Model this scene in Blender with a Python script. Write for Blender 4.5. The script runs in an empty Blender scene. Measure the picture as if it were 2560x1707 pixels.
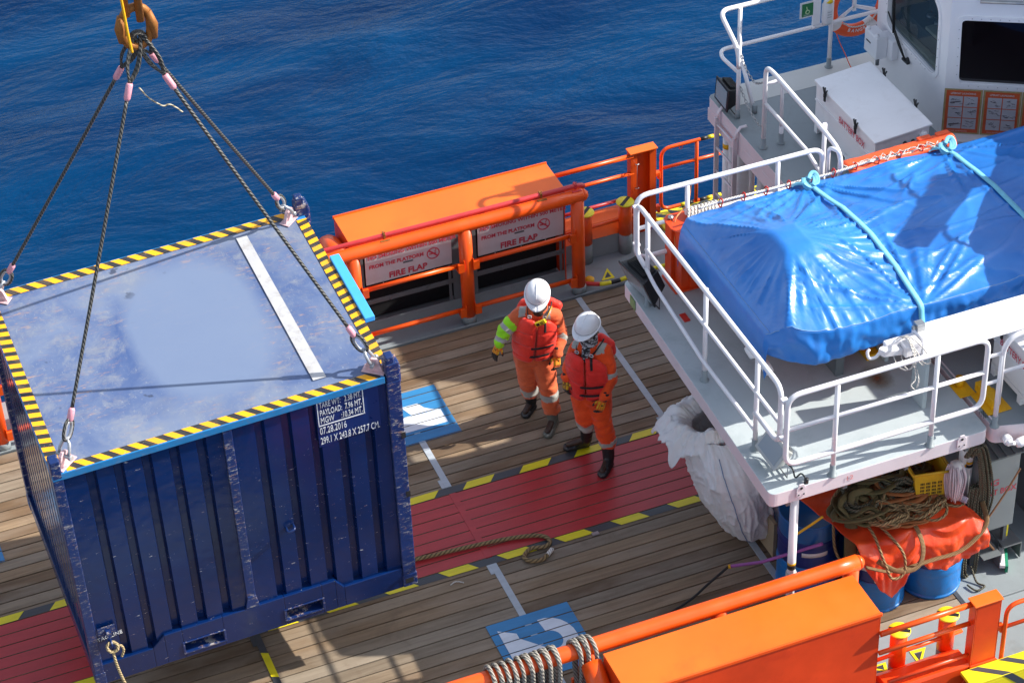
# Deck of a supply vessel seen from above: a blue offshore container being lifted, two deckhands,
# orange crash barriers, a rescue boat platform and the wheelhouse, dark blue sea beyond.
# Units are metres. Deck level z = 0, X runs along the planks, Y across the ship (away from the viewer).
import bpy, bmesh, math, random
from mathutils import Vector, Matrix, noise
random.seed(7)
S = bpy.context.scene
C = S.collection
PI = math.pi
R = math.radians

# ---------------------------------------------------------------- camera, sky, sun, exposure
cam = bpy.data.cameras.new('camera'); cam.lens = 86.1007; cam.sensor_width = 36; cam.clip_start = 0.5; cam.clip_end = 3000
cam_o = bpy.data.objects.new('camera', cam); C.objects.link(cam_o)
cam_o.matrix_world = Matrix(((0.92754, 0.255417, -0.272822, -7.146747), (-0.372148, 0.564258, -0.736966, -19.305282), (-0.034291, 0.785096, 0.618424, 16.2), (0.0, 0.0, 0.0, 1.0)))
S.camera = cam_o
w = bpy.data.worlds.new('World'); S.world = w; w.use_nodes = True
nt = w.node_tree; nt.nodes.clear()
sky = nt.nodes.new('ShaderNodeTexSky'); sky.sky_type = 'NISHITA'; sky.sun_disc = False
sky.sun_elevation = R(37.0); sky.sun_rotation = R(101.7); sky.air_density = 1.0; sky.dust_density = 1.2
bg = nt.nodes.new('ShaderNodeBackground'); bg.inputs['Strength'].default_value = 0.135
wo = nt.nodes.new('ShaderNodeOutputWorld')
hs = nt.nodes.new('ShaderNodeHueSaturation'); hs.inputs['Saturation'].default_value = .62; nt.links.new(sky.outputs[0], hs.inputs['Color']); nt.links.new(hs.outputs[0], bg.inputs[0]); nt.links.new(bg.outputs[0], wo.inputs[0])
sun = bpy.data.lights.new('sun', 'SUN'); sun.energy = 4.3; sun.angle = R(0.5); sun.color = (1.0, 0.955, 0.88)
sun_o = bpy.data.objects.new('sun', sun); C.objects.link(sun_o)
sun_o.rotation_euler = Vector((0.782, -0.162, 0.602)).to_track_quat('Z', 'Y').to_euler()
S.view_settings.view_transform = 'Standard'; S.view_settings.look = 'None'
S.view_settings.exposure = 0.86; S.view_settings.gamma = 1.0

# ---------------------------------------------------------------- mesh helpers
LOCAL = [False]          # False: part shapes are given in ship coordinates; True: in their thing's own coordinates
def world_of(o):
    m = o.matrix_basis.copy()
    return (world_of(o.parent) @ m) if o.parent else m
class MB:
    """collects shapes and links them as ONE mesh object"""
    def __init__(s): s.v = []; s.f = []; s.m = []; s.uv = []; s.sm = []
    def face(s, idx, m=0, uv=None, smooth=False):
        s.f.append(tuple(idx)); s.m.append(m); s.uv.append(uv); s.sm.append(smooth)
    def vert(s, p): s.v.append(tuple(p)); return len(s.v) - 1
    def box(s, a, b, m=0, M=None):
        x0, y0, z0 = a; x1, y1, z1 = b
        P = [(x0,y0,z0),(x1,y0,z0),(x1,y1,z0),(x0,y1,z0),(x0,y0,z1),(x1,y0,z1),(x1,y1,z1),(x0,y1,z1)]
        if M is not None: P = [M @ Vector(p) for p in P]
        k = len(s.v); s.v += [tuple(p) for p in P]
        for q in ((3,2,1,0),(4,5,6,7),(0,1,5,4),(1,2,6,5),(2,3,7,6),(3,0,4,7)): s.face([k+i for i in q], m)
        return s
    def prism(s, pts, d, m=0, M=None, smooth=False):
        """closed polygon pts (3D list) extruded by vector d"""
        d = Vector(d); A = [Vector(p) for p in pts]; B = [p + d for p in A]
        if M is not None: A = [M @ p for p in A]; B = [M @ p for p in B]
        n = len(A); k = len(s.v); s.v += [tuple(p) for p in A + B]
        s.face([k+i for i in range(n)][::-1], m); s.face([k+n+i for i in range(n)], m)
        for i in range(n): s.face([k+i, k+(i+1) % n, k+n+(i+1) % n, k+n+i], m, None, smooth)
        return s
    def tube(s, path, r, seg=10, m=0, cap=True, closed=False, flat=1.0):
        P = [Vector(p) for p in path]; n = len(P)
        if n < 2: return s
        rr = r if isinstance(r, (list, tuple)) else [r] * n
        T = []
        for i in range(n):
            a = P[(i-1) % n] if (closed or i > 0) else P[i]
            b = P[(i+1) % n] if (closed or i < n-1) else P[i]
            t = (b - a); T.append(t.normalized() if t.length > 1e-9 else Vector((0,0,1)))
        up = Vector((0,0,1)) if abs(T[0].z) < 0.9 else Vector((1,0,0))
        u = (up - T[0] * up.dot(T[0])).normalized(); k0 = len(s.v); L = 0; Ls = []
        for i in range(n):
            if i: L += (P[i]-P[i-1]).length
            Ls.append(L)
            u = (u - T[i] * u.dot(T[i]));
            u = u.normalized() if u.length > 1e-6 else T[i].orthogonal().normalized()
            w = T[i].cross(u)
            for j in range(seg):
                a = 2*PI*j/seg
                s.v.append(tuple(P[i] + (u*math.cos(a)*flat + w*math.sin(a)) * rr[i]))
        rng = n if closed else n-1
        for i in range(rng):
            i2 = (i+1) % n; l2 = Ls[i2] if i2 else L + (P[0]-P[-1]).length
            for j in range(seg):
                j2 = (j+1) % seg
                s.face([k0+i*seg+j, k0+i*seg+j2, k0+i2*seg+j2, k0+i2*seg+j], m,
                       [(Ls[i], j/seg), (Ls[i], (j+1)/seg), (l2, (j+1)/seg), (l2, j/seg)], True)
        if cap and not closed:
            s.face([k0+j for j in range(seg)][::-1], m); s.face([k0+(n-1)*seg+j for j in range(seg)], m)
        return s
    def lathe(s, prof, o=(0,0,0), seg=24, m=0, M=None, ms=None):
        """profile of (r, z) revolved about the local z axis"""
        k = len(s.v); n = len(prof); o = Vector(o)
        for r, z in prof:
            for j in range(seg):
                a = 2*PI*j/seg; p = Vector((r*math.cos(a), r*math.sin(a), z))
                if M is not None: p = M @ p
                s.v.append(tuple(p + o))
        for i in range(n-1):
            for j in range(seg):
                j2 = (j+1) % seg
                s.face([k+i*seg+j, k+i*seg+j2, k+(i+1)*seg+j2, k+(i+1)*seg+j], ms[i] if ms else m,
                       [(j/seg, prof[i][1]), ((j+1)/seg, prof[i][1]), ((j+1)/seg, prof[i+1][1]), (j/seg, prof[i+1][1])], True)
        if prof[0][0] > 1e-5: s.face([k+j for j in range(seg)][::-1], ms[0] if ms else m)
        if prof[-1][0] > 1e-5: s.face([k+(n-1)*seg+j for j in range(seg)], ms[-1] if ms else m)
        return s
    def grid(s, fn, nu, nv, m=0, smooth=True, mf=None, thick=0.0):
        """fn(u,v) -> point; u,v in 0..1; thick > 0 closes a second skin below"""
        k = len(s.v); P = [[Vector(fn(i/nu, j/nv)) for j in range(nv+1)] for i in range(nu+1)]
        for row in P:
            for p in row: s.v.append(tuple(p))
        W = nv+1
        for i in range(nu):
            for j in range(nv):
                mm = mf((i+.5)/nu, (j+.5)/nv) if mf else m
                s.face([k+i*W+j, k+(i+1)*W+j, k+(i+1)*W+j+1, k+i*W+j+1], mm,
                       [(i/nu, j/nv), ((i+1)/nu, j/nv), ((i+1)/nu, (j+1)/nv), (i/nu, (j+1)/nv)], smooth)
        if thick:
            k2 = len(s.v)
            for i in range(nu+1):
                for j in range(nv+1):
                    a = P[min(i+1, nu)][j] - P[max(i-1, 0)][j]; b = P[i][min(j+1, nv)] - P[i][max(j-1, 0)]
                    n_ = a.cross(b); n_ = n_.normalized() if n_.length > 1e-12 else Vector((0,0,1))
                    s.v.append(tuple(P[i][j] - n_*thick))
            for i in range(nu):
                for j in range(nv):
                    s.face([k2+i*W+j+1, k2+(i+1)*W+j+1, k2+(i+1)*W+j, k2+i*W+j], m, None, smooth)
            edge = [(i, 0) for i in range(nu+1)] + [(nu, j) for j in range(1, nv+1)] + [(i, nv) for i in range(nu-1, -1, -1)] + [(0, j) for j in range(nv-1, 0, -1)]
            for q in range(len(edge)):
                a = edge[q]; b = edge[(q+1) % len(edge)]
                s.face([k2+a[0]*W+a[1], k2+b[0]*W+b[1], k+b[0]*W+b[1], k+a[0]*W+a[1]], m)
        return s
    def build(s, name, mat, parent=None, bevel=0.0, loc=None, fix=False):
        me = bpy.data.meshes.new(name); me.from_pydata(s.v, [], s.f)
        for mm in (mat if isinstance(mat, (list, tuple)) else [mat]): me.materials.append(mm)
        uvl = me.uv_layers.new(name='UVMap')
        for p in me.polygons:
            p.material_index = s.m[p.index]; p.use_smooth = s.sm[p.index]
            q = s.uv[p.index]
            if q:
                for li, c in zip(p.loop_indices, q): uvl.data[li].uv = c
        if fix:
            b = bmesh.new(); b.from_mesh(me); bmesh.ops.recalc_face_normals(b, faces=b.faces); b.to_mesh(me); b.free()
        if parent is not None and not LOCAL[0]: me.transform(world_of(parent).inverted())
        me.update()
        o = bpy.data.objects.new(name, me); C.objects.link(o)
        if parent is not None: o.parent = parent
        if loc is not None: o.location = loc
        if bevel:
            md = o.modifiers.new('bevel', 'BEVEL'); md.width = bevel; md.segments = 2; md.limit_method = 'ANGLE'; md.angle_limit = R(40)
            md.harden_normals = False
        return o

def tag(o, label=None, cat=None, group=None, kind=None):
    if label: o['label'] = label
    if cat: o['category'] = cat
    if group: o['group'] = group
    if kind: o['kind'] = kind
    return o
def thing(name, loc, label, cat, group=None, rz=0.0, M=None):
    o = bpy.data.objects.new(name, None); C.objects.link(o); o.empty_display_size = 0.1
    if M is not None: o.matrix_world = M
    else: o.location = loc; o.rotation_euler = (0, 0, rz)
    return tag(o, label, cat, group)
def struct(o): o['kind'] = 'structure'; return o

def arc(path, r, n=6):
    """rounds the inner corners of a poly-line"""
    P = [Vector(p) for p in path]; out = [P[0]]
    for i in range(1, len(P)-1):
        a = (P[i-1]-P[i]); b = (P[i+1]-P[i]); rr = min(r, a.length*.49, b.length*.49)
        A = P[i] + a.normalized()*rr; B = P[i] + b.normalized()*rr
        for k in range(n+1):
            t = k/n; out.append((1-t)**2*A + 2*t*(1-t)*P[i] + t*t*B)
    out.append(P[-1]); return out
def arc_closed(path, r, n=6):
    P = [Vector(p) for p in path]; out = []; N = len(P)
    for i in range(N):
        a = (P[i-1]-P[i]); b = (P[(i+1) % N]-P[i]); rr = min(r, a.length*.49, b.length*.49)
        A = P[i] + a.normalized()*rr; B = P[i] + b.normalized()*rr
        for k in range(n+1):
            t = k/n; out.append((1-t)**2*A + 2*t*(1-t)*P[i] + t*t*B)
    return out
def spline(pts, n=8):
    P = [Vector(p) for p in pts]; out = []
    for i in range(len(P)-1):
        p0 = P[max(i-1, 0)]; p1 = P[i]; p2 = P[i+1]; p3 = P[min(i+2, len(P)-1)]
        for k in range(n):
            t = k/n
            out.append(0.5*((2*p1)+(-p0+p2)*t+(2*p0-5*p1+4*p2-p3)*t*t+(-p0+3*p1-3*p2+p3)*t**3))
    out.append(P[-1]); return out
def nz(x, y=0, z=0): return noise.noise(Vector((x, y, z)))
def text_mesh(body, size, mat, name, parent, M, ext=0.0, bold=0.0, align='LEFT', sx=1.0, gap=1.0):
    """lettering as a thin mesh; local x right, y up, placed with M"""
    cu = bpy.data.curves.new(name, 'FONT'); cu.body = body; cu.size = size; cu.offset = bold
    cu.align_x = align; cu.extrude = ext; cu.resolution_u = 3; cu.space_character = gap
    t = bpy.data.objects.new('tmp', cu); C.objects.link(t)
    me = bpy.data.meshes.new_from_object(t); bpy.data.objects.remove(t); bpy.data.curves.remove(cu)
    me.name = name; me.transform(Matrix.Diagonal((sx, 1, 1, 1))); me.transform(M)
    me.materials.clear(); me.materials.append(mat)
    if parent is not None and not LOCAL[0]: me.transform(world_of(parent).inverted())
    o = bpy.data.objects.new(name, me); C.objects.link(o)
    if parent is not None: o.parent = parent
    return o
def frame(o, x, y):
    """matrix from origin and the in-plane right and up directions"""
    x = Vector(x).normalized(); y = Vector(y); y = (y - x*y.dot(x)).normalized(); z = x.cross(y)
    m = Matrix((x, y, z)).transposed().to_4x4(); m.translation = Vector(o); return m
def join(objs, name):
    """merge several mesh objects' data into the first one"""
    b = bmesh.new(); mats = []
    for o in objs:
        base = len(b.faces); b.from_mesh(o.data)
        mp = {}
        for i, mt in enumerate(o.data.materials):
            if mt not in mats: mats.append(mt)
            mp[i] = mats.index(mt)
        b.faces.ensure_lookup_table()
        for f in b.faces[base:]: f.material_index = mp.get(f.material_index, 0)
    me = bpy.data.meshes.new(name); b.to_mesh(me); b.free()
    for mt in mats: me.materials.append(mt)
    first = objs[0]
    for o in objs[1:]: bpy.data.objects.remove(o)
    first.data = me; first.name = name; return first
def copy_tree(o, parent=None):
    c = o.copy(); C.objects.link(c)
    if parent is not None: c.parent = parent
    for ch in list(o.children): copy_tree(ch, c)
    return c

# ---------------------------------------------------------------- materials
def lin(h):
    h = h.lstrip('#'); c = [int(h[i:i+2], 16)/255 for i in (0, 2, 4)]
    return tuple((x/12.92 if x <= .04045 else ((x+.055)/1.055)**2.4) for x in c) + (1,)
class NT:
    def __init__(s, name):
        s.mat = bpy.data.materials.new(name); s.mat.use_nodes = True; s.t = s.mat.node_tree
        s.b = s.t.nodes['Principled BSDF']
    def n(s, typ, **kw):
        o = s.t.nodes.new(typ)
        for k, v in kw.items():
            if k.startswith('i_'): o.inputs[k[2:].replace('_', ' ')].default_value = v
            else: setattr(o, k, v)
        return o
    def l(s, a, b): s.t.links.new(a, b)
    def coord(s, scale=(1,1,1), rot=(0,0,0), kind='Object'):
        tc = s.n('ShaderNodeTexCoord'); mp = s.n('ShaderNodeMapping'); mp.inputs['Scale'].default_value = scale
        mp.inputs['Rotation'].default_value = rot
        s.l(tc.outputs[kind], mp.inputs[0]); return mp.outputs[0]
    def noise(s, co, scale, detail=4, rough=.55, dist=0):
        o = s.n('ShaderNodeTexNoise'); o.inputs['Scale'].default_value = scale; o.inputs['Detail'].default_value = detail
        o.inputs['Roughness'].default_value = rough; o.inputs['Distortion'].default_value = dist
        s.l(co, o.inputs['Vector']); return o.outputs['Fac']
    def ramp(s, fac, stops):
        o = s.n('ShaderNodeValToRGB'); e = o.color_ramp.elements
        while len(e) < len(stops): e.new(.5)
        for i, (p, c) in enumerate(stops): e[i].position = p; e[i].color = c if len(c) == 4 else (*c, 1)
        s.l(fac, o.inputs[0]); return o.outputs[0]
    def mix(s, fac, a, b, mode='MIX'):
        o = s.n('ShaderNodeMix'); o.data_type = 'RGBA'; o.blend_type = mode
        for sock, val in ((o.inputs[0], fac), (o.inputs[6], a), (o.inputs[7], b)):
            if hasattr(val, 'is_output'): s.l(val, sock)
            else: sock.default_value = val
        return o.outputs[2]
    def math(s, op, a, b=None, c=None, clamp=False):
        o = s.n('ShaderNodeMath'); o.operation = op; o.use_clamp = clamp
        for i, v in enumerate((a, b, c)):
            if v is None: continue
            if hasattr(v, 'is_output'): s.l(v, o.inputs[i])
            else: o.inputs[i].default_value = v
        return o.outputs[0]
    def bump(s, h, strength=.3, dist=.01, prev=None):
        o = s.n('ShaderNodeBump'); o.inputs['Strength'].default_value = strength; o.inputs['Distance'].default_value = dist
        s.l(h, o.inputs['Height'])
        if prev is not None: s.l(prev, o.inputs['Normal'])
        s.l(o.outputs[0], s.b.inputs['Normal']); return o.outputs[0]
    def set(s, **kw):
        for k, v in kw.items():
            k = k.replace('_', ' ')
            if hasattr(v, 'is_output'): s.l(v, s.b.inputs[k])
            else: s.b.inputs[k].default_value = v
        return s
def sc(c, k): return (c[0]*k, c[1]*k, c[2]*k, 1)
def paint(name, col, rough=.45, var=.12, scale=3.0, bump=.15, bscale=40, metal=0.0, dirt=None, dirt_amt=.5, spec=.5, coat=0.0, chips=None, chip_th=.7):
    """painted or plain surface with slow tone changes, dirt and fine unevenness"""
    if isinstance(col, str): col = lin(col)
    m = NT(name); co = m.coord()
    f = m.noise(co, scale, 5, .6)
    c = m.mix(m.ramp(f, [(.3, (0,0,0)), (.72, (1,1,1))]), sc(col, 1-var), sc(col, 1+var*.7))
    if dirt is not None:
        d = m.noise(co, scale*2.3, 8, .7, .4)
        k = m.math('MULTIPLY', m.ramp(d, [(.52, (0,0,0)), (.72, (1,1,1))]), dirt_amt)
        c = m.mix(k, c, lin(dirt) if isinstance(dirt, str) else dirt)
    if chips is not None:
        d = m.noise(co, scale*9, 6, .75, .2)
        k = m.ramp(d, [(chip_th, (0,0,0)), (chip_th+.025, (1,1,1))])
        c = m.mix(k, c, lin(chips) if isinstance(chips, str) else chips)
    m.set(Base_Color=c, Metallic=metal, Specular_IOR_Level=spec)
    m.set(Roughness=m.math('MULTIPLY_ADD', m.noise(co, scale*4, 4), .25, rough-.12))
    if coat: m.set(Coat_Weight=coat, Coat_Roughness=.15)
    if bump: m.bump(m.noise(co, bscale, 4), bump, .004)
    return m.mat

ORANGE = (0.93, 0.135, 0.010, 1); REDOR = (0.80, 0.075, 0.012, 1)
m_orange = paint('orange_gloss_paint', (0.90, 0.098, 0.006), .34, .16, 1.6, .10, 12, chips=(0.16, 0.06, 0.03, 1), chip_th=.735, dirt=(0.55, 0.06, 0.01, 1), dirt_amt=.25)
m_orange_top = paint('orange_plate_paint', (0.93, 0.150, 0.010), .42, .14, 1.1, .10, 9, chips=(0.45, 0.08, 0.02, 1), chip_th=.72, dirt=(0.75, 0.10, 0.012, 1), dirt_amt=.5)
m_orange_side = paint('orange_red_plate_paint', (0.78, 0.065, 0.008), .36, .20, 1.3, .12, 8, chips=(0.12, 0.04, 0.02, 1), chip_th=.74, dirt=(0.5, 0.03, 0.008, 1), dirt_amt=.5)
m_redpipe = paint('faded_red_pipe_paint', (0.62, 0.045, 0.05), .4, .12, 4, .05)
m_red = paint('red_paint', (0.60, 0.03, 0.02), .4, .1, 4, .05)
m_grey = paint('grey_deck_paint', (0.25, 0.285, 0.30), .5, .10, 1.5, .12, 60, dirt=(0.16, 0.17, 0.16, 1), dirt_amt=.5)
m_greydk = paint('dark_grey_paint', (0.13, 0.145, 0.155), .5, .12, 2, .12, 40, dirt=(0.09, 0.08, 0.06, 1))
m_platform = paint('pale_grey_platform_paint', (0.44, 0.49, 0.50), .5, .07, 1.1, .10, 70, dirt=(0.30, 0.35, 0.36, 1), dirt_amt=.6)
m_white = paint('white_gloss_paint', (0.86, 0.85, 0.86), .35, .05, 2, .05, 20, dirt=(0.62, 0.58, 0.56, 1), dirt_amt=.35)
m_fascia = paint('pinkish_white_paint', (0.72, 0.64, 0.67), .42, .06, 2, .06, 20, dirt=(0.60, 0.5, 0.5, 1), dirt_amt=.4)
m_rail = paint('white_rail_paint', (0.80, 0.78, 0.80), .32, .06, 3, .04, 20, dirt=(0.62, 0.52, 0.45, 1), dirt_amt=.22)
m_black = paint('black_plastic', (0.015, 0.016, 0.018), .42, .2, 8, .1, 60)
m_rubber = paint('black_rubber', (0.012, 0.012, 0.013), .6, .2, 8, .2, 60)
m_steel = paint('galvanised_steel', (0.42, 0.43, 0.44), .35, .2, 12, .2, 80, metal=.85)
m_lampgrey = paint('silver_lamp_casting', (0.46, 0.47, 0.45), .45, .1, 12, .2, 80, metal=.3)
m_yellow = paint('yellow_paint', (0.86, 0.60, 0.01), .45, .1, 6, .1)
m_yellow2 = paint('lemon_yellow_paint', (0.83, 0.72, 0.02), .45, .08, 6, .1)
m_amber = paint('amber_yellow_paint', (0.82, 0.42, 0.005), .5, .12, 6, .1, dirt=(0.3, 0.15, 0.02, 1), dirt_amt=.4)
m_pink = paint('pink_sleeve_paint', (0.72, 0.30, 0.36), .45, .15, 30, .1, dirt=(0.75, 0.6, 0.6, 1), dirt_amt=.6)
m_rust = paint('rusty_orange_steel', (0.30, 0.11, 0.02), .6, .25, 20, .3, 90, metal=.3, dirt=(0.45, 0.22, 0.03, 1))
m_dark = paint('dark_opening', (0.012, 0.011, 0.013), .8, .1, 5, 0)
m_galv_link = paint('weathered_galvanised', (0.40, 0.42, 0.45), .4, .2, 25, .2, 90, metal=.5, dirt=(0.5, 0.35, 0.3, 1))
m_skin = paint('dark_skin', (0.045, 0.022, 0.014), .5, .1, 20, .1)
m_signwhite = paint('sign_white', (0.66, 0.66, 0.68), .4, .05, 6, 0, dirt=(0.5, 0.42, 0.4, 1), dirt_amt=.3)
m_signred = paint('faded_sign_red', (0.62, 0.05, 0.09), .5, .1, 12, 0, dirt=(0.66, 0.40, 0.42, 1), dirt_amt=.45)
m_letter_white = paint('white_lettering', (0.70, 0.72, 0.74), .5, .05, 10, 0, dirt=(0.2, 0.25, 0.4, 1), dirt_amt=.25)

def wood():
    m = NT('teak_planks'); co = m.coord()
    sp = m.n('ShaderNodeSeparateXYZ'); m.l(co, sp.inputs[0])
    py = m.math('FLOOR', m.math('DIVIDE', m.math('ADD', sp.outputs[1], 5.46), .1434))
    px = m.math('FLOOR', m.math('DIVIDE', m.math('ADD', sp.outputs[0], 1.455+24), 2.4))
    cb = m.n('ShaderNodeCombineXYZ'); m.l(py, cb.inputs[0]); m.l(px, cb.inputs[1])
    wn = m.n('ShaderNodeTexWhiteNoise'); m.l(cb.outputs[0], wn.inputs[0])
    off = m.n('ShaderNodeVectorMath', operation='MULTIPLY_ADD'); m.l(wn.outputs['Color'], off.inputs[0]); off.inputs[1].default_value = (9, 9, 9); m.l(co, off.inputs[2])
    st = m.n('ShaderNodeMapping'); st.inputs['Scale'].default_value = (.9, 14, 14); m.l(off.outputs[0], st.inputs[0])
    g1 = m.noise(st.outputs[0], 1.6, 7, .62, .3)
    st2 = m.n('ShaderNodeMapping'); st2.inputs['Scale'].default_value = (.7, 2.2, 2.2); m.l(off.outputs[0], st2.inputs[0])
    g2 = m.noise(st2.outputs[0], 1.5, 5, .6)
    base = m.ramp(wn.outputs['Value'], [(0, (0.135, 0.088, 0.050)), (.3, (0.235, 0.152, 0.086)), (.6, (0.33, 0.235, 0.145)), (.85, (0.21, 0.165, 0.115)), (1, (0.32, 0.265, 0.195))])
    c = m.mix(m.ramp(g1, [(.3, (0,0,0)), (.7, (1,1,1))]), m.mix(.55, base, (0.075, 0.045, 0.026, 1)), base)
    c = m.mix(m.math('MULTIPLY', m.ramp(g2, [(.42, (0,0,0)), (.75, (1,1,1))]), .5), c, (0.40, 0.335, 0.26, 1))
    blot = m.noise(co, 2.6, 6, .7, .6)
    c = m.mix(m.math('MULTIPLY', m.ramp(blot, [(.56, (0,0,0)), (.74, (1,1,1))]), .55), c, (0.13, 0.085, 0.055, 1))
    m.set(Base_Color=c, Roughness=.62, Specular_IOR_Level=.35)
    m.bump(g1, .35, .004)
    return m.mat
m_wood = wood()
def deck_paint(name, col, wear=(0.20, 0.15, 0.11, 1), amt=.5, rough=.4):
    m = NT(name); co = m.coord((1.0, 5, 5))
    n1 = m.noise(co, 2.2, 6, .65); n2 = m.noise(m.coord((1, 8, 8)), 5, 7, .75)
    c = m.mix(m.ramp(n1, [(.3, (0,0,0)), (.7, (1,1,1))]), sc(col, .86), sc(col, 1.1))
    c = m.mix(m.math('MULTIPLY', m.ramp(n2, [(.60, (0,0,0)), (.74, (1,1,1))]), amt), c, wear)
    m.set(Base_Color=c, Roughness=rough); m.bump(n2, .25, .003); return m.mat
m_deckred = deck_paint('red_deck_paint', (0.46, 0.034, 0.038), (0.18, 0.02, 0.02, 1), .3, .34)
m_deckblack = deck_paint('slate_deck_paint', (0.055, 0.060, 0.068), (0.12, 0.12, 0.12, 1), .4)
m_deckyellow = deck_paint('yellow_deck_paint', (0.80, 0.66, 0.015), (0.5, 0.42, 0.05, 1), .35)
m_deckblue = deck_paint('blue_deck_paint', (0.035, 0.22, 0.47), (0.03, 0.14, 0.32, 1), .45)
m_deckwhite = deck_paint('white_deck_paint', (0.70, 0.75, 0.82), (0.40, 0.50, 0.60, 1), .3)
m_strip = deck_paint('pale_joint_strip_paint', (0.42, 0.46, 0.50), (0.30, 0.32, 0.33, 1), .4)

def sea():
    m = NT('sea_water'); co = m.coord()
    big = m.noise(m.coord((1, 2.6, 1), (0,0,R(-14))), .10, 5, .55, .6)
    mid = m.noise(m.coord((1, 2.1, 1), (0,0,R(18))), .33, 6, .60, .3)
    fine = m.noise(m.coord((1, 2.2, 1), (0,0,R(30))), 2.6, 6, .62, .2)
    c = m.mix(m.ramp(big, [(.34, (0,0,0)), (.66, (1,1,1))]), (0.0001, 0.014, 0.060, 1), (0.0003, 0.036, 0.112, 1))  # broad and mid streaks in the colour stand in for reflected sky
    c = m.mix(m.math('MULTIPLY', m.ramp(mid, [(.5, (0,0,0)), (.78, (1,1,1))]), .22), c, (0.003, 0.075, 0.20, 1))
    m.set(Base_Color=c, Roughness=.20, IOR=1.333, Specular_IOR_Level=.13)
    h = m.math('ADD', m.math('MULTIPLY', mid, 1.0), m.math('MULTIPLY', fine, .09))
    m.bump(h, .27, .8)
    return m.mat
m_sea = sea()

def tape():
    """black and amber diagonal hazard tape; stripes follow the UV"""
    m = NT('amber_black_hazard_tape'); co = m.coord(kind='UV')
    sp = m.n('ShaderNodeSeparateXYZ'); m.l(co, sp.inputs[0])
    t = m.math('FRACT', m.math('ADD', sp.outputs[0], m.math('MULTIPLY', sp.outputs[1], .55)))
    wob = m.noise(m.coord(), 60, 3)
    k = m.math('GREATER_THAN', m.math('ADD', t, m.math('MULTIPLY', wob, .05)), .54)
    n = m.noise(m.coord(), 30, 7, .75); ch = m.ramp(n, [(.64, (0,0,0)), (.68, (1,1,1))])
    c = m.mix(k, (0.95, 0.43, 0.008, 1), (0.03, 0.03, 0.032, 1))
    c = m.mix(m.math('MULTIPLY', ch, .8), c, (0.45, 0.38, 0.33, 1))
    c = m.mix(m.math('MULTIPLY', m.ramp(m.noise(m.coord(), 8, 5), [(.5, (0,0,0)), (.8, (1,1,1))]), .4), c, (0.25, 0.16, 0.08, 1))
    m.set(Base_Color=c, Roughness=.42); m.bump(n, .1, .002); return m.mat
m_tape = tape()

def roof_paint():
    m = NT('scuffed_blue_roof_plate'); co = m.coord()
    n1 = m.noise(co, 1.1, 6, .62, .5)
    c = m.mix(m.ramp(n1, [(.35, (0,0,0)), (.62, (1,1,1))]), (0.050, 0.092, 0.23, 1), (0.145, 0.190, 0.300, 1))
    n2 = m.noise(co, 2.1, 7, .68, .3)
    c = m.mix(m.math('MULTIPLY', m.ramp(n2, [(.52, (0,0,0)), (.72, (1,1,1))]), .5), c, (0.21, 0.225, 0.25, 1))
    # smooth repainted patch in the middle of the roof
    sp = m.n('ShaderNodeSeparateXYZ'); m.l(co, sp.inputs[0])
    dx = m.math('DIVIDE', m.math('ADD', sp.outputs[0], -1.62), .62); dy = m.math('DIVIDE', m.math('ADD', sp.outputs[1], -1.25), 1.0)
    d = m.math('ADD', m.math('POWER', m.math('ABSOLUTE', dx), 2.6), m.math('POWER', m.math('ABSOLUTE', dy), 2.6))
    d = m.math('ADD', d, m.math('MULTIPLY_ADD', n1, 1.0, -.5))
    patch = m.ramp(d, [(.55, (1,1,1)), (1.25, (0,0,0))])
    # scuffs: orange and white streaks, dark spots
    ns = m.noise(m.coord((1, 3.5, 1), (0, 0, R(28))), 7, 9, .8, .3)
    msk = m.noise(co, 1.6, 3)
    s_ = m.math('MULTIPLY', m.ramp(ns, [(.54, (0,0,0)), (.62, (1,1,1))]), m.ramp(msk, [(.44, (0,0,0)), (.60, (1,1,1))]))
    c = m.mix(m.math('MULTIPLY', s_, .85), c, (0.38, 0.24, 0.18, 1))
    n9 = m.noise(co, 3.4, 8, .78, .4)
    c = m.mix(m.math('MULTIPLY', m.math('MULTIPLY', m.ramp(n9, [(.50, (0,0,0)), (.66, (1,1,1))]), m.math('SUBTRACT', 1.0, patch, clamp=True)), .55), c, (0.27, 0.28, 0.29, 1))
    ns2 = m.noise(m.coord((2.5, 1, 1), (0, 0, R(60))), 16, 9, .82)
    c = m.mix(m.math('MULTIPLY', m.ramp(ns2, [(.585, (0,0,0)), (.64, (1,1,1))]), m.math('MULTIPLY', m.math('SUBTRACT', 1.0, patch, clamp=True), .65)), c, (0.33, 0.35, 0.38, 1))
    ns3 = m.noise(co, 5.5, 3, .5)
    c = m.mix(m.math('MULTIPLY', m.ramp(ns3, [(.70, (0,0,0)), (.74, (1,1,1))]), .7), c, (0.02, 0.022, 0.04, 1))
    tread_amt = m.math('SUBTRACT', 1.0, patch, clamp=True)
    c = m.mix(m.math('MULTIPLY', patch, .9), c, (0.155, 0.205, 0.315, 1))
    # raised tread pattern
    w1 = m.n('ShaderNodeTexVoronoi'); w1.inputs['Scale'].default_value = 1; w1.inputs['Randomness'].default_value = .15
    m.l(m.coord((60, 26, 1), (0, 0, R(45))), w1.inputs['Vector'])
    tr = m.ramp(w1.outputs['Distance'], [(.18, (1,1,1)), (.32, (0,0,0))])
    c = m.mix(m.math('MULTIPLY', m.math('MULTIPLY', tr, tread_amt), .30), c, (0.22, 0.25, 0.33, 1))
    m.set(Base_Color=c, Roughness=.42)
    m.bump(m.math('MULTIPLY', tr, tread_amt), .5, .004)
    return m.mat
m_roof = roof_paint()

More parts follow.
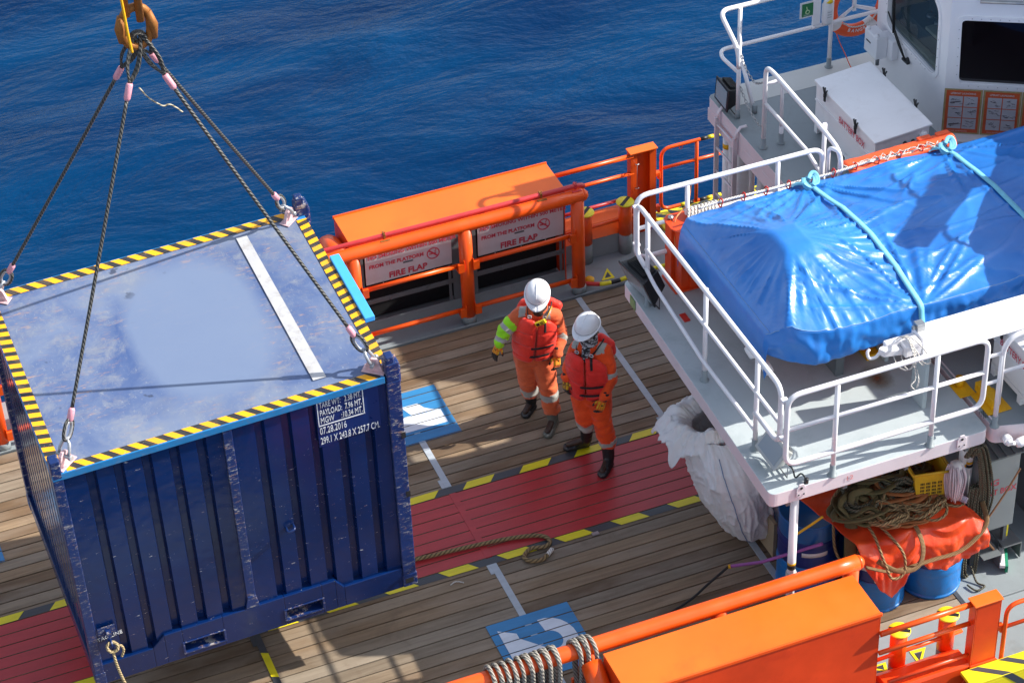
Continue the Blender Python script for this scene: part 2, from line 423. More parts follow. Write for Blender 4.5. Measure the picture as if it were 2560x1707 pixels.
def scratched(name, col, amt=1.0, bright=(0.50, 0.50, 0.50), rough=.28, edge=.62):
    """glossy dark paint, scraped with pale and rusty scratches"""
    m = NT(name); co = m.coord()
    c = m.mix(m.ramp(m.noise(co, 1.2, 5), [(.3, (0,0,0)), (.7, (1,1,1))]), sc(col, .82), sc(col, 1.25))
    msk = m.ramp(m.noise(co, 1.9, 4, .6), [(.38, (0,0,0)), (.55, (1,1,1))])
    tot = None
    for i, (rot, sx, sz, s, th) in enumerate(((R(25), 1, 3.6, 8, edge+.03), (R(-62), 1.2, 4.0, 7, edge+.04), (R(75), 1, 2.2, 15, edge+.045))):
        nn = m.noise(m.coord((sx, 1, sz), (0, rot, 0)), s, 8, .78, .1)
        k = m.ramp(nn, [(th, (0,0,0)), (th+.012, (1,1,1))])
        tot = k if tot is None else m.math('MAXIMUM', tot, k)
    tot = m.math('MULTIPLY', m.math('MULTIPLY', tot, msk), amt, clamp=True)
    hue = m.ramp(m.noise(co, 14, 3), [(.45, bright), (.62, (0.36, 0.20, 0.13))])
    c = m.mix(tot, c, hue)
    m.set(Base_Color=c, Roughness=rough, Specular_IOR_Level=.6)
    m.bump(m.noise(co, 2.2, 3), .5, .03)
    return m.mat
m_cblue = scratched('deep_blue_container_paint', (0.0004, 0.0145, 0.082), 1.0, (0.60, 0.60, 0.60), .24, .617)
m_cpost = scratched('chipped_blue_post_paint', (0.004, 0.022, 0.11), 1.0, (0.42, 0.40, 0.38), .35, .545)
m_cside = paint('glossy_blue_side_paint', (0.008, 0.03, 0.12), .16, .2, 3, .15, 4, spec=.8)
m_crail = paint('mid_blue_rail_paint', (0.02, 0.20, 0.46), .4, .15, 6, .1, dirt=(0.3, 0.2, 0.14, 1), dirt_amt=.35)
m_sky = paint('sky_blue_paint', (0.06, 0.38, 0.78), .4, .08, 4, .05)

def rope_mat(name, c1, c2, pitch=.035, strands=3, rough=.8, metal=0):
    m = NT(name); co = m.coord(kind='UV'); sp = m.n('ShaderNodeSeparateXYZ'); m.l(co, sp.inputs[0])
    t = m.math('ADD', m.math('DIVIDE', sp.outputs[0], pitch), m.math('MULTIPLY', sp.outputs[1], strands))
    s_ = m.math('ABSOLUTE', m.math('SINE', m.math('MULTIPLY', t, PI)))
    n = m.noise(m.coord(), 30, 5, .7)
    c = m.mix(m.ramp(m.math('MULTIPLY_ADD', n, .6, m.math('MULTIPLY', s_, .7)), [(.35, (0,0,0)), (.95, (1,1,1))]), c1, c2)
    m.set(Base_Color=c, Roughness=rough, Metallic=metal); m.bump(s_, .8, .006); return m.mat
m_wire = rope_mat('steel_wire_rope', (0.02, 0.02, 0.019, 1), (0.105, 0.103, 0.094, 1), .04, 3, .5, .3)
m_manila = rope_mat('manila_rope', (0.07, 0.045, 0.02, 1), (0.30, 0.20, 0.09, 1), .05, 3)
m_greyrope = rope_mat('grey_braided_rope', (0.07, 0.062, 0.05, 1), (0.36, 0.33, 0.28, 1), .045, 4)
m_whiterope = rope_mat('white_rope', (0.40, 0.36, 0.32, 1), (0.80, 0.76, 0.70, 1), .03, 3)
m_darkrope = rope_mat('dark_olive_rope', (0.02, 0.018, 0.012, 1), (0.12, 0.11, 0.07, 1), .03, 3)
m_webbing = rope_mat('brown_webbing', (0.09, 0.05, 0.02, 1), (0.26, 0.16, 0.07, 1), .012, 0)
m_tagrope = rope_mat('pale_tag_rope', (0.18, 0.13, 0.06, 1), (0.50, 0.38, 0.20, 1), .03, 3)

# ================================================================ SETTING
def build_sea():
    b = MB(); xs = []; x = 0.0
    def axis(c0, c1, step, far):
        a = []; v = c0
        while v <= c1: a.append(v); v += step
        s_ = step; v = c0; lo = []
        while v > -far: s_ *= 1.5; v -= s_; lo.append(v)
        s_ = step; v = c1; hi = []
        while v < far: s_ *= 1.5; v += s_; hi.append(v)
        return lo[::-1] + a + hi
    X = axis(-24, 34, .42, 900); Y = axis(0, 62, .42, 900)
    for x in X:
        for y in Y:
            f = 1.0 if (-30 < x < 40 and -6 < y < 68) else 0.0
            z = f * (.22*nz(x*.11+3, y*.2, 1.3) + .13*nz(x*.3+y*.12, y*.5, 4.1) + .05*nz(x*.9, y*1.5, 7.7))
            b.v.append((x, y, -2.7 + z))
    W = len(Y)
    for i in range(len(X)-1):
        for j in range(W-1): b.face([i*W+j, (i+1)*W+j, (i+1)*W+j+1, i*W+j+1], 0, None, True)
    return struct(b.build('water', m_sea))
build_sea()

# hull and steel deck
b = MB()
b.box((-16, -6.36, -3.4), (14, 1.32, -.055))
hull = struct(b.build('hull', m_red))
b = MB(); b.box((-16, -6.30, -.052), (14, 1.26, -.026))
steel_deck = struct(b.build('steel_deck', m_black))
b = MB()
b.box((-16, .43, -.024), (14, 1.25, -.002)); b.box((-16, -6.29, -.024), (14, -5.475, -.002)); b.box((2.40, -5.47, -.024), (14, .425, -.002))
deck_margin = struct(b.build('deck_margin', m_grey))
b = MB()
for yy in (1, -1):
    y = (-2.52 + yy*2.955)
    b.box((-16, y-.008, 0), (14, y+.008, .022))
coaming = struct(b.build('deck_coaming', m_grey, bevel=.004))
b = MB(); b.box((2.355, -5.46, -.03), (2.398, .42, .004)); b.build('deck_threshold', m_deckblack).__setitem__('kind', 'structure')

# teak planks
JX = [-15.855 + 2.4*k for k in range(8)] + [2.355]
JX = [x for x in (-15.86, -13.455, -11.055, -8.655, -6.235, -3.825, -1.45, .945, 2.355)]
PW = .1434; Y0 = -5.46
b = MB()
for k in range(41):
    y0 = Y0 + k*PW + .0065; y1 = Y0 + (k+1)*PW - .0065
    for i in range(len(JX)-1):
        a, c = JX[i] + .0015, JX[i+1] - .0015
        h = random.uniform(-.0022, 0)
        b.box((a, y0, -.024), (c, y1, h))
deck = struct(b.build('deck', m_wood, bevel=.0025))

def strips(poly, z, b):
    """a painted area, cut plank by plank so that the seams stay open"""
    ys = [p[1] for p in poly]
    for k in range(41):
        y0 = Y0 + k*PW + .006; y1 = Y0 + (k+1)*PW - .006
        if y1 < min(ys) or y0 > max(ys): continue
        P = list(poly)
        for s_, lim in ((1, y0), (-1, y1)):
            Q = []
            for i in range(len(P)):
                a, c = P[i-1], P[i]; ia = s_*(a[1]-lim) >= 0; ic = s_*(c[1]-lim) >= 0
                if ia != ic:
                    t = (lim-a[1])/(c[1]-a[1]); Q.append((a[0]+(c[0]-a[0])*t, lim))
                if ic: Q.append(c)
            P = Q
            if len(P) < 3: break
        if len(P) >= 3:
            A = sum(P[i-1][0]*P[i][1]-P[i][0]*P[i-1][1] for i in range(len(P)))
            if A < 0: P = P[::-1]
            if abs(A) < 1e-7: continue
            b.face([b.vert((p[0], p[1], z)) for p in P])
def rect(x0, x1, y0, y1): return [(x0, y0), (x1, y0), (x1, y1), (x0, y1)]
b = MB(); strips(rect(-15.8, 2.35, -3.0215, -2.0175), .0015, b); b.build('red_walkway_paint', m_deckred, deck)
for lo, hi, sl, ph in ((-2.0175, -1.918, .085, -1.335), (-3.121, -3.0215, -.085, -1.90)):
    b = MB(); strips(rect(-15.8, 2.35, lo, hi), .0015, b); b.build('hazard_stripe_black', m_deckblack, deck)
    b = MB(); x = ph - .6*24
    while x < 2.0:
        j = random.uniform(-.006, .006); L = .305 + random.uniform(-.01, .01)
        strips([(x+j, lo), (x+j+L, lo), (x+j+L+sl, hi), (x+j+sl, hi)], .0045, b); x += .6
    b.build('hazard_stripe_yellow', m_deckyellow, deck)
# joint strips across the deck
for x in (-6.235, -3.825, -1.45, .945):
    dark = (x == -3.825); w2 = .033
    b = MB()
    for y0, y1 in ((-5.44, -3.125), (-1.915, .41)):
        b.box((x-w2, y0, -.01), (x+w2, y1, .006), 1 if (dark and y0 < -3) else 0)
        yy = y1 if y0 < -3 else y0; sgn = -1 if y0 < -3 else 1
        b.box((x-w2-.035, yy if sgn > 0 else yy-.13, -.009), (x-w2-.001, yy+.13 if sgn > 0 else yy, .0058), 1 if dark and y0 < -3 else 0)
    b.box((x-w2, -3.02, -.01), (x+w2, -2.02, .006), 2)
    if dark:
        y = -3.365
        for q in range(4):
            b.prism([(x-w2, y-q*.6, .0075), (x+w2, y-.03-q*.6, .0075), (x+w2, y-.36-q*.6, .0075), (x-w2, y-.33-q*.6, .0075)], (0, 0, .001), 3)
    b.build('joint_strip', [m_strip, m_deckblack, m_deckred, m_deckyellow], deck)
# numbered squares
def square(cx, cy, digit):
    x0, x1, y0, y1 = cx-.412, cx+.412, cy-.412, cy+.412
    b = MB(); strips(rect(x0, x1, y0, y1), .008, b); o = b.build('number_square_paint', m_deckblue, deck)
    if digit is None: return
    G = lambda gx, gy: (cx - .335 + gy, cy - gx)        # glyph right = -y, glyph up = +x
    quads = []
    if digit == '1':
        quads = [[G(-.03, 0), G(.21, 0), G(.21, .67), G(-.03, .67)], [G(-.03, .38), G(-.03, .61), G(-.10, .54), G(-.16, .50)], [G(-.03, .38), G(-.16, .50), G(-.20, .47), G(-.20, .31)]]
        quads = [[G(-.03, 0), G(.21, 0), G(.21, .67), G(-.01, .67)], [G(-.03, .36), G(-.015, .66), G(-.05, .58), G(-.10, .52)], [G(-.03, .36), G(-.10, .52), G(-.19, .48), G(-.19, .30)]]
    else:
        ox, oy = .0, .43
        for k in range(14):
            a, c = R(188-k*17), R(188-(k+1)*17)
            quads.append([G(ox+.245*math.cos(a)*1.2, oy+.245*math.sin(a)), G(ox+.245*math.cos(c)*1.2, oy+.245*math.sin(c)), G(ox+.10*math.cos(c)*1.2, oy+.10*math.sin(c)), G(ox+.10*math.cos(a)*1.2, oy+.10*math.sin(a))])
        quads += [[G(.24, .30), G(.06, .33), G(-.30, .0), G(.0, .0)], [G(-.30, 0), G(.30, 0), G(.30, .155), G(-.20, .155)]]
    b = MB()
    for q in quads: strips(q, .0092 + .00025*quads.index(q), b)
    b.build('number_paint', m_deckwhite, deck)
square(-1.433, -.757, '1'); square(-1.416, -4.295, '2'); square(-6.18, -.757, None)
# worn bracket of metal dropped on the deck etc.
b = MB(); b.box((-.42, -3.115, .002), (-.35, -3.16, .012)); b.build('deck_plate_patch', m_steel, deck)

# ================================================================ OFFSHORE CONTAINER (own frame: x along, y away, z up)
CM = Matrix(((0.999767, -0.011232, -0.018425, -5.441596), (0.010131, 0.998219, -0.058795, -3.920753), (0.019053, 0.058594, 0.9981, 0.760635), (0.0, 0.0, 0.0, 1.0)))
LX, LY, LZ = 2.94, 2.438, 2.577
ct = thing('shipping_container', None, 'battered dark blue offshore cargo container with hazard-taped roof edges hanging over the deck', 'container', M=CM)
LOCAL[0] = True
b = MB()
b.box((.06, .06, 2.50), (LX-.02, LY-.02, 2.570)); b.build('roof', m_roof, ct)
# hazard tape along the four roof edges (own UV so that the stripes run along the edge)
def tstrip(a, c, wdir, pitch, flip=1):
    b = MB()
    a = Vector(a); c = Vector(c); wd = Vector(wdir); n = 40; L = (c-a).length
    for i in range(n):
        p = a.lerp(c, i/n); q = a.lerp(c, (i+1)/n)
        k = [b.vert(v) for v in (p, q, q+wd, p+wd)]
        u0, u1 = L*i/n/pitch, L*(i+1)/n/pitch
        b.face(k, 0, [(u0, 0), (u1, 0), (u1, flip), (u0, flip)])
    b.build('hazard_tape', m_tape, ct)
zt = 2.5765
tstrip((.13, .012, zt), (LX-.12, .012, zt), (0, .09, 0), .152, 1)
tstrip((LX-.03, LY-.01, zt), (-.0, LY-.01, zt), (0, -.095, 0), .152, 1)
tstrip((LX-.0, .17, zt), (LX-.0, LY-.16, zt), (-.092, 0, 0), .11, .4)
tstrip((.105, LY-.12, zt), (.105, .13, zt), (-.10, 0, 0), .11, .4)
b = MB(); b.box((.0, .0, 2.506), (LX-.09, .058, 2.5755)); b.box((0, LY-.058, 2.506), (LX-.09, LY, 2.5755)); b.box((LX-.085, .1, 2.46), (LX, LY-.1, 2.5755)); b.box((.0, .1, 2.49), (.057, LY-.1, 2.5755))
b.build('top_rail', m_crail, ct, bevel=.004)
b = MB(); b.prism([(2.29, .205, 2.579), (2.405, .205, 2.579), (2.375, 2.255, 2.579), (2.275, 2.262, 2.579)][::1], (0, 0, .002)); b.build('white_roof_stripe', paint('worn_white_stripe', (.46, .46, .47), .5, .08, 4, .1, dirt=(.2, .16, .12, 1), dirt_amt=.5), ct)
# ribbed walls
def ribbed(name, x0, x1, z0, z1, y, ribs, d=.055, wv=.088, mat=m_cblue, out=-1, swap=False):
    b = MB(); xs = [x0]; ys = [0]
    for r in ribs:
        xs += [r, r+.018, r+wv-.018, r+wv]; ys += [0, d, d, 0]
    xs.append(x1); ys.append(0)
    P0 = []; P1 = []
    for x, o in zip(xs, ys):
        P0.append((x, y - out*o, z0)); P1.append((x, y - out*o, z1))
    if swap: P0 = [(p[1], p[0], p[2]) for p in P0]; P1 = [(p[1], p[0], p[2]) for p in P1]
    for i in range(len(xs)-1):
        k = [b.vert(v) for v in (P0[i], P0[i+1], P1[i+1], P1[i])]
        b.face(k if out < 0 and not swap else k[::-1])
    return b.build(name, mat, ct)
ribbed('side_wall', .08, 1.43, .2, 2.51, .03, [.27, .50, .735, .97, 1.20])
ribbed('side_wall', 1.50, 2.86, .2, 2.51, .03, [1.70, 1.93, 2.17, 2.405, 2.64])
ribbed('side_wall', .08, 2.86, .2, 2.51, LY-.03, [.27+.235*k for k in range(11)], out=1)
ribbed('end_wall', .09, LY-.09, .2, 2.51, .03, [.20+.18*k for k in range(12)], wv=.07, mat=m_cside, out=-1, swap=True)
# bottom rail with fork pockets and a kinked upper edge
b = MB()
zt0, zt1 = .245, .36
def rail(x0, x1, za, zb): b.prism([(x0, .002, .0), (x1, .002, .0), (x1, .002, zb), (x0, .002, za)], (0, .12, 0))
rail(.06, .54, zt0, zt0); rail(.54, .65, zt0, zt1); rail(.65, .81, zt1, zt1)
b.box((.81, .0021, .19), (1.18, .1, zt1)); b.box((.81, .0021, .0), (1.18, .1, .065))
rail(1.18, 1.75, zt1, zt1)
b.box((1.75, .0021, .195), (2.10, .1, zt1)); b.box((1.75, .0021, .0), (2.10, .1, .065))
rail(2.10, 2.23, zt1, zt1); rail(2.23, 2.31, zt1, zt0); rail(2.31, 2.86, zt0, zt0)
b.box((.08, LY-.12, .0), (2.86, LY, .25)); b.box((.0, .12, .0), (.09, LY-.12, .20)); b.box((2.86, .12, 0), (2.95, LY-.12, .2))
b.box((.1, .13, .10), (2.85, LY-.13, .18))
b.build('bottom_rail', m_cblue, ct, bevel=.006)
for x0, x1 in ((.81, 1.18), (1.75, 2.10)):
    b = MB()
    b.box((x0-.012, -.006, .066), (x0+.006, .16, .19)); b.box((x1-.006, -.006, .066), (x1+.012, .16, .19))
    b.box((x0-.012, -.006, .188), (x1+.012, .16, .2)); b.box((x0-.012, -.006, .052), (x1+.012, .16, .068)); b.box((x0, .155, .06), (x1, .165, .2), 1)
    b.build('fork_pocket', [m_cpost, m_dark], ct, bevel=.002)
# posts
def post(x0, x1, y0, y1, z1, holes=False):
    b = MB(); b.box((x0, y0, .14), (x1, y1, z1))
    cx = .17 if x1-x0 > .1 else .15
    b.box((x0-.004, min(y0, y1)-.004, 0), (x1+.008, max(y0, y1)+.004, .15))
    o = b.build('corner_post', m_cpost, ct, bevel=.008)
    return o
post(.0, .085, .0, .10, 2.52); post(.0, .085, LY-.10, LY, 2.52)
pr_ = [post(2.862, 2.985, -.003, .13, 2.50), post(2.862, 2.985, LY-.13, LY+.003, 2.50)]
for p, yy in zip(pr_, (-.0055, LY+.0055)):
    for z in (1.83, 1.12): b = MB(); b.box((2.952, yy-.002, z), (2.990, yy+.002, z+.065)); b.build('post_slot', m_dark, p)
    b = MB(); b.box((2.88, yy-.003, .045), (2.955, yy+.001, .105)); b.build('post_slot', m_dark, p)
b = MB()
b.prism([(1.425, .006, .21), (1.505, .006, .21), (1.505, .006, 2.506), (1.425, .006, 2.506)], (0, .06, 0)); b.prism([(1.40, .0, .36), (1.53, .0, .36), (1.505, .0, .50), (1.43, .0, .50)], (0, .02, 0))
b.build('centre_post', m_cpost, ct, bevel=.006)
# lifting lugs and stacking blocks
m_lugpaint = paint('scraped_pink_lug_paint', (.66, .42, .44), .5, .25, 25, .2, 90, dirt=(.7, .68, .66, 1), dirt_amt=.7)
LUG = []
for (cx, cy) in ((.14, .11), (2.80, .12), (2.80, LY-.12), (.14, LY-.11)):
    b = MB(); sx = 1 if cx < 1 else -1; sy = 1 if cy < 1 else -1
    Mx = Matrix.Translation((cx, cy, 2.577)) @ Matrix.Rotation(math.atan2(1.219-cy, 1.47-cx), 4, 'Z')
    prof = [(-.085, 0, .0), (.085, 0, 0), (.05, 0, .105), (.02, 0, .13), (-.02, 0, .13), (-.05, 0, .105)]
    b.prism([(x, -.014, z) for x, _, z in prof], (0, .028, 0), 0, Mx)
    b.box((-.10, -.05, -.001), (.10, .05, .006), 0, Mx)
    b.build('lifting_lug', m_lugpaint, ct, bevel=.004); LUG.append(Mx @ Vector((0, 0, .085)))
for yy in (0, 1):
    b = MB(); y0, y1 = ((-.003, .12) if yy == 0 else (LY-.12, LY+.003))
    b.box((2.864, y0, 2.50), (2.985, y1, 2.70)); b.box((2.87, y0+.005, 2.70), (2.945, y1-.03, 2.775)); b.box((2.955, y0+.02, 2.45), (3.0, y1-.04, 2.64))
    b.build('stacking_block', m_cpost, ct, bevel=.012)
b = MB(); b.box((-.001, -.002, 2.521), (.084, .10, 2.72)); b.build('stacking_block', m_cpost, ct, bevel=.012)
b = MB(); b.box((-.001, LY-.10, 2.521), (.084, LY+.002, 2.70)); b.build('stacking_block', m_cpost, ct, bevel=.012)
b = MB(); b.box((2.945, .74, 2.545), (3.035, 1.66, 2.60)); b.box((2.945, .76, 2.50), (2.96, 1.64, 2.546)); b.build('door_header_flap', m_sky, ct, bevel=.006)
# door end: two leaves with lock rods (faces away from the viewer)
for y0, y1 in ((.14, 1.21), (1.23, LY-.14)):
    b = MB(); b.box((2.88, y0, .2), (2.915, y1, 2.46)); dd_ = b.build('door', m_cblue, ct, bevel=.004)
    b = MB()
    for y in (y0+.25, y1-.25): b.tube([(2.94, y, .1), (2.94, y, 2.46)], .016, 8)
    b.build('lock_rod', m_steel, dd_)
# tag-line pad eye, small handle
b = MB(); b.box((.10, -.004, .62), (.25, .004, .70)); b.box((.165, -.05, .50), (.205, .0, .66)); b.tube(arc_closed([(.185, -.045, .48), (.185, -.045, .58), (.185, -.10, .58), (.185, -.10, .48)], .03), .011, 8, closed=True)
b.build('tag_line_eye', m_cpost, ct, bevel=.004)
b = MB(); b.tube(arc([(1.855, .03, 1.17), (1.855, -.03, 1.165), (1.92, -.03, 1.18), (1.92, .03, 1.185)], .02), .012, 8); b.build('small_handle', m_cpost, ct)
# weight markings
FX = frame((0, -.0, 0), (1, 0, 0), (0, 0, 1))
def fl(x, z, y=.0285): return frame((x, y, z), (1, 0, 0), (0, 0, 1))
b = MB(); b.prism([(2.235, .0285, 1.98), (2.79, .0285, 2.03), (2.79, .0285, 2.506), (2.235, .0285, 2.506)], (0, .018, 0)); b.build('marking_panel', paint('panel_blue', (.004, .024, .13), .3, .1, 3, .1), ct)
def mark(txt, size, x, z, sx, al='LEFT', bold=.0):
    return text_mesh(txt, size, m_letter_white, 'weight_marking', ct, frame((x, .0245, z), (1, 0, .0), (0, 0, 1)), .0015, bold, al, sx)
for args in (('TARE WT:', .092, 2.266, 2.420, .46), ('2.38 MT.', .092, 2.640, 2.420, .46, 'RIGHT'), ('PAYLOAD:', .092, 2.266, 2.333, .455), ('7.96 MT.', .092, 2.640, 2.333, .46, 'RIGHT'),
             ('MGW', .092, 2.266, 2.246, .52), (':10.34 MT.', .092, 2.640, 2.246, .48, 'RIGHT'), ('07.28.2016', .108, 2.250, 2.125, .50), ('299.1 X 243.8 X 257.7 CM.', .108, 2.248, 2.012, .44)):
    mark(*args)
b = MB()
for a, c in (((2.250, 2.222), (2.655, 2.222)), ((2.250, 2.507), (2.650, 2.507)), ((2.250, 2.218), (2.250, 2.507)), ((2.652, 2.222), (2.652, 2.507))):
    b.box((min(a[0], c[0])-.004, .0235, min(a[1], c[1])-.004), (max(a[0], c[0])+.004, .0275, max(a[1], c[1])+.004))
b.build('marking_border', m_letter_white, ct)
text_mesh('TAG LINE', .062, m_letter_white, 'tag_line_marking', ct, frame((.085, .0245, .515), (1, 0, .09), (0, 0, 1)), .0012, .0, sx=.85)
LOCAL[0] = False

# ================================================================ CRASH BARRIERS, VENT CASINGS, BULWARKS (both sides, mirrored about y = -2.52)
def mir(y, near): return -5.04 - y if near else y
def sg(near): return -1 if near else 1
G_BAR = 'orange tubular crash barriers along the deck'; G_CAS = 'orange vent casings behind the barriers'
def barrier(near, xs, x_left, label):
    zp_ = 1.235 if near else 1.275; y = mir(.515, near) - (.085 if near else 0); s_ = sg(near)
    t = thing('crash_barrier', (xs[-1], y, 0), label, 'barrier', G_BAR)
    for x in xs:
        b = MB(); b.lathe([(.073, .085), (.073, zp_-.03)], (x, y, 0), 24)
        b.box((x-.05, y-.05, 1.15), (x+.05, y+.05, zp_-.01))
        p = b.build('post', m_orange, t)
        b = MB(); b.lathe([(.080, 0), (.080, .09), (.074, .1)], (x, y, 0), 24); b.build('foot', m_grey, p)
    b = MB(); xr = xs[-1]
    path = [(x_left, y, zp_)] + [(x_left + (xr+.075-x_left)*k/20, y, zp_ + .004*nz(k*1.7)) for k in range(1, 20)] + [(xr+.06, y, zp_)]
    b.tube(path, .073, 24)
    b.lathe([(.07, 0), (.062, .03), (.03, .06), (.0, .065)], (xr+.06, y, zp_-.003), 24, 0, Matrix.Rotation(R(90), 4, 'Y'))
    b.build('top_pipe', m_orange, t)
    for i in range(len(xs)-1):
        for z in (.79, .195):
            a, c = xs[i]+.065, xs[i+1]-.065
            b = MB(); b.tube([(a, y-.02*s_, z), (c, y-.02*s_, z)], .026, 14); bar = b.build('cross_bar', m_orange, t)
            for x in (xs[i]+.085, xs[i+1]-.085):
                b = MB()
                b.box((x-.035, y-.085*s_ if s_ > 0 else y+.055, z-.06), (x+.035, y-.055 if s_ > 0 else y+.085, z+.05))
                b.box((x-.035, min(y, y-.06*s_), z-.06), (x+.035, max(y, y-.06*s_)+.0, z-.045)); b.box((x+(.028 if x > xs[i]+.5 else -.036), min(y-.02*s_, y-.085*s_), z-.06), (x+(.036 if x > xs[i]+.5 else -.028), max(y-.02*s_, y-.085*s_), z+.085))
                b.build('bracket', m_orange, bar, bevel=.003)
    return t
bf = barrier(False, [-6.7, -5.41, -4.12, -2.86, -1.53, -.287, 1.0], -7.6, 'orange tubular crash barrier in front of the FIRE FLAP panels on the far side')
bn = barrier(True, [-2.86, -1.53, -.287, 1.0], -3.4, 'orange tubular crash barrier on the near side with grey rope coiled around its pipe')
# faded red pipe with saddle clamps on the far barrier
t = thing('fire_main_pipe', (1.02, .56, 1.36), 'faded red pipe clamped on top of the far orange crash barrier', 'pipe')
b = MB(); b.tube(arc([(-7.5, .565, 1.372), (1.02, .565, 1.372), (1.115, .60, 1.33), (1.12, .70, 1.20)], .08), .026, 14); b.build('pipe', m_redpipe, t)
for x in (-1.16, .60, 1.00):
    b = MB(); b.box((x-.012, .535, 1.33), (x+.012, .60, 1.405)); b.tube([(x, .55, 1.405), (x+.01, .55, 1.43)], .006, 6); b.box((x-.06, .49, 1.338), (x+.05, .52, 1.35))
    b.build('clamp', m_rust if x < .9 else m_redpipe, t, bevel=.003)

def casing(near, x0, x1, label, fire=True, group=G_CAS):
    s_ = sg(near); yf, yb = mir(.735, near), mir(1.265, near)
    ylo, yhi = min(yf, yb), max(yf, yb)
    t = thing('vent_casing', ((x0+x1)/2, (yf+yb)/2, 0), label, 'vent casing', group)
    b = MB()
    yi = yf + s_*.02
    b.box((x0, ylo, 1.235), (x1, yhi, 1.25), 0)                                       # top plate
    b.box((x0-.006, yb-.010, 1.225), (x1+.006, yb+.010, 1.262), 1)
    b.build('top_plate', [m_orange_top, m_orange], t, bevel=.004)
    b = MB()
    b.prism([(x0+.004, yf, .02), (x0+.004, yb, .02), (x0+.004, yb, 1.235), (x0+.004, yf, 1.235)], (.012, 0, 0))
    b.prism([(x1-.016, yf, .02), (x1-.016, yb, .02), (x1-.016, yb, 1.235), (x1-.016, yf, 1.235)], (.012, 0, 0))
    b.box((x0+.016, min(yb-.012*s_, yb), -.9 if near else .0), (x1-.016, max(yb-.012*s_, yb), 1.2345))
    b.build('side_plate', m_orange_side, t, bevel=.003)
    if not fire: return t
    # front: frame, two openings with flaps
    fx = [(x0+.13, x0+1.12), (x0+1.40, x1-.03)]
    b = MB()
    b.prism([(x0+.02, yf, .02), (x1-.02, yf, .02), (x1-.02, yf, .165), (x0+.02, yf, .165)], (0, .012*s_, 0))
    b.prism([(x0+.02, yf, 1.10), (x1-.02, yf, 1.10), (x1-.02, yf, 1.234), (x0+.02, yf, 1.234)], (0, .012*s_, 0), 1)
    for a, c in ((x0+.02, fx[0][0]), (fx[0][1], fx[1][0]), (fx[1][1], x1-.02)):
        b.prism([(a, yf, .165), (c, yf, .165), (c, yf, 1.10), (a, yf, 1.10)], (0, .012*s_, 0), 2)
    b.box((x0+.02, min(yf+.25*s_, yf+.26*s_), .03), (x1-.02, max(yf+.25*s_, yf+.26*s_), 1.22), 3)
    b.build('front_frame', [m_grey, m_orange_side, m_greydk, m_dark], t, bevel=.002)
    for a, c in fx:
        b = MB(); b.prism([(a+.01, yf-.012*s_, .675), (c-.01, yf-.012*s_, .675), (c-.01, yf-.03*s_, 1.06), (a+.01, yf-.03*s_, 1.06)], (0, -.012*s_, 0))
        fl_ = b.build('fire_flap', m_signwhite, t, bevel=.004)
        ys = yf-.043*s_
        def FM(x, z): return frame((x, yf - (.0265+.047*(z-.675))*s_ , z), (s_, 0, 0), (0, -.047*s_, 1))
        X = a+.01
        if not near:
            L = []
            L.append(text_mesh('NO SMOKING WITHIN 500 METER', .066, m_signred, 'fire_flap_lettering', fl_, FM(X+.03, 1.008), .0012, .0016, sx=.98))
            L.append(text_mesh('FROM THE PLATFORM', .066, m_signred, 'fire_flap_lettering', fl_, FM(X+.04, .885), .0012, .0022, sx=.93))
            L.append(text_mesh('FIRE FLAP', .104, m_signred, 'fire_flap_lettering', fl_, FM(X+.255, .708), .0012, .0035, sx=.98))
            bb = MB(); cx, cz = X+.76, .885; yy = yf - .037*s_
            ring = [(cx+.068*math.cos(q*PI/12), yy-.002*s_, cz+.068*math.sin(q*PI/12)) for q in range(24)]
            bb.tube(ring, .0062, 6, closed=True)
            bb.prism([(cx-.05, yy, cz+.035), (cx-.04, yy, cz+.047), (cx+.05, yy, cz-.035), (cx+.04, yy, cz-.047)], (0, -.006*s_, 0))
            bb.box((cx-.045, yy-.004, cz-.01), (cx+.03, yy, cz+.004)); 
            bb.tube(spline([(cx+.03, yy, cz+.01), (cx+.02, yy, cz+.025), (cx+.036, yy, cz+.035), (cx+.026, yy, cz+.05)], 4), .0035, 5)
            bb.build('no_smoking_sign', m_signred, fl_)
            bb = MB(); bb.box((X+.42, yy-.008, .858), (X+.53, yy, .872)); bb.build('handle_slot', m_greydk, fl_)
        b = MB(); b.box((a, min(yf-.005*s_, yf+.01*s_), .40), (c, max(yf-.005*s_, yf+.01*s_), .455)); b.box((c-.05, min(yf, yf+.01), .17), (c-.02, max(yf, yf+.01), .64))
        for q in (.28, .7, .93): b.box((a+q*(c-a)-.012, yf-.022*s_ if s_ > 0 else yf, .41), (a+q*(c-a)+.012, yf if s_ > 0 else yf+.022, .45))
        b.build('flap_frame', m_greydk, t, bevel=.002)
        for q in (.2, .5, .78):
            b = MB(); xx = a+q*(c-a); b.tube([(xx, yf-.03*s_, .69), (xx, yf-.02*s_, .60)], .005, 6); b.build('flap_pin', m_steel, t)
    return t
casing(False, -1.49, .95, 'orange-topped vent casing on the far side with two white FIRE FLAP panels')
casing(False, -8.0, -5.34, 'orange-topped vent casing on the far side, half hidden left of the blue container')
casing(True, -1.44, .94, 'large plain orange casing in the foreground at the bottom of the photo')
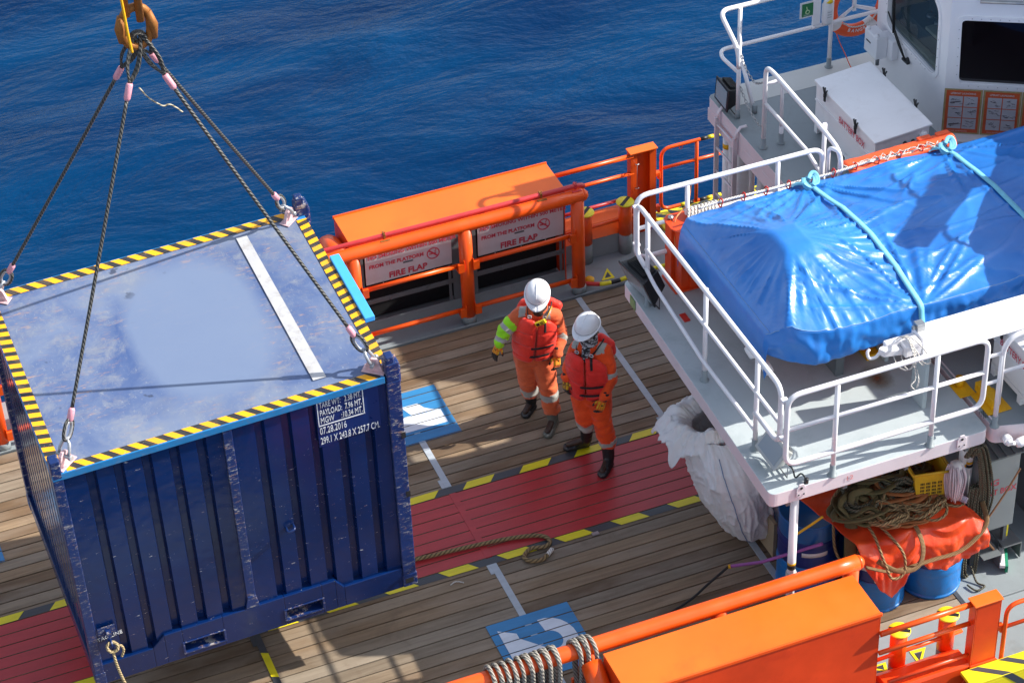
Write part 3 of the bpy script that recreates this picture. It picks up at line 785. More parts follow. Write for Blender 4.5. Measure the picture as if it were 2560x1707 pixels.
# diagonal end pipes at the left end of each casing
for near, lab in ((False, 'thick orange pipe stub left of the far vent casing beside the container'), (True, 'thick orange pipe stub left of the foreground casing below the rope coils')):
    s_ = sg(near); b = MB()
    xs_ = -1.535 if near else -1.60; b.tube(arc([(xs_, mir(.70, near), 1.14), (xs_, mir(.95, near), 1.0), (xs_, mir(1.40, near), .60)] if near else [(xs_, .66, 1.10), (xs_, 1.22, 1.0), (xs_, 1.34, .4)], .2), .095 if near else .12, 24)
    tag(b.build('fender_pipe', m_orange), lab, 'pipe')

# ---- bulwark cap, side rails, gate posts
def bulwark(near, label):
    s_ = sg(near); Y = lambda y: mir(y, near)
    t = thing('bulwark', (1.5, Y(1.2), 0), label, 'bulwark')
    b = MB()
    x0, x1 = (1.02, 1.93)
    b.prism([(x0, Y(1.02), .0), (x0, Y(1.04), .24), (x0, Y(1.06), .24), (x0, Y(1.06), .0)][::s_], (x1-x0-.12, 0, 0))
    b.build('inner_plate', m_grey, t, bevel=.004)
    b = MB()
    b.prism([(x0, Y(1.035), .241), (x0, Y(1.16), .36), (x0, Y(1.36), .38), (x0, Y(1.375), .35), (x0, Y(1.36), -1.2), (x0, Y(1.345), -1.2), (x0, Y(1.34), .34), (x0, Y(1.07), .22)][::s_], (x1-x0-.10, 0, 0))
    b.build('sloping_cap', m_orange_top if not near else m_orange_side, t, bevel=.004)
    b = MB(); b.tube([(x0, Y(1.33), .44), (x1, Y(1.33), .46)], .02, 10); b.build('edge_pipe', m_redpipe if not near else m_orange_side, t)
    return t
bulwark(False, 'low orange bulwark with a grey inner plate beside the far bollards')
bulwark(True, 'low orange bulwark below the near bollards at the bottom right')
def side_rail(near, label, x1):
    Y = lambda y: mir(y, near); t = thing('side_rail', (1.4, Y(1.29), 0), label, 'railing')
    for z in (1.03, .80):
        b = MB(); b.tube([(.93, Y(1.29), z), (x1, Y(1.29), z+.005)], .027 if z > 1 else .022, 12); b.build('rail', m_orange, t)
    return t
side_rail(False, 'two thin orange rails between the far vent casing and the far gate post', 2.0)
side_rail(True, 'two thin orange rails in front of the near bollards', 1.86)
b = MB(); b.tube([(1.0, -6.07, .41), (1.93, -6.07, .43)], .019, 10); b.lathe([(.0, .0), (.019, .0), (.012, .01)], (1.93, -6.07, .43), 10, 0, Matrix.Rotation(R(90), 4, 'Y'))
tag(b.build('mooring_bar', m_orange), 'short orange bar running through the near pair of bollards', 'bar')
b = MB(); b.tube([(1.0, 1.03, .41), (1.93, 1.03, .43)], .019, 10); tag(b.build('mooring_bar', m_orange), 'short orange bar running through the far pair of bollards', 'bar')

def gate_post(near, x0, x1, label):
    Y = lambda y: mir(y, near); s_ = sg(near)
    t = thing('gate_post', ((x0+x1)/2, Y(1.36), 0), label, 'post')
    b = MB(); zt_ = 1.07
    lo = -.0 if not near else .02
    # box channel open towards the deck
    def pl(xa, xb, ya, yb, za, zb, m=0): b.box((xa, min(Y(ya), Y(yb)), za), (xb, max(Y(ya), Y(yb)), zb), m)
    pl(x0, x0+.012, 1.27, 1.375, lo, zt_); pl(x1-.012, x1, 1.27, 1.375, lo, zt_); pl(x0+.0125, x1-.0125, 1.365, 1.375, lo-.3, zt_)
    pl(x0+.0125, x0+.08, 1.27, 1.28, lo, zt_-.001); pl(x1-.08, x1-.0125, 1.27, 1.28, lo, zt_-.001)
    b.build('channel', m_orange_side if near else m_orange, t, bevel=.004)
    b = MB(); pl(x0-.012, x1+.012, 1.25, 1.385, zt_+.001, zt_+.016); b.build('cap_plate', m_orange_top, t, bevel=.004)
    if near:
        b = MB(); b.prism([(x0-.0, Y(1.378), .36), (x0-.02, Y(1.378), .25), (x0-.12, Y(1.378), .10), (x0-.3, Y(1.378), .02), (x1+.0, Y(1.378), .02), (x1, Y(1.378), .36)], (0, -.012, 0)); b.build('curved_gusset', m_orange_side, t, bevel=.003)
    for z in (.66, .20):
        b = MB(); b.box((x1, min(Y(1.30), Y(1.36)), z), (x1+.07, max(Y(1.30), Y(1.36)), z+.05)); b.tube([(x1+.06, Y(1.33), z-.05), (x1+.06, Y(1.33), z+.02)], .02, 10); b.build('hinge', m_orange, t, bevel=.008)
    if not near:
        b = MB()
        for z in (.94, .62): b.tube([(x0+.05, 1.262, z), (x0+.05, 1.235, z), (x0+.085, 1.235, z), (x0+.085, 1.262, z)], .006, 6)
        b.tube([(x0+.07, 1.25, .94), (x0+.065, 1.25, .62)], .003, 5); b.build('lock_pin', m_steel, t)
    return t
gate_post(False, 1.96, 2.27, 'orange box channel gate post on the far side with a locking pin')
gate_post(True, 1.82, 2.08, 'wide orange gate post at the bottom right of the photo')

def gate(near, x0, x1, label):
    Y = mir(1.37, near); t = thing('side_gate', ((x0+x1)/2, Y, 0), label, 'gate', 'orange side gates')
    b = MB(); b.tube(arc_closed([(x0, Y, .14), (x0, Y, .965), (x1, Y, .965), (x1, Y, .14)], .12), .021, 12, closed=True); b.build('frame', m_orange, t)
    b = MB(); b.tube([(x0, Y, .705), (x1, Y, .705)], .019, 10); b.build('mid_bar', m_orange, t)
    b = MB(); xm = (x0+x1)/2; b.tube([(xm, Y, .14), (xm, Y, .96)], .022, 10); b.build('upright', m_orange, t)
    for i, x in enumerate((x0+.24, x0+.48, x0+.66)):
      for z in (.14, .965):
        if i == 0 and z > .5: continue
        b = MB(); b.tube([(x, Y, z), (x+.09, Y, z)], .0218, 12, i % 2); b.tube([(x+.0905, Y, z), (x+.16, Y, z)], .0218, 12, (i+1) % 2); b.build('hazard_tape', [m_deckyellow, m_black], t)
    b = MB(); b.tube(arc_closed([(x0+.22, Y, .945), (x0+.26, Y, .945), (x0+.26, Y, .905), (x0+.22, Y, .905)], .02), .005, 6, closed=True); b.build('ring', m_orange, t)
    return t
gate(False, 2.375, 3.25, 'tubular orange side gate beyond the white platform rail, open sea behind')
gate(True, 2.145, 3.1, 'tubular orange side gate at the bottom right corner, beside the wide gate post')
# hazard plates with lettering (rescue zone) by each gate
def zone(near, label):
    Y = lambda y: mir(y, near); t = thing('rescue_zone_plate', (3.0, Y(1.33), 0), label, 'floor marking', 'rescue zone plates by the side gates')
    x0, x1, ya, yb = (2.32, 4.3, 1.16, 1.50)
    lo, hi = min(Y(ya), Y(yb)), max(Y(ya), Y(yb))
    zt_ = .03
    b = MB(); b.box((x0, lo, -.02), (x1, hi, zt_)); pl = b.build('plate', m_deckyellow, t, bevel=.003)
    b = MB()
    for k in range(3):
        xx = x0 + .02 + k*.17
        b.prism([(xx, hi-.012, zt_+.002), (xx, hi-.09-.0, zt_+.002), (xx+.28, lo+.01, zt_+.002), (xx+.36, lo+.01, zt_+.002)][::1], (0, 0, .0015))
    for k in range(7): b.prism([(x0+.42+k*.24, hi-.005, zt_+.002), (x0+.30+k*.24, hi-.05, zt_+.002), (x0+.42+k*.24, hi-.05, zt_+.002), (x0+.54+k*.24, hi-.005, zt_+.002)], (0, 0, .0015))
    b.build('black_stripe', m_deckblack, pl)
    if not near: text_mesh('RESCUE ZONE', .17, m_deckblack, 'lettering', pl, frame((2.69, 1.335, zt_+.003), (1, 0, 0), (0, 1, 0)), .001, .003, sx=.92)
    return t
zone(False, 'yellow RESCUE ZONE plate with black stripes beyond the platform rail')
zone(True, 'yellow plate with black stripes behind the near side gate')
# outer hull hazard band on the near side
b = MB(); b.box((1.72, -6.62, .30), (4.5, -6.43, .335)); b.box((1.72, -6.62, -.3), (4.5, -6.6, .2995))
o = tag(b.build('hull_hazard_band', m_deckyellow, bevel=.003), 'yellow hazard-striped ledge outside the near gate post', 'ledge')
b = MB()
for k in range(9):
    xx = 1.80+k*.30; b.prism([(xx, -6.44, .3365), (xx+.09, -6.44, .3365), (xx+.33, -6.615, .3365), (xx+.24, -6.615, .3365)][::-1], (0, 0, .0015))
    b.prism([(xx+.24, -6.6215, .335), (xx+.33, -6.6215, .335), (xx+.6, -6.6215, .06), (xx+.51, -6.6215, .06)], (0, -.0015, 0))
b.build('black_stripe', m_deckblack, o)

# ---- bollards
def bollard(x, near, label):
    y = mir(1.0, near); t = thing('bollard', (x, y, 0), label, 'bollard', 'yellow-capped mooring bollards')
    b = MB(); b.lathe([(.075, 0), (.075, .26)], (x, y, 0), 24); b.build('base', m_grey, t)
    b = MB(); b.lathe([(.0765, .255), (.0765, .655)], (x, y, 0), 24); b.build('barrel', m_orange, t)
    b = MB(); b.lathe([(.0, .655), (.098, .655), (.103, .665), (.098, .672), (0, .672)], (x, y, 0), 28); cp = b.build('cap', m_yellow2, t)
    a = R(40) if not near else R(-35); u = Vector((math.cos(a), math.sin(a), 0)); v = Vector((-u.y, u.x, 0)); o = Vector((x, y, .673)); b = MB()
    b.prism([o-u*.096-v*.02, o+u*.096-v*.02, o+u*.096+v*.02, o-u*.096+v*.02], (0, 0, .0025)); b.build('black_stripe', m_black, cp)
    return t
bollard(1.29, False, 'orange mooring bollard half hidden behind the right post of the far crash barrier')
bollard(1.77, False, 'orange mooring bollard with yellow cap near the far gate post')
bollard(1.30, True, 'orange mooring bollard with yellow cap beside the foreground casing')
bollard(1.79, True, 'orange mooring bollard with yellow cap beside the near gate post')
# yellow warning triangles painted on the steel deck
def triangle(pts, label):
    c = sum((Vector(p) for p in pts), Vector())/3
    t = thing('warning_triangle', c, label, 'painted sign', 'yellow warning triangles painted on the steel deck')
    b = MB(); out = [Vector(p) for p in pts]; inn = [c+(p-c)*.52 for p in out]
    for k in range(3):
        b.face([b.vert(v+Vector((0, 0, .003))) for v in (out[k], out[(k+1) % 3], inn[(k+1) % 3], inn[k])])
    b.build('border', m_yellow2, t, fix=True)
    b = MB(); b.face([b.vert(c+(p-c)*.40+Vector((0, 0, .0032))) for p in out]); b.build('symbol', m_deckblack, t, fix=True)
triangle([(1.30, .59, 0), (1.46, .585, 0), (1.45, .78, 0)], 'yellow warning triangle on the grey deck left of the far black floodlight')
triangle([(1.74, .60, 0), (1.90, .60, 0), (1.89, .79, 0)], 'yellow warning triangle on the grey deck hidden behind the black floodlight')
triangle([(1.61, -5.75, 0), (1.775, -5.76, 0), (1.61, -5.96, 0)], 'yellow warning triangle between the two near bollards')
triangle([(1.15, -5.78, 0), (1.35, -5.78, 0), (1.31, -5.90, 0)], 'yellow warning triangle beside the corner of the foreground casing')
# painted kerb pipe by the far barrier
t = thing('kerb_pipe', (1.35, .47, 0), 'low pipe banded red, yellow and black beside the foot of the far barrier', 'pipe')
P = spline([(1.07, .56, .06), (1.23, .475, .06), (1.38, .45, .06), (1.55, .46, .06), (1.75, .49, .06), (2.3, .49, .06)], 6)
for i, (a, c, mt) in enumerate(((0, 6, m_red), (6, 11, m_yellow2), (11, 15, m_black), (15, 20, m_yellow2), (20, 24, m_black), (24, len(P)-1, m_yellow2))):
    b = MB(); b.tube(P[a:c+1], .024, 12); b.build('pipe_band', mt, t)
b = MB(); b.lathe([(0, 0), (.05, 0), (.055, .05), (.03, .07), (0, .07)], (1.17, .62, .0), 16); tag(b.build('deck_valve_cover', m_amber), 'small amber valve cover beside the far warning triangle', 'valve cover')

# ================================================================ RAISED PLATFORM, UPPER DECK, CABIN
def rslab(b, pts, z0, z1, r, m_side=0, m_top=1):
    P = arc_closed([(p[0], p[1], 0) for p in pts], r, 5); n = len(P); k = len(b.v)
    b.v += [(p.x, p.y, z0) for p in P] + [(p.x, p.y, z1) for p in P]
    b.face([k+i for i in range(n)][::-1], m_side); b.face([k+n+i for i in range(n)], m_top)
    for i in range(n): b.face([k+i, k+(i+1) % n, k+n+(i+1) % n, k+n+i], m_side, None, False)
ZP = 2.2
t = thing('boat_platform', (1.3, -3.84, ZP), 'raised pale grey platform with white edges carrying the covered rescue boat', 'platform')
PT = t
b = MB(); rslab(b, [(.245, -5.50), (2.375, -5.50), (2.415, -2.20), (.335, -2.20)], 2.052, ZP, .07); b.build('deck_plate', [m_fascia, m_platform], t, bevel=.006)
b = MB()
for x, y in ((.56, -5.36), (2.235, -5.40), (2.16, -5.22)):
    pass
for x, y, bands in ((.56, -5.36, ((.55, .03, 0), (1.12, .05, 1), (1.165, .03, 0))), (2.61, -4.90, ((1.22, .035, 1), (1.26, .03, 0))), (2.538, -4.90, ((1.24, .04, 0),)), ):
    b = MB(); b.lathe([(.038, 0), (.038, 2.053 if x < 2.4 else 2.0)], (x, y, 0), 16); p = b.build('support_post', m_rail, t)
    for z, h_, k in bands:
        b = MB(); b.lathe([(.0388, z), (.0388, z+h_)], (x, y, 0), 16); b.build('tape_band', m_black if k else m_amber, p)
b = MB()
for x in (.45, 1.0, 1.6, 2.2): b.box((x-.02, -5.45, 1.97), (x+.02, -2.25, 2.052))
b.build('under_frame', m_greydk, t)
# rust stain plate mark, drain eyes on the edge
for x in (.535, 2.10):
    b = MB(); b.prism([(x-.045, -5.503, 2.10), (x+.045, -5.503, 2.10), (x+.045, -5.503, 2.19), (x+.02, -5.503, 2.235), (x-.02, -5.503, 2.235), (x-.045, -5.503, 2.19)], (0, -.012, 0))
    e = b.build('lashing_eye', m_fascia, t, bevel=.003)
    b = MB()
    for dx, dz, r_ in ((0, 2.195, .014), (-.025, 2.125, .008), (.025, 2.125, .008)): b.lathe([(0, 0), (r_, 0), (r_, .002), (0, .002)], (x+dx, -5.517, dz), 12, 0, Matrix.Rotation(R(90), 4, 'X'))
    b.build('eye_hole', m_dark, e)
b = MB(); b.tube(spline([(.90, -5.50, 2.148), (.885, -5.504, 2.10)], 2), .002, 4)
o = text_mesh('12', .07, paint('faint_red_chalk', (.62, .22, .22), .7, .2, 60, 0), 'chalk_mark', t, frame((.965, -5.506, 2.115), (1, 0, 0), (0, .0, 1)), .0008, sx=1.1)
b = MB(); b.box((.244, -2.56, 2.09), (.330, -2.44, 2.185)); 
b = MB(); b.prism([(.322, -2.52, 2.075), (.326, -2.40, 2.075), (.326, -2.40, 2.185), (.322, -2.52, 2.185)][::-1], (-.006, 0, 0)); b.build('green_sign', paint('faded_green_sign', (.16, .30, .10), .5, .2, 30, 0), t)

m_sleeve = m_grey
def railing(name, label, parts, posts, feet_z=ZP, group='white tubular deck rails'):
    c = Vector(parts[0][0][0]); t = thing(name, (c.x, c.y, feet_z), label, 'railing', group)
    for path, r, closed, kind in parts:
        b = MB(); b.tube(path, r, 12, closed=closed); b.build(kind, m_rail, t)
    for (x, y, z) in posts:
        b = MB(); b.lathe([(.0225, feet_z), (.0225, z)], (x, y, 0), 14); p = b.build('stanchion', m_rail, t)
        b = MB(); b.lathe([(.045, feet_z), (.045, feet_z+.006), (.027, feet_z+.008), (.027, feet_z+.115), (.0235, feet_z+.118)], (x, y, 0), 14); b.build('socket', m_sleeve, p)
    return t
y = -5.476
railing('railing', 'white tubular rail panel along the near edge of the boat platform', [
    (arc_closed([(.385, y, 2.47), (.385, y, 3.225), (2.29, y, 3.225), (2.29, y, 2.47)], .13), .024, True, 'rail_loop'),
    ([(.385, y, 2.86), (2.29, y, 2.86)], .019, False, 'mid_rail')], [(.85, y, 3.22), (1.80, y, 3.22)])
x = .385
railing('railing', 'white tubular rail along the deck-side edge of the boat platform', [
    (arc([(x, -2.62, 2.63), (x, -2.42, 2.66), (x, -2.42, 3.235), (x, -5.36, 3.235), (x+.0, -5.36, 2.62), (x, -4.90, 2.62)], .13), .024, False, 'top_rail'),
    ([(x, -2.63, 2.85), (x, -5.36, 2.85)], .019, False, 'mid_rail'),
    (arc([(x, -2.62, 2.63), (x, -2.80, 2.56), (x, -3.86, 2.43), (x, -4.90, 2.43)], .1), .019, False, 'low_rail')],
    [(.395, -4.90, 3.23), (.405, -3.86, 3.23), (.40, -2.63, 3.23)])
y = -2.29
railing('railing', 'white tubular rail behind the rescue boat on the far edge of the platform', [
    (arc_closed([(.435, y, 2.49), (.435, y, 3.205), (2.37, y, 3.205), (2.37, y, 2.49)], .13), .024, True, 'rail_loop'),
    ([(.435, y, 2.84), (2.37, y, 2.84)], .019, False, 'mid_rail')], [(.96, y, 3.20), (1.90, y, 3.20)])
# small clips joining the panels
for q, (x, yy, z) in enumerate(((.385, -5.42, 3.13), (.385, -5.42, 2.72), (.41, -2.355, 3.12), (.41, -2.355, 2.70), (2.37, -5.476, 3.0), (2.37, -5.476, 2.7))):
    b = MB(); b.box((x-.03, yy-.03, z), (x+.03, yy+.03, z+.03)) if q < 4 else b.box((x-.08, yy-.008, z), (x+.07, yy+.008, z+.035)); b.build('rail_clip', m_rail, PT, bevel=.006)

# ---- floodlights
def floodlight(loc, rz, tilt, mat, glassmat, label, size=(.30, .22, .13)):
    w_, h_, d_ = size
    M = Matrix.Translation(loc) @ Matrix.Rotation(rz, 4, 'Z')
    t = thing('floodlight', loc, label, 'floodlight', 'floodlights on the deck edges')
    T = M @ Matrix.Translation((0, 0, .06+h_*.55)) @ Matrix.Rotation(tilt, 4, 'Y')     # front faces local -X
    b = MB(); P = lambda *p: T @ Vector(p)
    fr = [(-d_*.5, -w_/2, -h_/2), (-d_*.5, w_/2, -h_/2), (-d_*.5, w_/2, h_/2), (-d_*.5, -w_/2, h_/2)]
    bk = [(d_*.5, -w_*.36, -h_*.30), (d_*.5, w_*.36, -h_*.30), (d_*.5, w_*.36, h_*.40), (d_*.5, -w_*.36, h_*.40)]
    k = [b.vert(P(*p)) for p in fr + bk]
    for f in ((3, 2, 1, 0), (4, 5, 6, 7), (0, 1, 5, 4), (1, 2, 6, 5), (2, 3, 7, 6), (3, 0, 4, 7)): b.face([k[i] for i in f])
    body = b.build('housing', mat, t, bevel=.008, fix=True)
    b = MB(); b.box((-d_*.5-.018, -w_/2-.012, -h_/2-.012), (-d_*.5-.001, w_/2+.012, h_/2+.012), 0, T); rim = b.build('front_rim', mat, t, bevel=.006)
    b = MB(); b.box((-d_*.5-.021, -w_/2+.018, -h_/2+.018), (-d_*.5-.0185, w_/2-.018, h_/2-.018), 0, T); b.build('lamp_glass', glassmat, rim)
    b = MB(); nf = 15
    for i in range(nf):
        yy = -w_*.33 + w_*.66*i/(nf-1); b.prism([P(-d_*.30, yy-.003, h_*.44), P(d_*.40, yy-.003, h_*.38), P(d_*.40, yy-.003, h_*.50), P(-d_*.30, yy-.003, h_*.58)], T.to_3x3() @ Vector((0, .006, 0)))
    b.build('cooling_fins', mat, t)
    b = MB(); b.tube([M @ Vector(p) for p in ((0, -w_/2-.03, .05+h_*.55), (0, -w_/2-.03, .02), (.0, w_/2+.03, .02), (0, w_/2+.03, .05+h_*.55))], .009, 6, flat=.5); b.build('bracket', m_steel if mat is not m_black else mat, t)
    return t
def glass(name, col, rough=.05):
    m = NT(name); m.set(Base_Color=col, Roughness=rough, Specular_IOR_Level=.8); return m.mat
m_lglass = glass('lamp_glass', (.32, .36, .38, 1), .08)
floodlight((.43, -2.52, ZP), R(8), R(-22), m_black, m_lglass, 'black floodlight with cooling fins at the far corner of the boat platform', (.42, .32, .19))
floodlight((.47, -5.17, ZP), R(0), R(38), m_lampgrey, m_lglass, 'silver floodlight tilted down at the near corner of the boat platform', (.34, .20, .11))
floodlight((2.56, .09, ZP), R(-2), R(4), m_black, m_lglass, 'black floodlight standing at the outer corner of the far upper deck', (.30, .24, .14))
b = MB(); b.tube(spline([(.50, -4.95, 2.46), (.46, -5.05, 2.26), (.52, -5.33, 2.30), (.52, -5.42, 2.25), (.58, -5.41, 2.26), (.60, -5.45, 2.24), (.60, -5.47, 2.20)], 8), .008, 6)
b.lathe([(.0, .0), (.02, .0), (.02, .05), (.012, .055), (0, .055)], (.60, -5.475, 2.2), 12)
tag(b.build('lamp_cable', m_black), 'black cable running from the silver floodlight to a deck gland', 'cable')
b = MB(); b.tube(spline([(.385, -5.33, 2.66), (.42, -5.36, 2.65), (.44, -5.38, 2.66)], 4), .014, 8); tag(b.build('red_tie', m_red), 'red tie on the rail beside the silver floodlight', 'tie')

# ---- upper deck
t = thing('upper_deck', (6, -2.5, ZP), 'white-edged grey upper deck carrying the cabin and battery boxes', 'upper deck')
b = MB(); rslab(b, [(2.475, .415), (2.425, -5.475), (2.72, -5.56), (9.5, -5.56), (9.5, .47), (2.9, .47)], 2.0, ZP-.002, .06, 0, 1); b.build('deck_plate', [m_fascia, m_grey], t, bevel=.006)
b = MB(); b.prism([(2.474, .41, 1.9), (2.452, -2.1, 1.9), (2.452, -2.1, 2.05), (2.474, .41, 2.05)], (.01, 0, 0)); b.box((2.46, -5.45, 2.2), (2.475, -2.4, 2.206)); b.build('edge_web', m_fascia, t)
b = MB(); b.box((2.7, .10, 2.1985), (9.4, .468, 2.2005)); b.build('walk_strip', paint('pale_walkway_paint', (.58, .58, .55), .5, .06, 2, .1, 60), t)
b = MB(); b.box((3.55, -5.0, 0.0), (9.4, -.05, 2.0)); b.build('lower_bulkhead', m_greydk, t)
b = MB()
for y_ in (.30, .05): b.lathe([(.045, 0), (.045, 2.0)], (2.95 if y_ > .2 else 2.60, y_, 0), 16)
b.build('support_post', m_rail, t)
for (x, y_, r_) in ((2.62, .22, .05), (2.75, .10, .07), (2.90, -.05, .05)):
    b = MB(); b.lathe([(r_, 0), (r_, 1.9)], (x, y_, 0), 18); p = b.build('vent_pipe', m_rail, t)
    b = MB(); b.lathe([(r_+.001, 1.62), (r_+.001, 1.68)], (x, y_, 0), 18); b.build('tape_band', m_amber, p)
b = MB(); b.lathe([(.045, 0), (.045, 1.99)], (3.1, .12, 0), 14); tag(b.build('red_standpipe', m_red), 'dark red standpipe below the far upper deck beside the white pipes', 'pipe')

# far upper-deck rails
def H(P, r=.024): return (P, r, False, 'rail')
railing('railing', 'white rail with a bent end around the outer corner of the far upper deck', [
    (arc([(7.6, .38, 3.215), (2.62, .38, 3.215), (2.55, .28, 3.215), (2.56, -.09, 3.02), (2.567, -.105, 2.8)], .16), .025, False, 'top_rail'),
    (arc([(7.6, .38, 2.745), (2.60, .38, 2.745), (2.54, .25, 2.745), (2.566, -.09, 2.745)], .12), .021, False, 'mid_rail'),
    ], [(2.80, .36, 3.21), (3.88, .375, 3.20), (5.4, .38, 3.2)])
t = thing('railing', (2.567, -.105, ZP), 'white rail end post with a chain, left of the far battery box', 'railing', 'white tubular deck rails')
for (x, y_, z0, z1, x2, y2_) in ((2.567, -.105, ZP, 3.05, 2.567, -.105), (2.77, -.094, ZP, 2.66, 2.80, .33)):
    b = MB(); b.tube([(x, y_, z0), (x2, y2_, z1)], .023, 12); p = b.build('stanchion', m_rail, t); b = MB(); b.lathe([(.028, ZP), (.028, ZP+.10)], (x, y_, 0), 12); b.build('socket', m_grey, p)
b = MB(); b.tube([(2.567, -.10, 2.96), (2.66, .05, 2.99), (2.78, .33, 2.99)], .014, 8); b.build('link_bar', m_rail, t)
railing('railing', 'white sloping handrail beside the far battery box', [
    (arc([(2.56, -.715, 2.2), (2.56, -.715, 3.17), (2.545, -.93, 3.21), (2.50, -2.02, 3.235), (2.50, -2.42, 3.19), (2.50, -2.42, 2.50)], .16), .024, False, 'top_rail'),
    ([(2.56, -.73, 2.74), (2.52, -1.70, 2.78), (2.5, -2.42, 2.62)], .02, False, 'mid_rail'),
    (arc([(2.56, -.72, 2.96), (2.76, -.70, 2.96), (2.763, -.71, 2.2)], .09), .018, False, 'return_bar'),
    (arc([(2.44, -2.28, 2.5), (2.44, -2.28, 3.19), (2.50, -2.40, 3.19), (2.50, -2.40, 2.5)], .06), .02, False, 'loop')], [(2.56, -.716, 2.5), (2.57, -1.95, 3.22), (2.763, -.71, 2.4)])
def chain(pts, label, r=.011):
    P = spline(pts, 10); b = MB(); L = 0; step = .034; pos = []
    for i in range(1, len(P)):
        seg = (P[i]-P[i-1]).length; d = 0
        while L <= seg - d + 1e-9 and seg > 0:
            d += L; pos.append((P[i-1].lerp(P[i], d/seg), (P[i]-P[i-1]).normalized())); L = step
            if d + step > seg: L = step-(seg-d); break
        else: L -= seg
        if L < 0: L = step
    for k, (p, d) in enumerate(pos):
        u = d.orthogonal().normalized(); u = u if k % 2 else d.cross(u)
        b.tube([p-d*.022, p-d*.014+u*r, p+d*.014+u*r, p+d*.022, p+d*.014-u*r, p-d*.014-u*r], .0042, 5, closed=True)
    return tag(b.build('chain', m_steel), label, 'chain', 'chains across the rail gap')
chain([(2.575, -.10, 3.0), (2.58, -.25, 2.86), (2.585, -.45, 2.82), (2.57, -.70, 2.98)], 'upper chain hanging across the gap in the far white rail')
chain([(2.575, -.10, 2.62), (2.60, -.28, 2.42), (2.61, -.50, 2.34), (2.57, -.70, 2.45)], 'lower chain hanging across the gap in the far white rail')
# near upper-deck rail, yellow pads, vent, grate
y = -5.476
railing('railing', 'white rail at the right edge of the photo in front of the near battery box', [
    (arc([(2.45, y, 2.45), (2.445, y, 3.18), (5.0, y, 3.20)], .2), .024, False, 'top_rail'),
    ([(2.445, y, 2.80), (5.0, y, 2.82)], .019, False, 'mid_rail')], [(2.442, y, 3.0), (2.84, y+.20, 2.86), (3.6, y, 3.2)])
for x, yy, lab, w_ in ((2.46, -4.90, 'yellow footplate with a stub on the deck right of the boat platform', .20), ):
    t = thing('deck_socket', (x, yy, ZP), lab, 'deck socket'); b = MB(); b.box((x-.10, yy-.13, ZP), (x+.06, yy+.10, ZP+.008)); b.build('base_plate', m_amber, t, bevel=.002)
    b = MB(); b.lathe([(.04, ZP), (.04, ZP+.10), (.0, ZP+.10)], (x-.02, yy+.03, 0), 16); b.build('stub', m_amber, t)
t = thing('deck_chock', (2.56, -5.15, ZP), 'yellow angled chock on the deck behind the near rail', 'chock')
b = MB(); b.box((2.46, -5.34, ZP), (2.70, -5.02, ZP+.008)); b.build('base_plate', m_amber, t, bevel=.002)
b = MB(); b.box((2.53, -5.28, ZP+.009), (2.62, -4.98, ZP+.10)); b.build('block', m_amber, t, bevel=.004)
t = thing('deck_chock', (1.93, -4.15, ZP), 'yellow chock on the platform half under the covered boat', 'chock')
b = MB(); b.box((1.86, -4.22, ZP), (1.99, -3.70, ZP+.06)); b.build('block', m_amber, t, bevel=.004)
b = MB(); b.box((2.0, -4.3, ZP), (2.04, -3.5, ZP+.10)); b.build('stiffener', m_platform, t, bevel=.003)
b = MB()
for i in range(7):
    for j in range(6):
        b.lathe([(0, ZP+.003), (.006, ZP+.003)], (2.41+i*.018+(j % 2)*.009, -5.345+j*.016, 0), 6)
tag(b.build('drain_grate', m_black, fix=True), 'small round-holed drain grate behind the near rail', 'grate')
t = thing('tank_vent', (2.62, -5.60, 2.07), 'white tank vent head on the edge below the near rail', 'vent')
b = MB(); b.tube([(2.51, -5.56, 2.11), (2.51, -5.62, 2.11)], .045, 18); b.tube([(2.51, -5.62, 2.11), (2.51, -5.65, 2.10)], .03, 14); b.build('flange', m_rail, t)
b = MB(); b.tube([(2.52, -5.62, 2.09), (2.58, -5.62, 2.06)], .02, 10); b.build('neck', m_rail, t)
b = MB(); b.lathe([(0, -.055), (.035, -.05), (.045, -.02), (.045, .03), (.035, .055), (0, .06)], (2.64, -5.62, 2.06), 18, 0, Matrix.Rotation(R(80), 4, 'Y')); b.build('float_bulb', m_rail, t)
b = MB(); b.tube([(2.70, -5.60, 2.08), (3.4, -5.60, 2.14)], .008, 6); tag(b.build('white_cord', m_whiterope), 'thin white cord running right from the tank vent', 'cord')

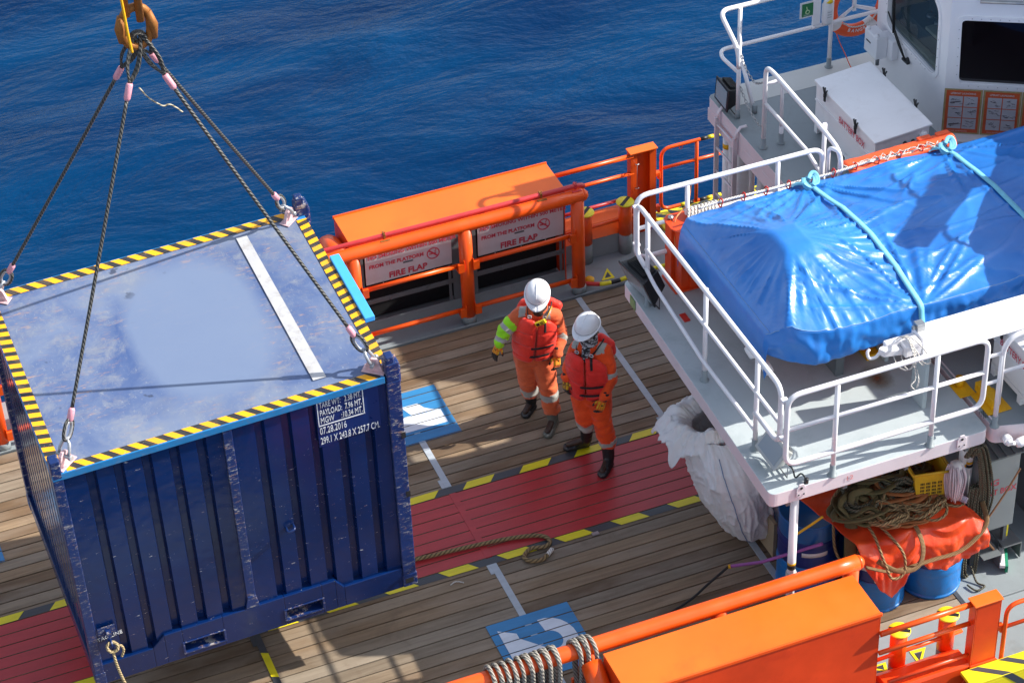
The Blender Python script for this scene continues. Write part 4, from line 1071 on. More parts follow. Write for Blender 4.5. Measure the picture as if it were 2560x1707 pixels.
# ---- battery boxes
def battery_box(x0, y0, y1, label, near=False):
    x1 = x0+.60; zl = 2.82; t = thing('battery_box', (x0, (y0+y1)/2, ZP), label, 'battery box', 'white battery boxes')
    z0 = 2.33
    b = MB(); b.prism([(x0, y0, z0), (x1, y0, z0), (x1, y0, zl+.02), (x0, y0, zl-.03)], (0, y1-y0, 0)); b.build('body', m_white, t, bevel=.006)
    b = MB(); b.prism([(x0-.02, y0-.02, zl-.030), (x1+.02, y0-.02, zl+.021), (x1+.02, y0-.02, zl+.048), (x0-.02, y0-.02, zl-.003)], (0, y1-y0+.04, 0)); b.build('lid', m_white, t, bevel=.008)
    b = MB(); b.box((x0-.014, y0+.01, z0+.28-.02), (x0+.0-.001, y1-.01, z0+.28)); b.build('seam_strip', m_white, t, bevel=.002)
    for xx in (x0, x1-.05):
        for yy in (y0, y1-.06, (y0+y1)/2-.1):
            b = MB(); b.box((xx, yy, ZP), (xx+.05, yy+.06, z0-.0)); b.build('foot', m_white, t)
    b = MB(); b.box((x0-.001, y0+.001, ZP+.08), (x0+.004, y1-.001, z0)); b.build('skirt', m_white, t)
    L = y1-y0
    for (xx, zz) in ((x0-.035, zl-.02), (x1+.035, zl+.03)):
        for q in (.20, .72):
            yy = y1 - q*L; b = MB()
            b.box((xx-.008, yy-.013, zz-.085), (xx+.008, yy+.013, zz-.02)); 
            for a in (-.6, 0, .6): b.tube([(xx, yy, zz-.01), (xx, yy+.075*math.sin(a), zz+.075*math.cos(a))], .009, 6)
            b.lathe([(0, zz-.03), (.018, zz-.03), (.018, zz), (0, zz)], (xx, yy, 0), 10)
            b.build('wing_latch', m_black, t)
    text_mesh('BATTERY BOX', .10, m_signred, 'lettering', t, frame((x0-.0155, y1-.42*L if not near else y1-.12, zl-.195), (0, -1, 0), (0, 0, 1)), .0008, .001, sx=.82)
    if not near:
        for k, yy in enumerate((0, 1)):
            b = MB(); xx = x0+.33+k*.09; b.lathe([(0, 0), (.022, 0), (.022, .03), (0, .03)], (xx, y0, zl-.11), 12, 0, Matrix.Rotation(R(90), 4, 'X')); b.tube(spline([(xx, y0-.03, zl-.11), (xx+.02, y0-.06, zl-.13), (xx+.03, y0-.05, zl-.22)], 5), .012, 8)
            b.build('cable_gland', m_black, t)
        b = MB(); b.lathe([(0, 0), (.04, 0), (.045, .02), (.035, .04), (0, .045)], (x1-.08, y0, zl-.06), 16, 0, Matrix.Rotation(R(90), 4, 'X')); b.build('vent_cap', m_white, t)
    return t
battery_box(3.17, -1.90, -.66, 'white BATTERY BOX with black wing latches in front of the slanting cabin window')
battery_box(2.79, -5.98+.35, -4.82, 'white BATTERY BOX at the right edge behind the near rail', True)

# ---- cabin
t = thing('cabin', (5.2, -1.2, ZP), 'white cabin with a slanting window, a wide dark window and red instruction posters', 'cabin')
CB = t; D2 = Vector((.859, -.511, 0)).normalized(); N2 = Vector((-.511, -.859, 0)).normalized(); C2 = Vector((4.3, -1.27, 0)); ZR = 3.93
e2 = C2 + D2*1.45
outline = [(4.3, .145), (4.3, -1.27), (e2.x, e2.y), (e2.x, -5.04-e2.y), (4.3, -4.35), (4.3, -5.185), (8.5, -5.185), (8.5, .145)]
WH = []
# wall 1 with a window hole: built as pieces round the opening
win1 = [(-.05, 3.66), (-.085, 2.90), (-.17, 2.86), (-1.055, 2.815), (-1.10, 2.85), (-1.07, 3.42), (-1.06, 3.56), (-.95, 3.66)]
win1 = [(-.075, 3.70), (-.085, 2.915), (-.155, 2.865), (-1.00, 2.812), (-1.095, 2.84), (-1.075, 3.45), (-1.06, 3.56), (-.90, 3.70)]
def wall_with_hole(name, O, ex, W, z0, z1, hole, mat, parent, depth, frame_w=.045, frame_mat=None):
    """plane wall with a polygonal hole (list of (s, z)); inner reveal and raised frame"""
    O = Vector(O); ex = Vector(ex).normalized(); n_ = ex.cross(Vector((0, 0, 1))).normalized()      # outward normal
    P = lambda s_, z, d=0: O + ex*s_ + Vector((0, 0, z)) + n_*d
    bm = bmesh.new()
    outer = [bm.verts.new(P(*q)) for q in ((0, z0), (W, z0), (W, z1), (0, z1))]
    inner = [bm.verts.new(P(*q)) for q in hole]
    E = [bm.edges.new((outer[i-1], outer[i])) for i in range(4)] + [bm.edges.new((inner[i-1], inner[i])) for i in range(len(inner))]
    bmesh.ops.triangle_fill(bm, edges=E, use_beauty=True)
    cx = sum(h_[0] for h_ in hole)/len(hole); cz = sum(h_[1] for h_ in hole)/len(hole)
    bad = []
    for f in bm.faces:
        c = f.calc_center_median(); s_ = (c-O).dot(ex); z = c.z
        ins = False; k = len(hole); j = k-1
        for i in range(k):
            if (hole[i][1] > z) != (hole[j][1] > z) and s_ < (hole[j][0]-hole[i][0])*(z-hole[i][1])/(hole[j][1]-hole[i][1])+hole[i][0]: ins = not ins
            j = i
        if ins: bad.append(f)
    bmesh.ops.delete(bm, geom=bad, context='FACES_ONLY')
    bk = [bm.verts.new(P(q[0], q[1], -depth)) for q in hole]
    for i in range(len(hole)): bm.faces.new((inner[i-1], inner[i], bk[i], bk[i-1]))
    bmesh.ops.recalc_face_normals(bm, faces=bm.faces)
    me = bpy.data.meshes.new(name); bm.to_mesh(me); bm.free(); me.materials.append(mat); me.transform(world_of(parent).inverted())
    o = bpy.data.objects.new(name, me); C.objects.link(o); o.parent = parent
    # frame
    b = MB(); nh = len(hole)
    def off(d):
        out = []
        for i in range(nh):
            a = Vector(hole[i-1]).to_2d() if False else Vector((hole[i-1][0], hole[i-1][1])); c = Vector((hole[i][0], hole[i][1])); e = Vector((hole[(i+1) % nh][0], hole[(i+1) % nh][1]))
            d1 = (c-a).normalized(); d2 = (e-c).normalized(); m1 = Vector((d1.y, -d1.x)); m2 = Vector((d2.y, -d2.x)); mm = (m1+m2).normalized()
            area = sum(hole[q-1][0]*hole[q][1]-hole[q][0]*hole[q-1][1] for q in range(nh)); sgn = 1 if area > 0 else -1
            out.append(c + mm*sgn*d/max(.5, mm.dot(m1)))
        return out
    A = off(.004); B_ = off(frame_w)
    for i in range(nh):
        j = (i+1) % nh
        q = [b.vert(P(A[i].x, A[i].y, .018)), b.vert(P(A[j].x, A[j].y, .018)), b.vert(P(B_[j].x, B_[j].y, .018)), b.vert(P(B_[i].x, B_[i].y, .018))]; b.face(q)
        q2 = [b.vert(P(B_[i].x, B_[i].y, .0)), b.vert(P(B_[j].x, B_[j].y, .0))]; b.face([q[3], q[2], q2[1], q2[0]])
        q3 = [b.vert(P(A[i].x, A[i].y, -.01)), b.vert(P(A[j].x, A[j].y, -.01))]; b.face([q[1], q[0], q3[0], q3[1]])
    b.build('window_frame', frame_mat or mat, o, fix=True)
    return o, P
def cabin_paint():
    m = NT('cabin_white_paint'); co = m.coord(); c = m.mix(m.ramp(m.noise(co, 1.5, 5), [(.3, (0,0,0)), (.75, (1,1,1))]), (.78, .78, .81, 1), (.87, .865, .89, 1))
    m.set(Base_Color=c, Roughness=.42); m.bump(m.noise(co, 2.5, 2), .25, .02); return m.mat
m_cab = cabin_paint()
def fine(hole, k=None):
    P = arc_closed([(p[0], p[1], 0) for p in hole], .05, 4); return [(p.x, p.y) for p in P]
h1 = fine([(.145-s_, z) for s_, z in win1])
w1, P1 = wall_with_hole('wall', (4.3, .145, 0), (0, -1, 0), 1.415, ZP-.1, 4.1, h1, m_cab, CB, .05)
def tint(name, col, alpha_mix=.25, rough=.03):
    m = NT(name); t_ = m.t; g = m.n('ShaderNodeBsdfTransparent'); g.inputs[0].default_value = (.72, .80, .84, 1); mx = m.n('ShaderNodeMixShader'); mx.inputs[0].default_value = alpha_mix
    m.set(Base_Color=col, Roughness=rough, Specular_IOR_Level=.9)
    m.l(m.b.outputs[0], mx.inputs[2]); m.l(g.outputs[0], mx.inputs[1]); m.l(mx.outputs[0], m.t.nodes['Material Output'].inputs[0]); return m.mat
m_tint = tint('window_glass', (.05, .08, .10, 1), .42)
def pane(P, hole, d, mat, parent):
    b = MB(); b.face([b.vert(P(q[0], q[1], -d)) for q in hole]); return b.build('pane', mat, parent, fix=True)
pane(P1, h1, .03, m_tint, w1)
h2 = fine([(.135, 2.845), (2.1 if False else 1.30, 2.835), (1.30, 3.575), (.115, 3.57)])
w2_, P2 = wall_with_hole('wall', (4.3, -1.27, 0), D2, 1.45, ZP-.1, 4.1, h2, m_cab, CB, .05, .05)
m_blackglass = glass('dark_window_glass', (.006, .004, .006, 1), .06)
pane(P2, h2, .035, m_blackglass, w2_)
# frame rivets
for wo_, P_, hole in ((w1, P1, h1), (w2_, P2, h2)):
    b = MB(); n_ = len(hole)
    for i in range(n_):
        a = Vector((hole[i][0], hole[i][1])); c = Vector((hole[(i+1) % n_][0], hole[(i+1) % n_][1])); L = (c-a).length; k = int(L/.09)
        for q in range(k):
            p = a.lerp(c, (q+.5)/k); dirn = (c-a).normalized(); nn = Vector((dirn.y, -dirn.x)); cc = Vector((sum(h_[0] for h_ in hole)/n_, sum(h_[1] for h_ in hole)/n_))
            if (p-cc).dot(nn) < 0: nn = -nn
            p = p + nn*.026; o_ = P_(p.x, p.y, .018); u_ = (P_(p.x+.004, p.y, .018)-o_); v_ = Vector((0, 0, .004)); n3 = u_.cross(v_).normalized()
            b.prism([o_-u_-v_, o_+u_-v_, o_+u_+v_, o_-u_+v_], n3*.004)
    r_ = b.build('rivets', m_steel, wo_); r_['kind'] = 'stuff'
# remaining walls + roof
b = MB()
for i in range(2, 8):
    a = Vector((*outline[i], 0)); c = Vector((*outline[(i+1) % 8], 0)); k = [b.vert(v) for v in (a+Vector((0, 0, 2.0)), c+Vector((0, 0, 2.0)), c+Vector((0, 0, 4.1)), a+Vector((0, 0, 4.1)))]; b.face(k)
b.build('rear_walls', m_cab, CB, fix=False)
b = MB(); k = len(b.v); pts = [(4.22, .225), (4.22, -1.29), (e2.x-.03, e2.y-.05), (e2.x-.03, -5.04-e2.y+.05), (4.22, -4.33), (4.22, -5.265), (8.6, -5.265), (8.6, .225)]
b.v += [(p[0], p[1], 4.101) for p in pts] + [(p[0], p[1], 4.16) for p in pts]; b.face([k+i for i in range(8)]); b.face([k+8+i for i in range(8)][::-1])
for i in range(8): b.face([k+i, k+8+i, k+8+(i+1) % 8, k+(i+1) % 8])
rf = b.build('roof', m_cab, CB, bevel=.01, fix=True)
b = MB(); b.box((6.50, -3.05, 5.40), (9.2, -.05, 5.50)); b.box((6.9, -2.9, 4.16), (9.0, -.2, 5.40)); b.build('shade_slab', m_cab, CB, bevel=.01)  # unseen slab and block, added to shade the battery box lid and tarpaulin
b = MB(); q0 = C2 + N2*.0 + D2*.27
b.tube([P2(.27, 3.80, .03), P2(1.45, 3.82, .03)], .018, 8); b.build('gutter', m_steel, CB)
# interior seen through the slanting window: console, floor, chair arm
b = MB(); b.box((4.45, -1.2, 2.85), (4.95, -.05, 3.02)); b.box((4.7, -1.1, 3.02), (4.98, -.2, 3.25)); b.box((5.2, -1.2, 2.2), (5.6, 0, 3.3))
b.build('console', paint('console_grey', (.07, .09, .10), .5, .15, 6, .1), CB, bevel=.01)
b = MB(); b.box((4.36, -1.25, 2.55), (4.44, .12, 2.86)); b.box((4.46, -.9, 3.021), (4.68, -.55, 3.06)); b.box((4.4, -.2, 3.55), (6.4, -.08, 3.62), 0); b.build('console_trim', paint('cream_trim', (.42, .42, .33), .5, .1, 6, .1), CB, bevel=.01)
for yy in (-.42, -.58):
    b = MB(); b.lathe([(0, 0), (.045, 0), (.045, .02), (0, .022)], (4.60, yy, 3.065), 18); b.build('console_dial', m_steel, CB)
# window wiper
t = thing('window_wiper', (4.27, -.50, 2.68), 'black window wiper hanging in front of the slanting cabin window', 'wiper')
b = MB(); b.tube([(4.262, -.53, 2.70), (4.255, -.40, 2.80), (4.25, -.29, 2.92), (4.25, -.26, 3.30)], .011, 8); b.tube([(4.262, -.52, 2.71), (4.25, -.33, 2.92), (4.25, -.15, 3.07)], .008, 8); b.build('arm', m_black, t)
b = MB(); b.tube([(4.24, -.30, 2.90), (4.238, -.265, 3.20), (4.235, -.25, 3.72)], .013, 6); b.build('blade', m_rubber, t)
b = MB(); b.lathe([(0, 0), (.03, 0), (.022, .03), (0, .035)], (4.30, -.535, 2.69), 12, 0, Matrix.Rotation(R(-90), 4, 'Y')); b.box((4.25, -.60, 2.675), (4.285, -.48, 2.70)); b.build('pivot', m_black, t, bevel=.003)
# electric box on the cabin wall
t = thing('junction_box', (4.1, -.1, 2.55), 'white electric box with corner bolts on the left cabin wall', 'electric box')
b = MB(); b.box((4.085, -.24, 2.57), (4.22, .02, 2.83)); b.build('box', m_cab, t, bevel=.012)
b = MB(); b.box((4.2205, -.33, 2.58), (4.299, -.08, 2.80)); b.build('wall_mount', m_cab, t, bevel=.006)
for yy, zz in ((-.20, 2.845), (-.02, 2.845)):
    b = MB(); b.lathe([(0, 0), (.022, 0), (.022, .03), (0, .032)], (4.11, yy, zz-.02), 12); b.build('bolt', m_cab, t)
b = MB(); b.box((4.081, -.12, 2.71), (4.0855, -.03, 2.724)); b.build('latch_slot', m_black, t)
b = MB(); b.tube([(4.12, -.22, 2.57), (4.12, -.22, 2.50)], .02, 10); b.build('cable_gland', m_greydk, t)
# posters
m_pred = paint('poster_orange_red', (.62, .10, .03), .55, .12, 14, 0, dirt=(.5, .16, .03, 1), dirt_amt=.4)
m_pwhite = paint('poster_panel_white', (.50, .49, .53), .5, .06, 14, 0)
m_pedge = paint('poster_foil_edge', (.42, .34, .16), .5, .25, 18, 0, dirt=(.6, .2, .05, 1), dirt_amt=.5)
m_ink = paint('poster_ink', (.13, .12, .14), .6, .2, 30, 0)
rnd = random.Random(5)
for k, (s0, lab, ttl, tail) in enumerate(((0.012, 'leftmost red instruction poster with six picture panels on the cabin wall', 'LIFEBOAT LAUNCHING', 'FOR USE BY TRAINED PERSONNEL'), (.400, 'second red instruction poster from the left on the cabin wall', 'LIFERAFT LAUNCHING', 'FOLLOW THE INSTRUCTIONS'), (.785, 'rightmost red instruction poster, cut by the photo edge', 'LIFERAFT LAUNCHING', 'FOLLOW THE INSTRUCTIONS'))):
    t = thing('safety_poster', P2(s0+.18, 2.24, .0), lab, 'poster', 'red instruction posters on the cabin wall')
    def bx(b, s_, s2, za, zb, d0, d1, m=0):
        k_ = len(b.v); b.v += [tuple(P2(*q)) for q in ((s_, za, d0), (s2, za, d0), (s2, zb, d0), (s_, zb, d0), (s_, za, d1), (s2, za, d1), (s2, zb, d1), (s_, zb, d1))]
        for f in ((3, 2, 1, 0), (4, 5, 6, 7), (0, 1, 5, 4), (1, 2, 6, 5), (2, 3, 7, 6), (3, 0, 4, 7)): b.face([k_+i for i in f], m)
    b = MB(); bx(b, s0-.008, s0+.372, 2.238, 2.768, .001, .004); b.build('border', m_pedge, t)
    b = MB(); bx(b, s0+.012, s0+.352, 2.256, 2.752, .0045, .0065); b.build('sheet', m_pred, t)
    text_mesh(ttl, .030, m_signwhite, 'title', t, frame(P2(s0+.055, 2.708, .0068), D2, (0, 0, 1)), .0003, .0004, sx=.80)
    text_mesh(tail, .014, m_signwhite, 'footer', t, frame(P2(s0+.055, 2.266, .0068), D2, (0, 0, 1)), .0003, sx=.9)
    for r_ in range(3):
        for c_ in range(2):
            a0 = s0+.042+c_*.148; z0_ = 2.30+(2-r_)*.132
            b = MB(); bx(b, a0, a0+.138, z0_, z0_+.122, .0068, .0082); pn = b.build('picture_panel', m_pwhite, t)
            b = MB()
            for q in range(6):
                x_ = a0+.02+rnd.random()*.09; zz = z0_+.02+rnd.random()*.08; P_ = [P2(x_+.035*j/3*rnd.choice((1, 1, -.5)), zz+.02*(rnd.random()-.4), .0086) for j in range(4)]; b.tube(P_, .0013+.001*rnd.random(), 4)
            if (r_, c_) in ((2, 0), (0, 0)) and k == 0: b.prism([P2(a0+.012, z0_+.035, .0084), P2(a0+.118, z0_+.055, .0084), P2(a0+.118, z0_+.07, .0084), P2(a0+.012, z0_+.05, .0084)], N2*.001)
            b.build('drawing', m_ink, pn)
b = MB(); k = len(b.v)
bx_pts = [C2+D2*-.02+N2*.001, C2+D2*1.45+N2*.001, C2+D2*1.45+N2*.14, C2+D2*-.02+N2*.14]
b.prism([(p.x, p.y, 2.199) for p in bx_pts], (0, 0, .030)); b.build('wall_sill', m_cab, CB, bevel=.004, fix=True)
# lifebuoy with bracket, light and sign on the far rail
t = thing('lifebuoy', (4.22, .50, 2.80), 'orange lifebuoy with white bands hanging outside the far rail', 'lifebuoy')
m_buoy = paint('lifebuoy_orange', (.85, .10, .02), .5, .1, 8, .1); m_buoyw = paint('lifebuoy_white', (.74, .70, .68), .5, .08, 8, .1)
n = 96; Rr, rr = .315, .075; cx, cy, cz = 4.24, .47, 2.835
b = MB(); k = 0
for i in range(n):
    a = 2*PI*i/n
    for j in range(14):
        q = 2*PI*j/14; r_ = Rr + rr*.95*math.cos(q); b.v.append((cx+r_*math.cos(a), cy+rr*.8*math.sin(q), cz+r_*math.sin(a)))
for i in range(n):
    a = (360*(i+.5)/n - 20) % 90
    for j in range(14): b.face([i*14+j, i*14+(j+1) % 14, ((i+1) % n)*14+(j+1) % 14, ((i+1) % n)*14+j], 1 if a < 20 else 0, None, True)
ring = b.build('ring', [m_buoy, m_buoyw], t, fix=True)
lets = []
for i, ch in enumerate('BANGKOK'):
    a = R(-118 + i*10.5); rr_ = .275
    lets.append(text_mesh(ch, .055, m_buoyw, 'port_name', ring, frame((cx+(rr_+.0)*math.cos(a)-.012, cy-rr*.80-.0025, cz+(rr_+.03)*math.sin(a)), (-math.sin(a), 0, math.cos(a)), (-math.cos(a), 0, -math.sin(a))), .0008, .001))
b = MB(); P = [(cx+.245*math.cos(R(a))+.01*math.sin(a), cy-.06, cz+.245*math.sin(R(a))) for a in range(-140, -10, 10)]; b.tube(P, .009, 6); b.build('grab_line', m_whiterope, t)
b = MB(); b.box((4.15, .40, 2.80), (4.19, .43, 3.5)); b.prism([(4.15, .40, 2.86), (4.19, .40, 2.86), (3.94, .40, 2.68), (3.92, .40, 2.72)], (0, .02, 0)); b.prism([(4.15, .42, 2.84), (4.19, .42, 2.86), (4.44, .42, 2.76), (4.42, .42, 2.72)], (0, .02, 0))
tag(b.build('buoy_bracket', m_rail, bevel=.003, fix=True), 'white three-legged bracket holding the lifebuoy', 'bracket')
b = MB(); b.tube(spline([(3.97, .44, 2.60), (3.99, .36, 2.48), (4.03, .30, 2.36), (4.06, .22, 2.24), (4.09, .18, 2.21), (4.15, .10, 2.21), (4.27, .02, 2.22), (4.32, .0, 2.26)], 8), .005, 6); tag(b.build('buoy_line', m_buoy), 'thin orange line trailing from the lifebuoy to the deck', 'line')
t = thing('buoy_light', (3.74, .33, 2.78), 'white lifebuoy light case hanging on the far rail', 'buoy light')
b = MB(); b.box((3.645, .345, 2.76), (3.735, .37, 3.35)); b.prism([(3.645, .31, 2.775), (3.735, .31, 2.775), (3.735, .37, 2.72), (3.645, .37, 2.72)][::-1], (0, .0, .03)); b.build('backing_plate', m_rail, t, bevel=.003, fix=True)
b = MB(); b.lathe([(0, 2.80), (.05, 2.80), (.058, 2.84), (.058, 3.02), (.04, 3.06), (.04, 3.12), (0, 3.13)], (3.79, .31, 0), 18); b.build('case', m_signwhite, t)
b = MB(); b.box((3.76, .248, 2.88), (3.82, .2525, 2.99)); 
for z in (2.90, 2.93, 2.96): b.box((3.762, .2475, z), (3.812, .248, z+.006), 1)
b.build('case_label', [m_signwhite, m_grey], t)
b = MB(); b.lathe([(0, 3.06), (.045, 3.06), (.03, 3.10), (0, 3.12)], (3.80, .30, 0), 12); b.build('strap', m_yellow, t)
t = thing('green_sign', (3.58, .35, 2.9), 'square green lifebuoy sign on the far rail', 'sign')
b = MB(); b.box((3.493, .352, 2.895), (3.665, .36, 3.085)); b.build('board', m_signwhite, t, bevel=.003)
b = MB(); b.box((3.515, .349, 2.915), (3.645, .3515, 3.065)); b.build('green_panel', paint('sign_green', (.02, .17, .06), .5, .1, 10, 0), t)
b = MB(); b.tube([(3.58+.022*math.cos(q), .3475, 2.965+.022*math.sin(q)) for q in [PI*2*i/12 for i in range(12)]], .006, 5, closed=True); b.tube([(3.575, .3475, 2.99), (3.567, .3475, 3.03)], .005, 5); b.build('symbol', paint('sign_pale_green', (.45, .6, .35), .5, .1, 10, 0), t)
text_mesh('LIFEBUOY', .016, m_signwhite, 'lettering', t, frame((3.535, .3485, 2.925), (1, 0, 0), (0, 0, 1)), .0004)

# ladder from the far upper deck
t = thing('ladder', (2.8, .20, 0), 'grey side ladder hooked on the edge of the far upper deck', 'ladder')
for (x, y_, y2_) in ((2.46, .10, .10), (2.46, -.33, -.33)):
    b = MB(); b.box((x-.055, y_-.012, .05), (x-.003, y_+.012, 2.12)); st_ = b.build('side_rail', m_fascia, t, bevel=.003)
    b = MB(); b.tube([(x-.03, y_, 2.10), (x-.02, y_, 2.17), (x+.03, y_, 2.235), (x+.10, y_, 2.235)], .022, 8, flat=.5); b.build('hook', m_fascia, st_)
for z in [.3+.29*k for k in range(7)]:
    b = MB(); b.tube([(2.43, .10, z), (2.43, -.33, z)], .014, 8); b.build('rung', m_fascia, t)

# ================================================================ RESCUE BOAT UNDER ITS BLUE TARPAULIN
def tarp_mat():
    m = NT('glossy_blue_tarpaulin'); co = m.coord()
    c = m.mix(m.ramp(m.noise(co, 1.4, 5), [(.3, (0,0,0)), (.72, (1,1,1))]), (.010, .135, .48, 1), (.024, .22, .66, 1))
    c = m.mix(m.math('MULTIPLY', m.ramp(m.noise(co, 3.1, 7, .7), [(.55, (0,0,0)), (.75, (1,1,1))]), .3), c, (.06, .20, .55, 1))
    m.set(Base_Color=c, Roughness=.36, Specular_IOR_Level=.55, Coat_Weight=.15, Coat_Roughness=.2)
    m.bump(m.noise(co, 5, 5, .55, .8), .22, .02); return m.mat
m_tarp = tarp_mat()
BT = thing('rescue_boat', (2.6, -3.6, ZP), 'rescue boat under a glossy blue tarpaulin strapped down on the platform', 'rescue boat')
# hull and buoyancy tube beneath
b = MB(); P = arc_closed([(1.0, -2.72, 2.84), (1.0, -4.42, 2.80), (5.6, -4.48, 2.84), (6.6, -3.6, 3.0), (5.6, -2.70, 2.84)], .3); b.tube(P, .10, 14, closed=True); b.build('buoyancy_tube', m_buoy, BT)
b = MB(); b.prism([(.92, -2.75, 2.82), (.92, -4.45, 2.82), (.92, -4.1, 2.55), (.92, -3.6, 2.36), (.92, -3.1, 2.55)], (5.0, 0, 0)); b.build('hull', m_red, BT, bevel=.02, fix=True)
t = thing('boat_cradle', (2.4, -3.6, ZP), 'grey cradle frames under the covered rescue boat', 'cradle')
for x in (1.5, 3.6): b = MB(); b.prism([(x, -2.9, ZP), (x, -4.3, ZP), (x, -4.3, 2.62), (x, -3.6, 2.34), (x, -2.9, 2.62)], (.08, 0, 0)); b.build('frame', m_greydk, t, fix=True)
PK = (1.28, -3.72); X0, X1, YF, YN = .745, 5.9, -2.50, -4.66
def ridged(v): return 1 - abs(2*abs(v) % 2 - 1) if False else 1-abs(v)
def tz(x, y):
    """height of the cover's top skin"""
    dx, dy = x-PK[0], (y-PK[1])
    k = max(0, min(1, (x-1.42)/.75)); zc = 3.42*(1-k) + 3.16*k - .03*max(0, x-2.2) + .13*max(0, min(1, (x-3.9)/.8))
    zc += .035*max(0, 1-abs(x-2.1)/.25)
    sl = .48*(1-k) + .15*k
    sm = lambda a, c, h: (lambda t_: (a*t_+c*(1-t_)) - h*t_*(1-t_))(max(0, min(1, .5+.5*(c-a)/h)))
    zN = 3.06 + (y-YN)*sl; zF = 3.00 + (YF-y)*(.40*(1-k)+.16*k); zL = 2.97 + (x-X0)*1.05
    z = sm(sm(zN, zF, .05), sm(zL, zc, .05), .045)
    d = math.hypot(dx, dy)
    th = math.atan2(dy, dx)
    fall = max(0, 1-math.exp(-(d/.3)**2))*math.exp(-max(0, d-.5)/.75)
    f1 = nz(th*3.4+1.7, d*.5, .4); f2 = nz(th*7+5, d*1.0, 2.2)
    f3 = nz(th*13+2, d*1.2, 6.2)
    rg = lambda q, w_: math.exp(-abs(q)/w_)
    z += fall*min(1, 3*max(0, d-.12))*(.050*rg(f1, .07) + .028*rg(f2, .07) + .006*rg(f3, .08) - .012)
    # long soft folds over the rest, fanning from the strap knots
    for (kx, ky, amp) in ((2.10, -2.50, .028), (3.55, -2.52, .028), (2.12, -4.66, .026)):
        ex, ey = x-kx, y-ky; q = math.hypot(ex, ey); a = math.atan2(ey, ex)
        z += amp*(1.6*math.exp(-abs(nz(a*4.6+kx*3, q*.5, ky))/.10)-.5)*math.exp(-((q-.5)/.5)**2)
    z += .022*math.exp(-abs(nz(x*.9+y*1.0, y*3.2-x*.9, 9.1))/.07)*min(1, max(0, (x-1.2)))
    z += .006*(1-2*abs(nz(x*3+y*2, y*4-x, 3)))
    return z
def edge_pull(x): return .02*nz(x*2.3, 1.1)
def cover(u, v):
    # u along the boat; v across: 0 far hem, 1 near hem
    sk = .07
    xu = u
    ku = .045                                      # first part of u is the short skirt at the left end
    x = X0 + .06*0 + (X1-X0)*max(0, (xu-ku)/(1-ku))**1.0
    skl = max(0, (ku-xu)/ku)
    if v < sk: y = YF; sv = (sk-v)/sk; side = 1
    elif v > 1-.13: y = YN; sv = (v-1+.13)/.13; side = -1
    else: y = YF + (YN-YF)*(v-sk)/(1-sk-.13); sv = 0; side = 0
    # rounded plan at the left corners
    yn_lim = YN + .30*math.exp(-max(0, x-X0)/.16); yf_lim = YF - .12*math.exp(-max(0, x-X0)/.20) 
    w_ = (y-YF)/(YN-YF); y = yf_lim + (yn_lim-yf_lim)*w_
    z = tz(x, y)
    # left slope: from the peak down to the left edge
    t_ = min(1, max(0, (x-X0)/.40)); ze = 2.96 - .02*w_ + .06*(1-w_) if w_ < .9 else 2.96
    if x < X0+.05: z = min(z, 2.97+(x-X0)*.9)
    z += .025*(1-2*abs(nz(y*3.0, x*1.5, 8)))*(1-t_)*t_*3
    xo = x; yo = y
    if side == 1: z -= sv*.15; yo += .015*math.sin(x*9)*sv + .012*sv
    if side == -1:
        zh = 2.79 - .05*math.exp(-((x-1.1)/.35)**2) + .02*nz(x*2, 5) + .10*max(0, (x-2.0))*.35
        ztop = z; z = ztop*(1-sv) + zh*sv; bul = math.sin(sv*PI)
        yo -= .022*bul + .02*sv + (.030*nz(x*6, sv*1.6, 2.2) + .018*nz(x*13, sv*2, 4))*min(1, sv*2.5)*1.4
    if skl:
        z = z - skl*(.30 + .02*nz(y*3, 3)); xo = X0 - .012*math.sin(skl*PI) - .02*skl + .02*nz(y*5, skl*1.5)*skl
    return (xo, yo, z)
b = MB(); b.grid(cover, 260, 170)
cv = b.build('tarpaulin', m_tarp, BT)
md = cv.modifiers.new('thick', 'SOLIDIFY'); md.thickness = .006; md.offset = 0
# seam stitching and hem rope
m_stitch = paint('pale_stitching', (.20, .36, .62), .6, .2, 40, 0)
b = MB(); b.tube([tuple(Vector(cover(.045+.955*i/200, .868)) + Vector((0, -.004, .004))) for i in range(200)], .0035, 5)
b.tube([tuple(Vector(cover(.05+.0*i, .08+.78*i/60)) + Vector((-.004, 0, .004))) for i in range(61)], .003, 5)
o = b.build('seam', m_stitch, cv)
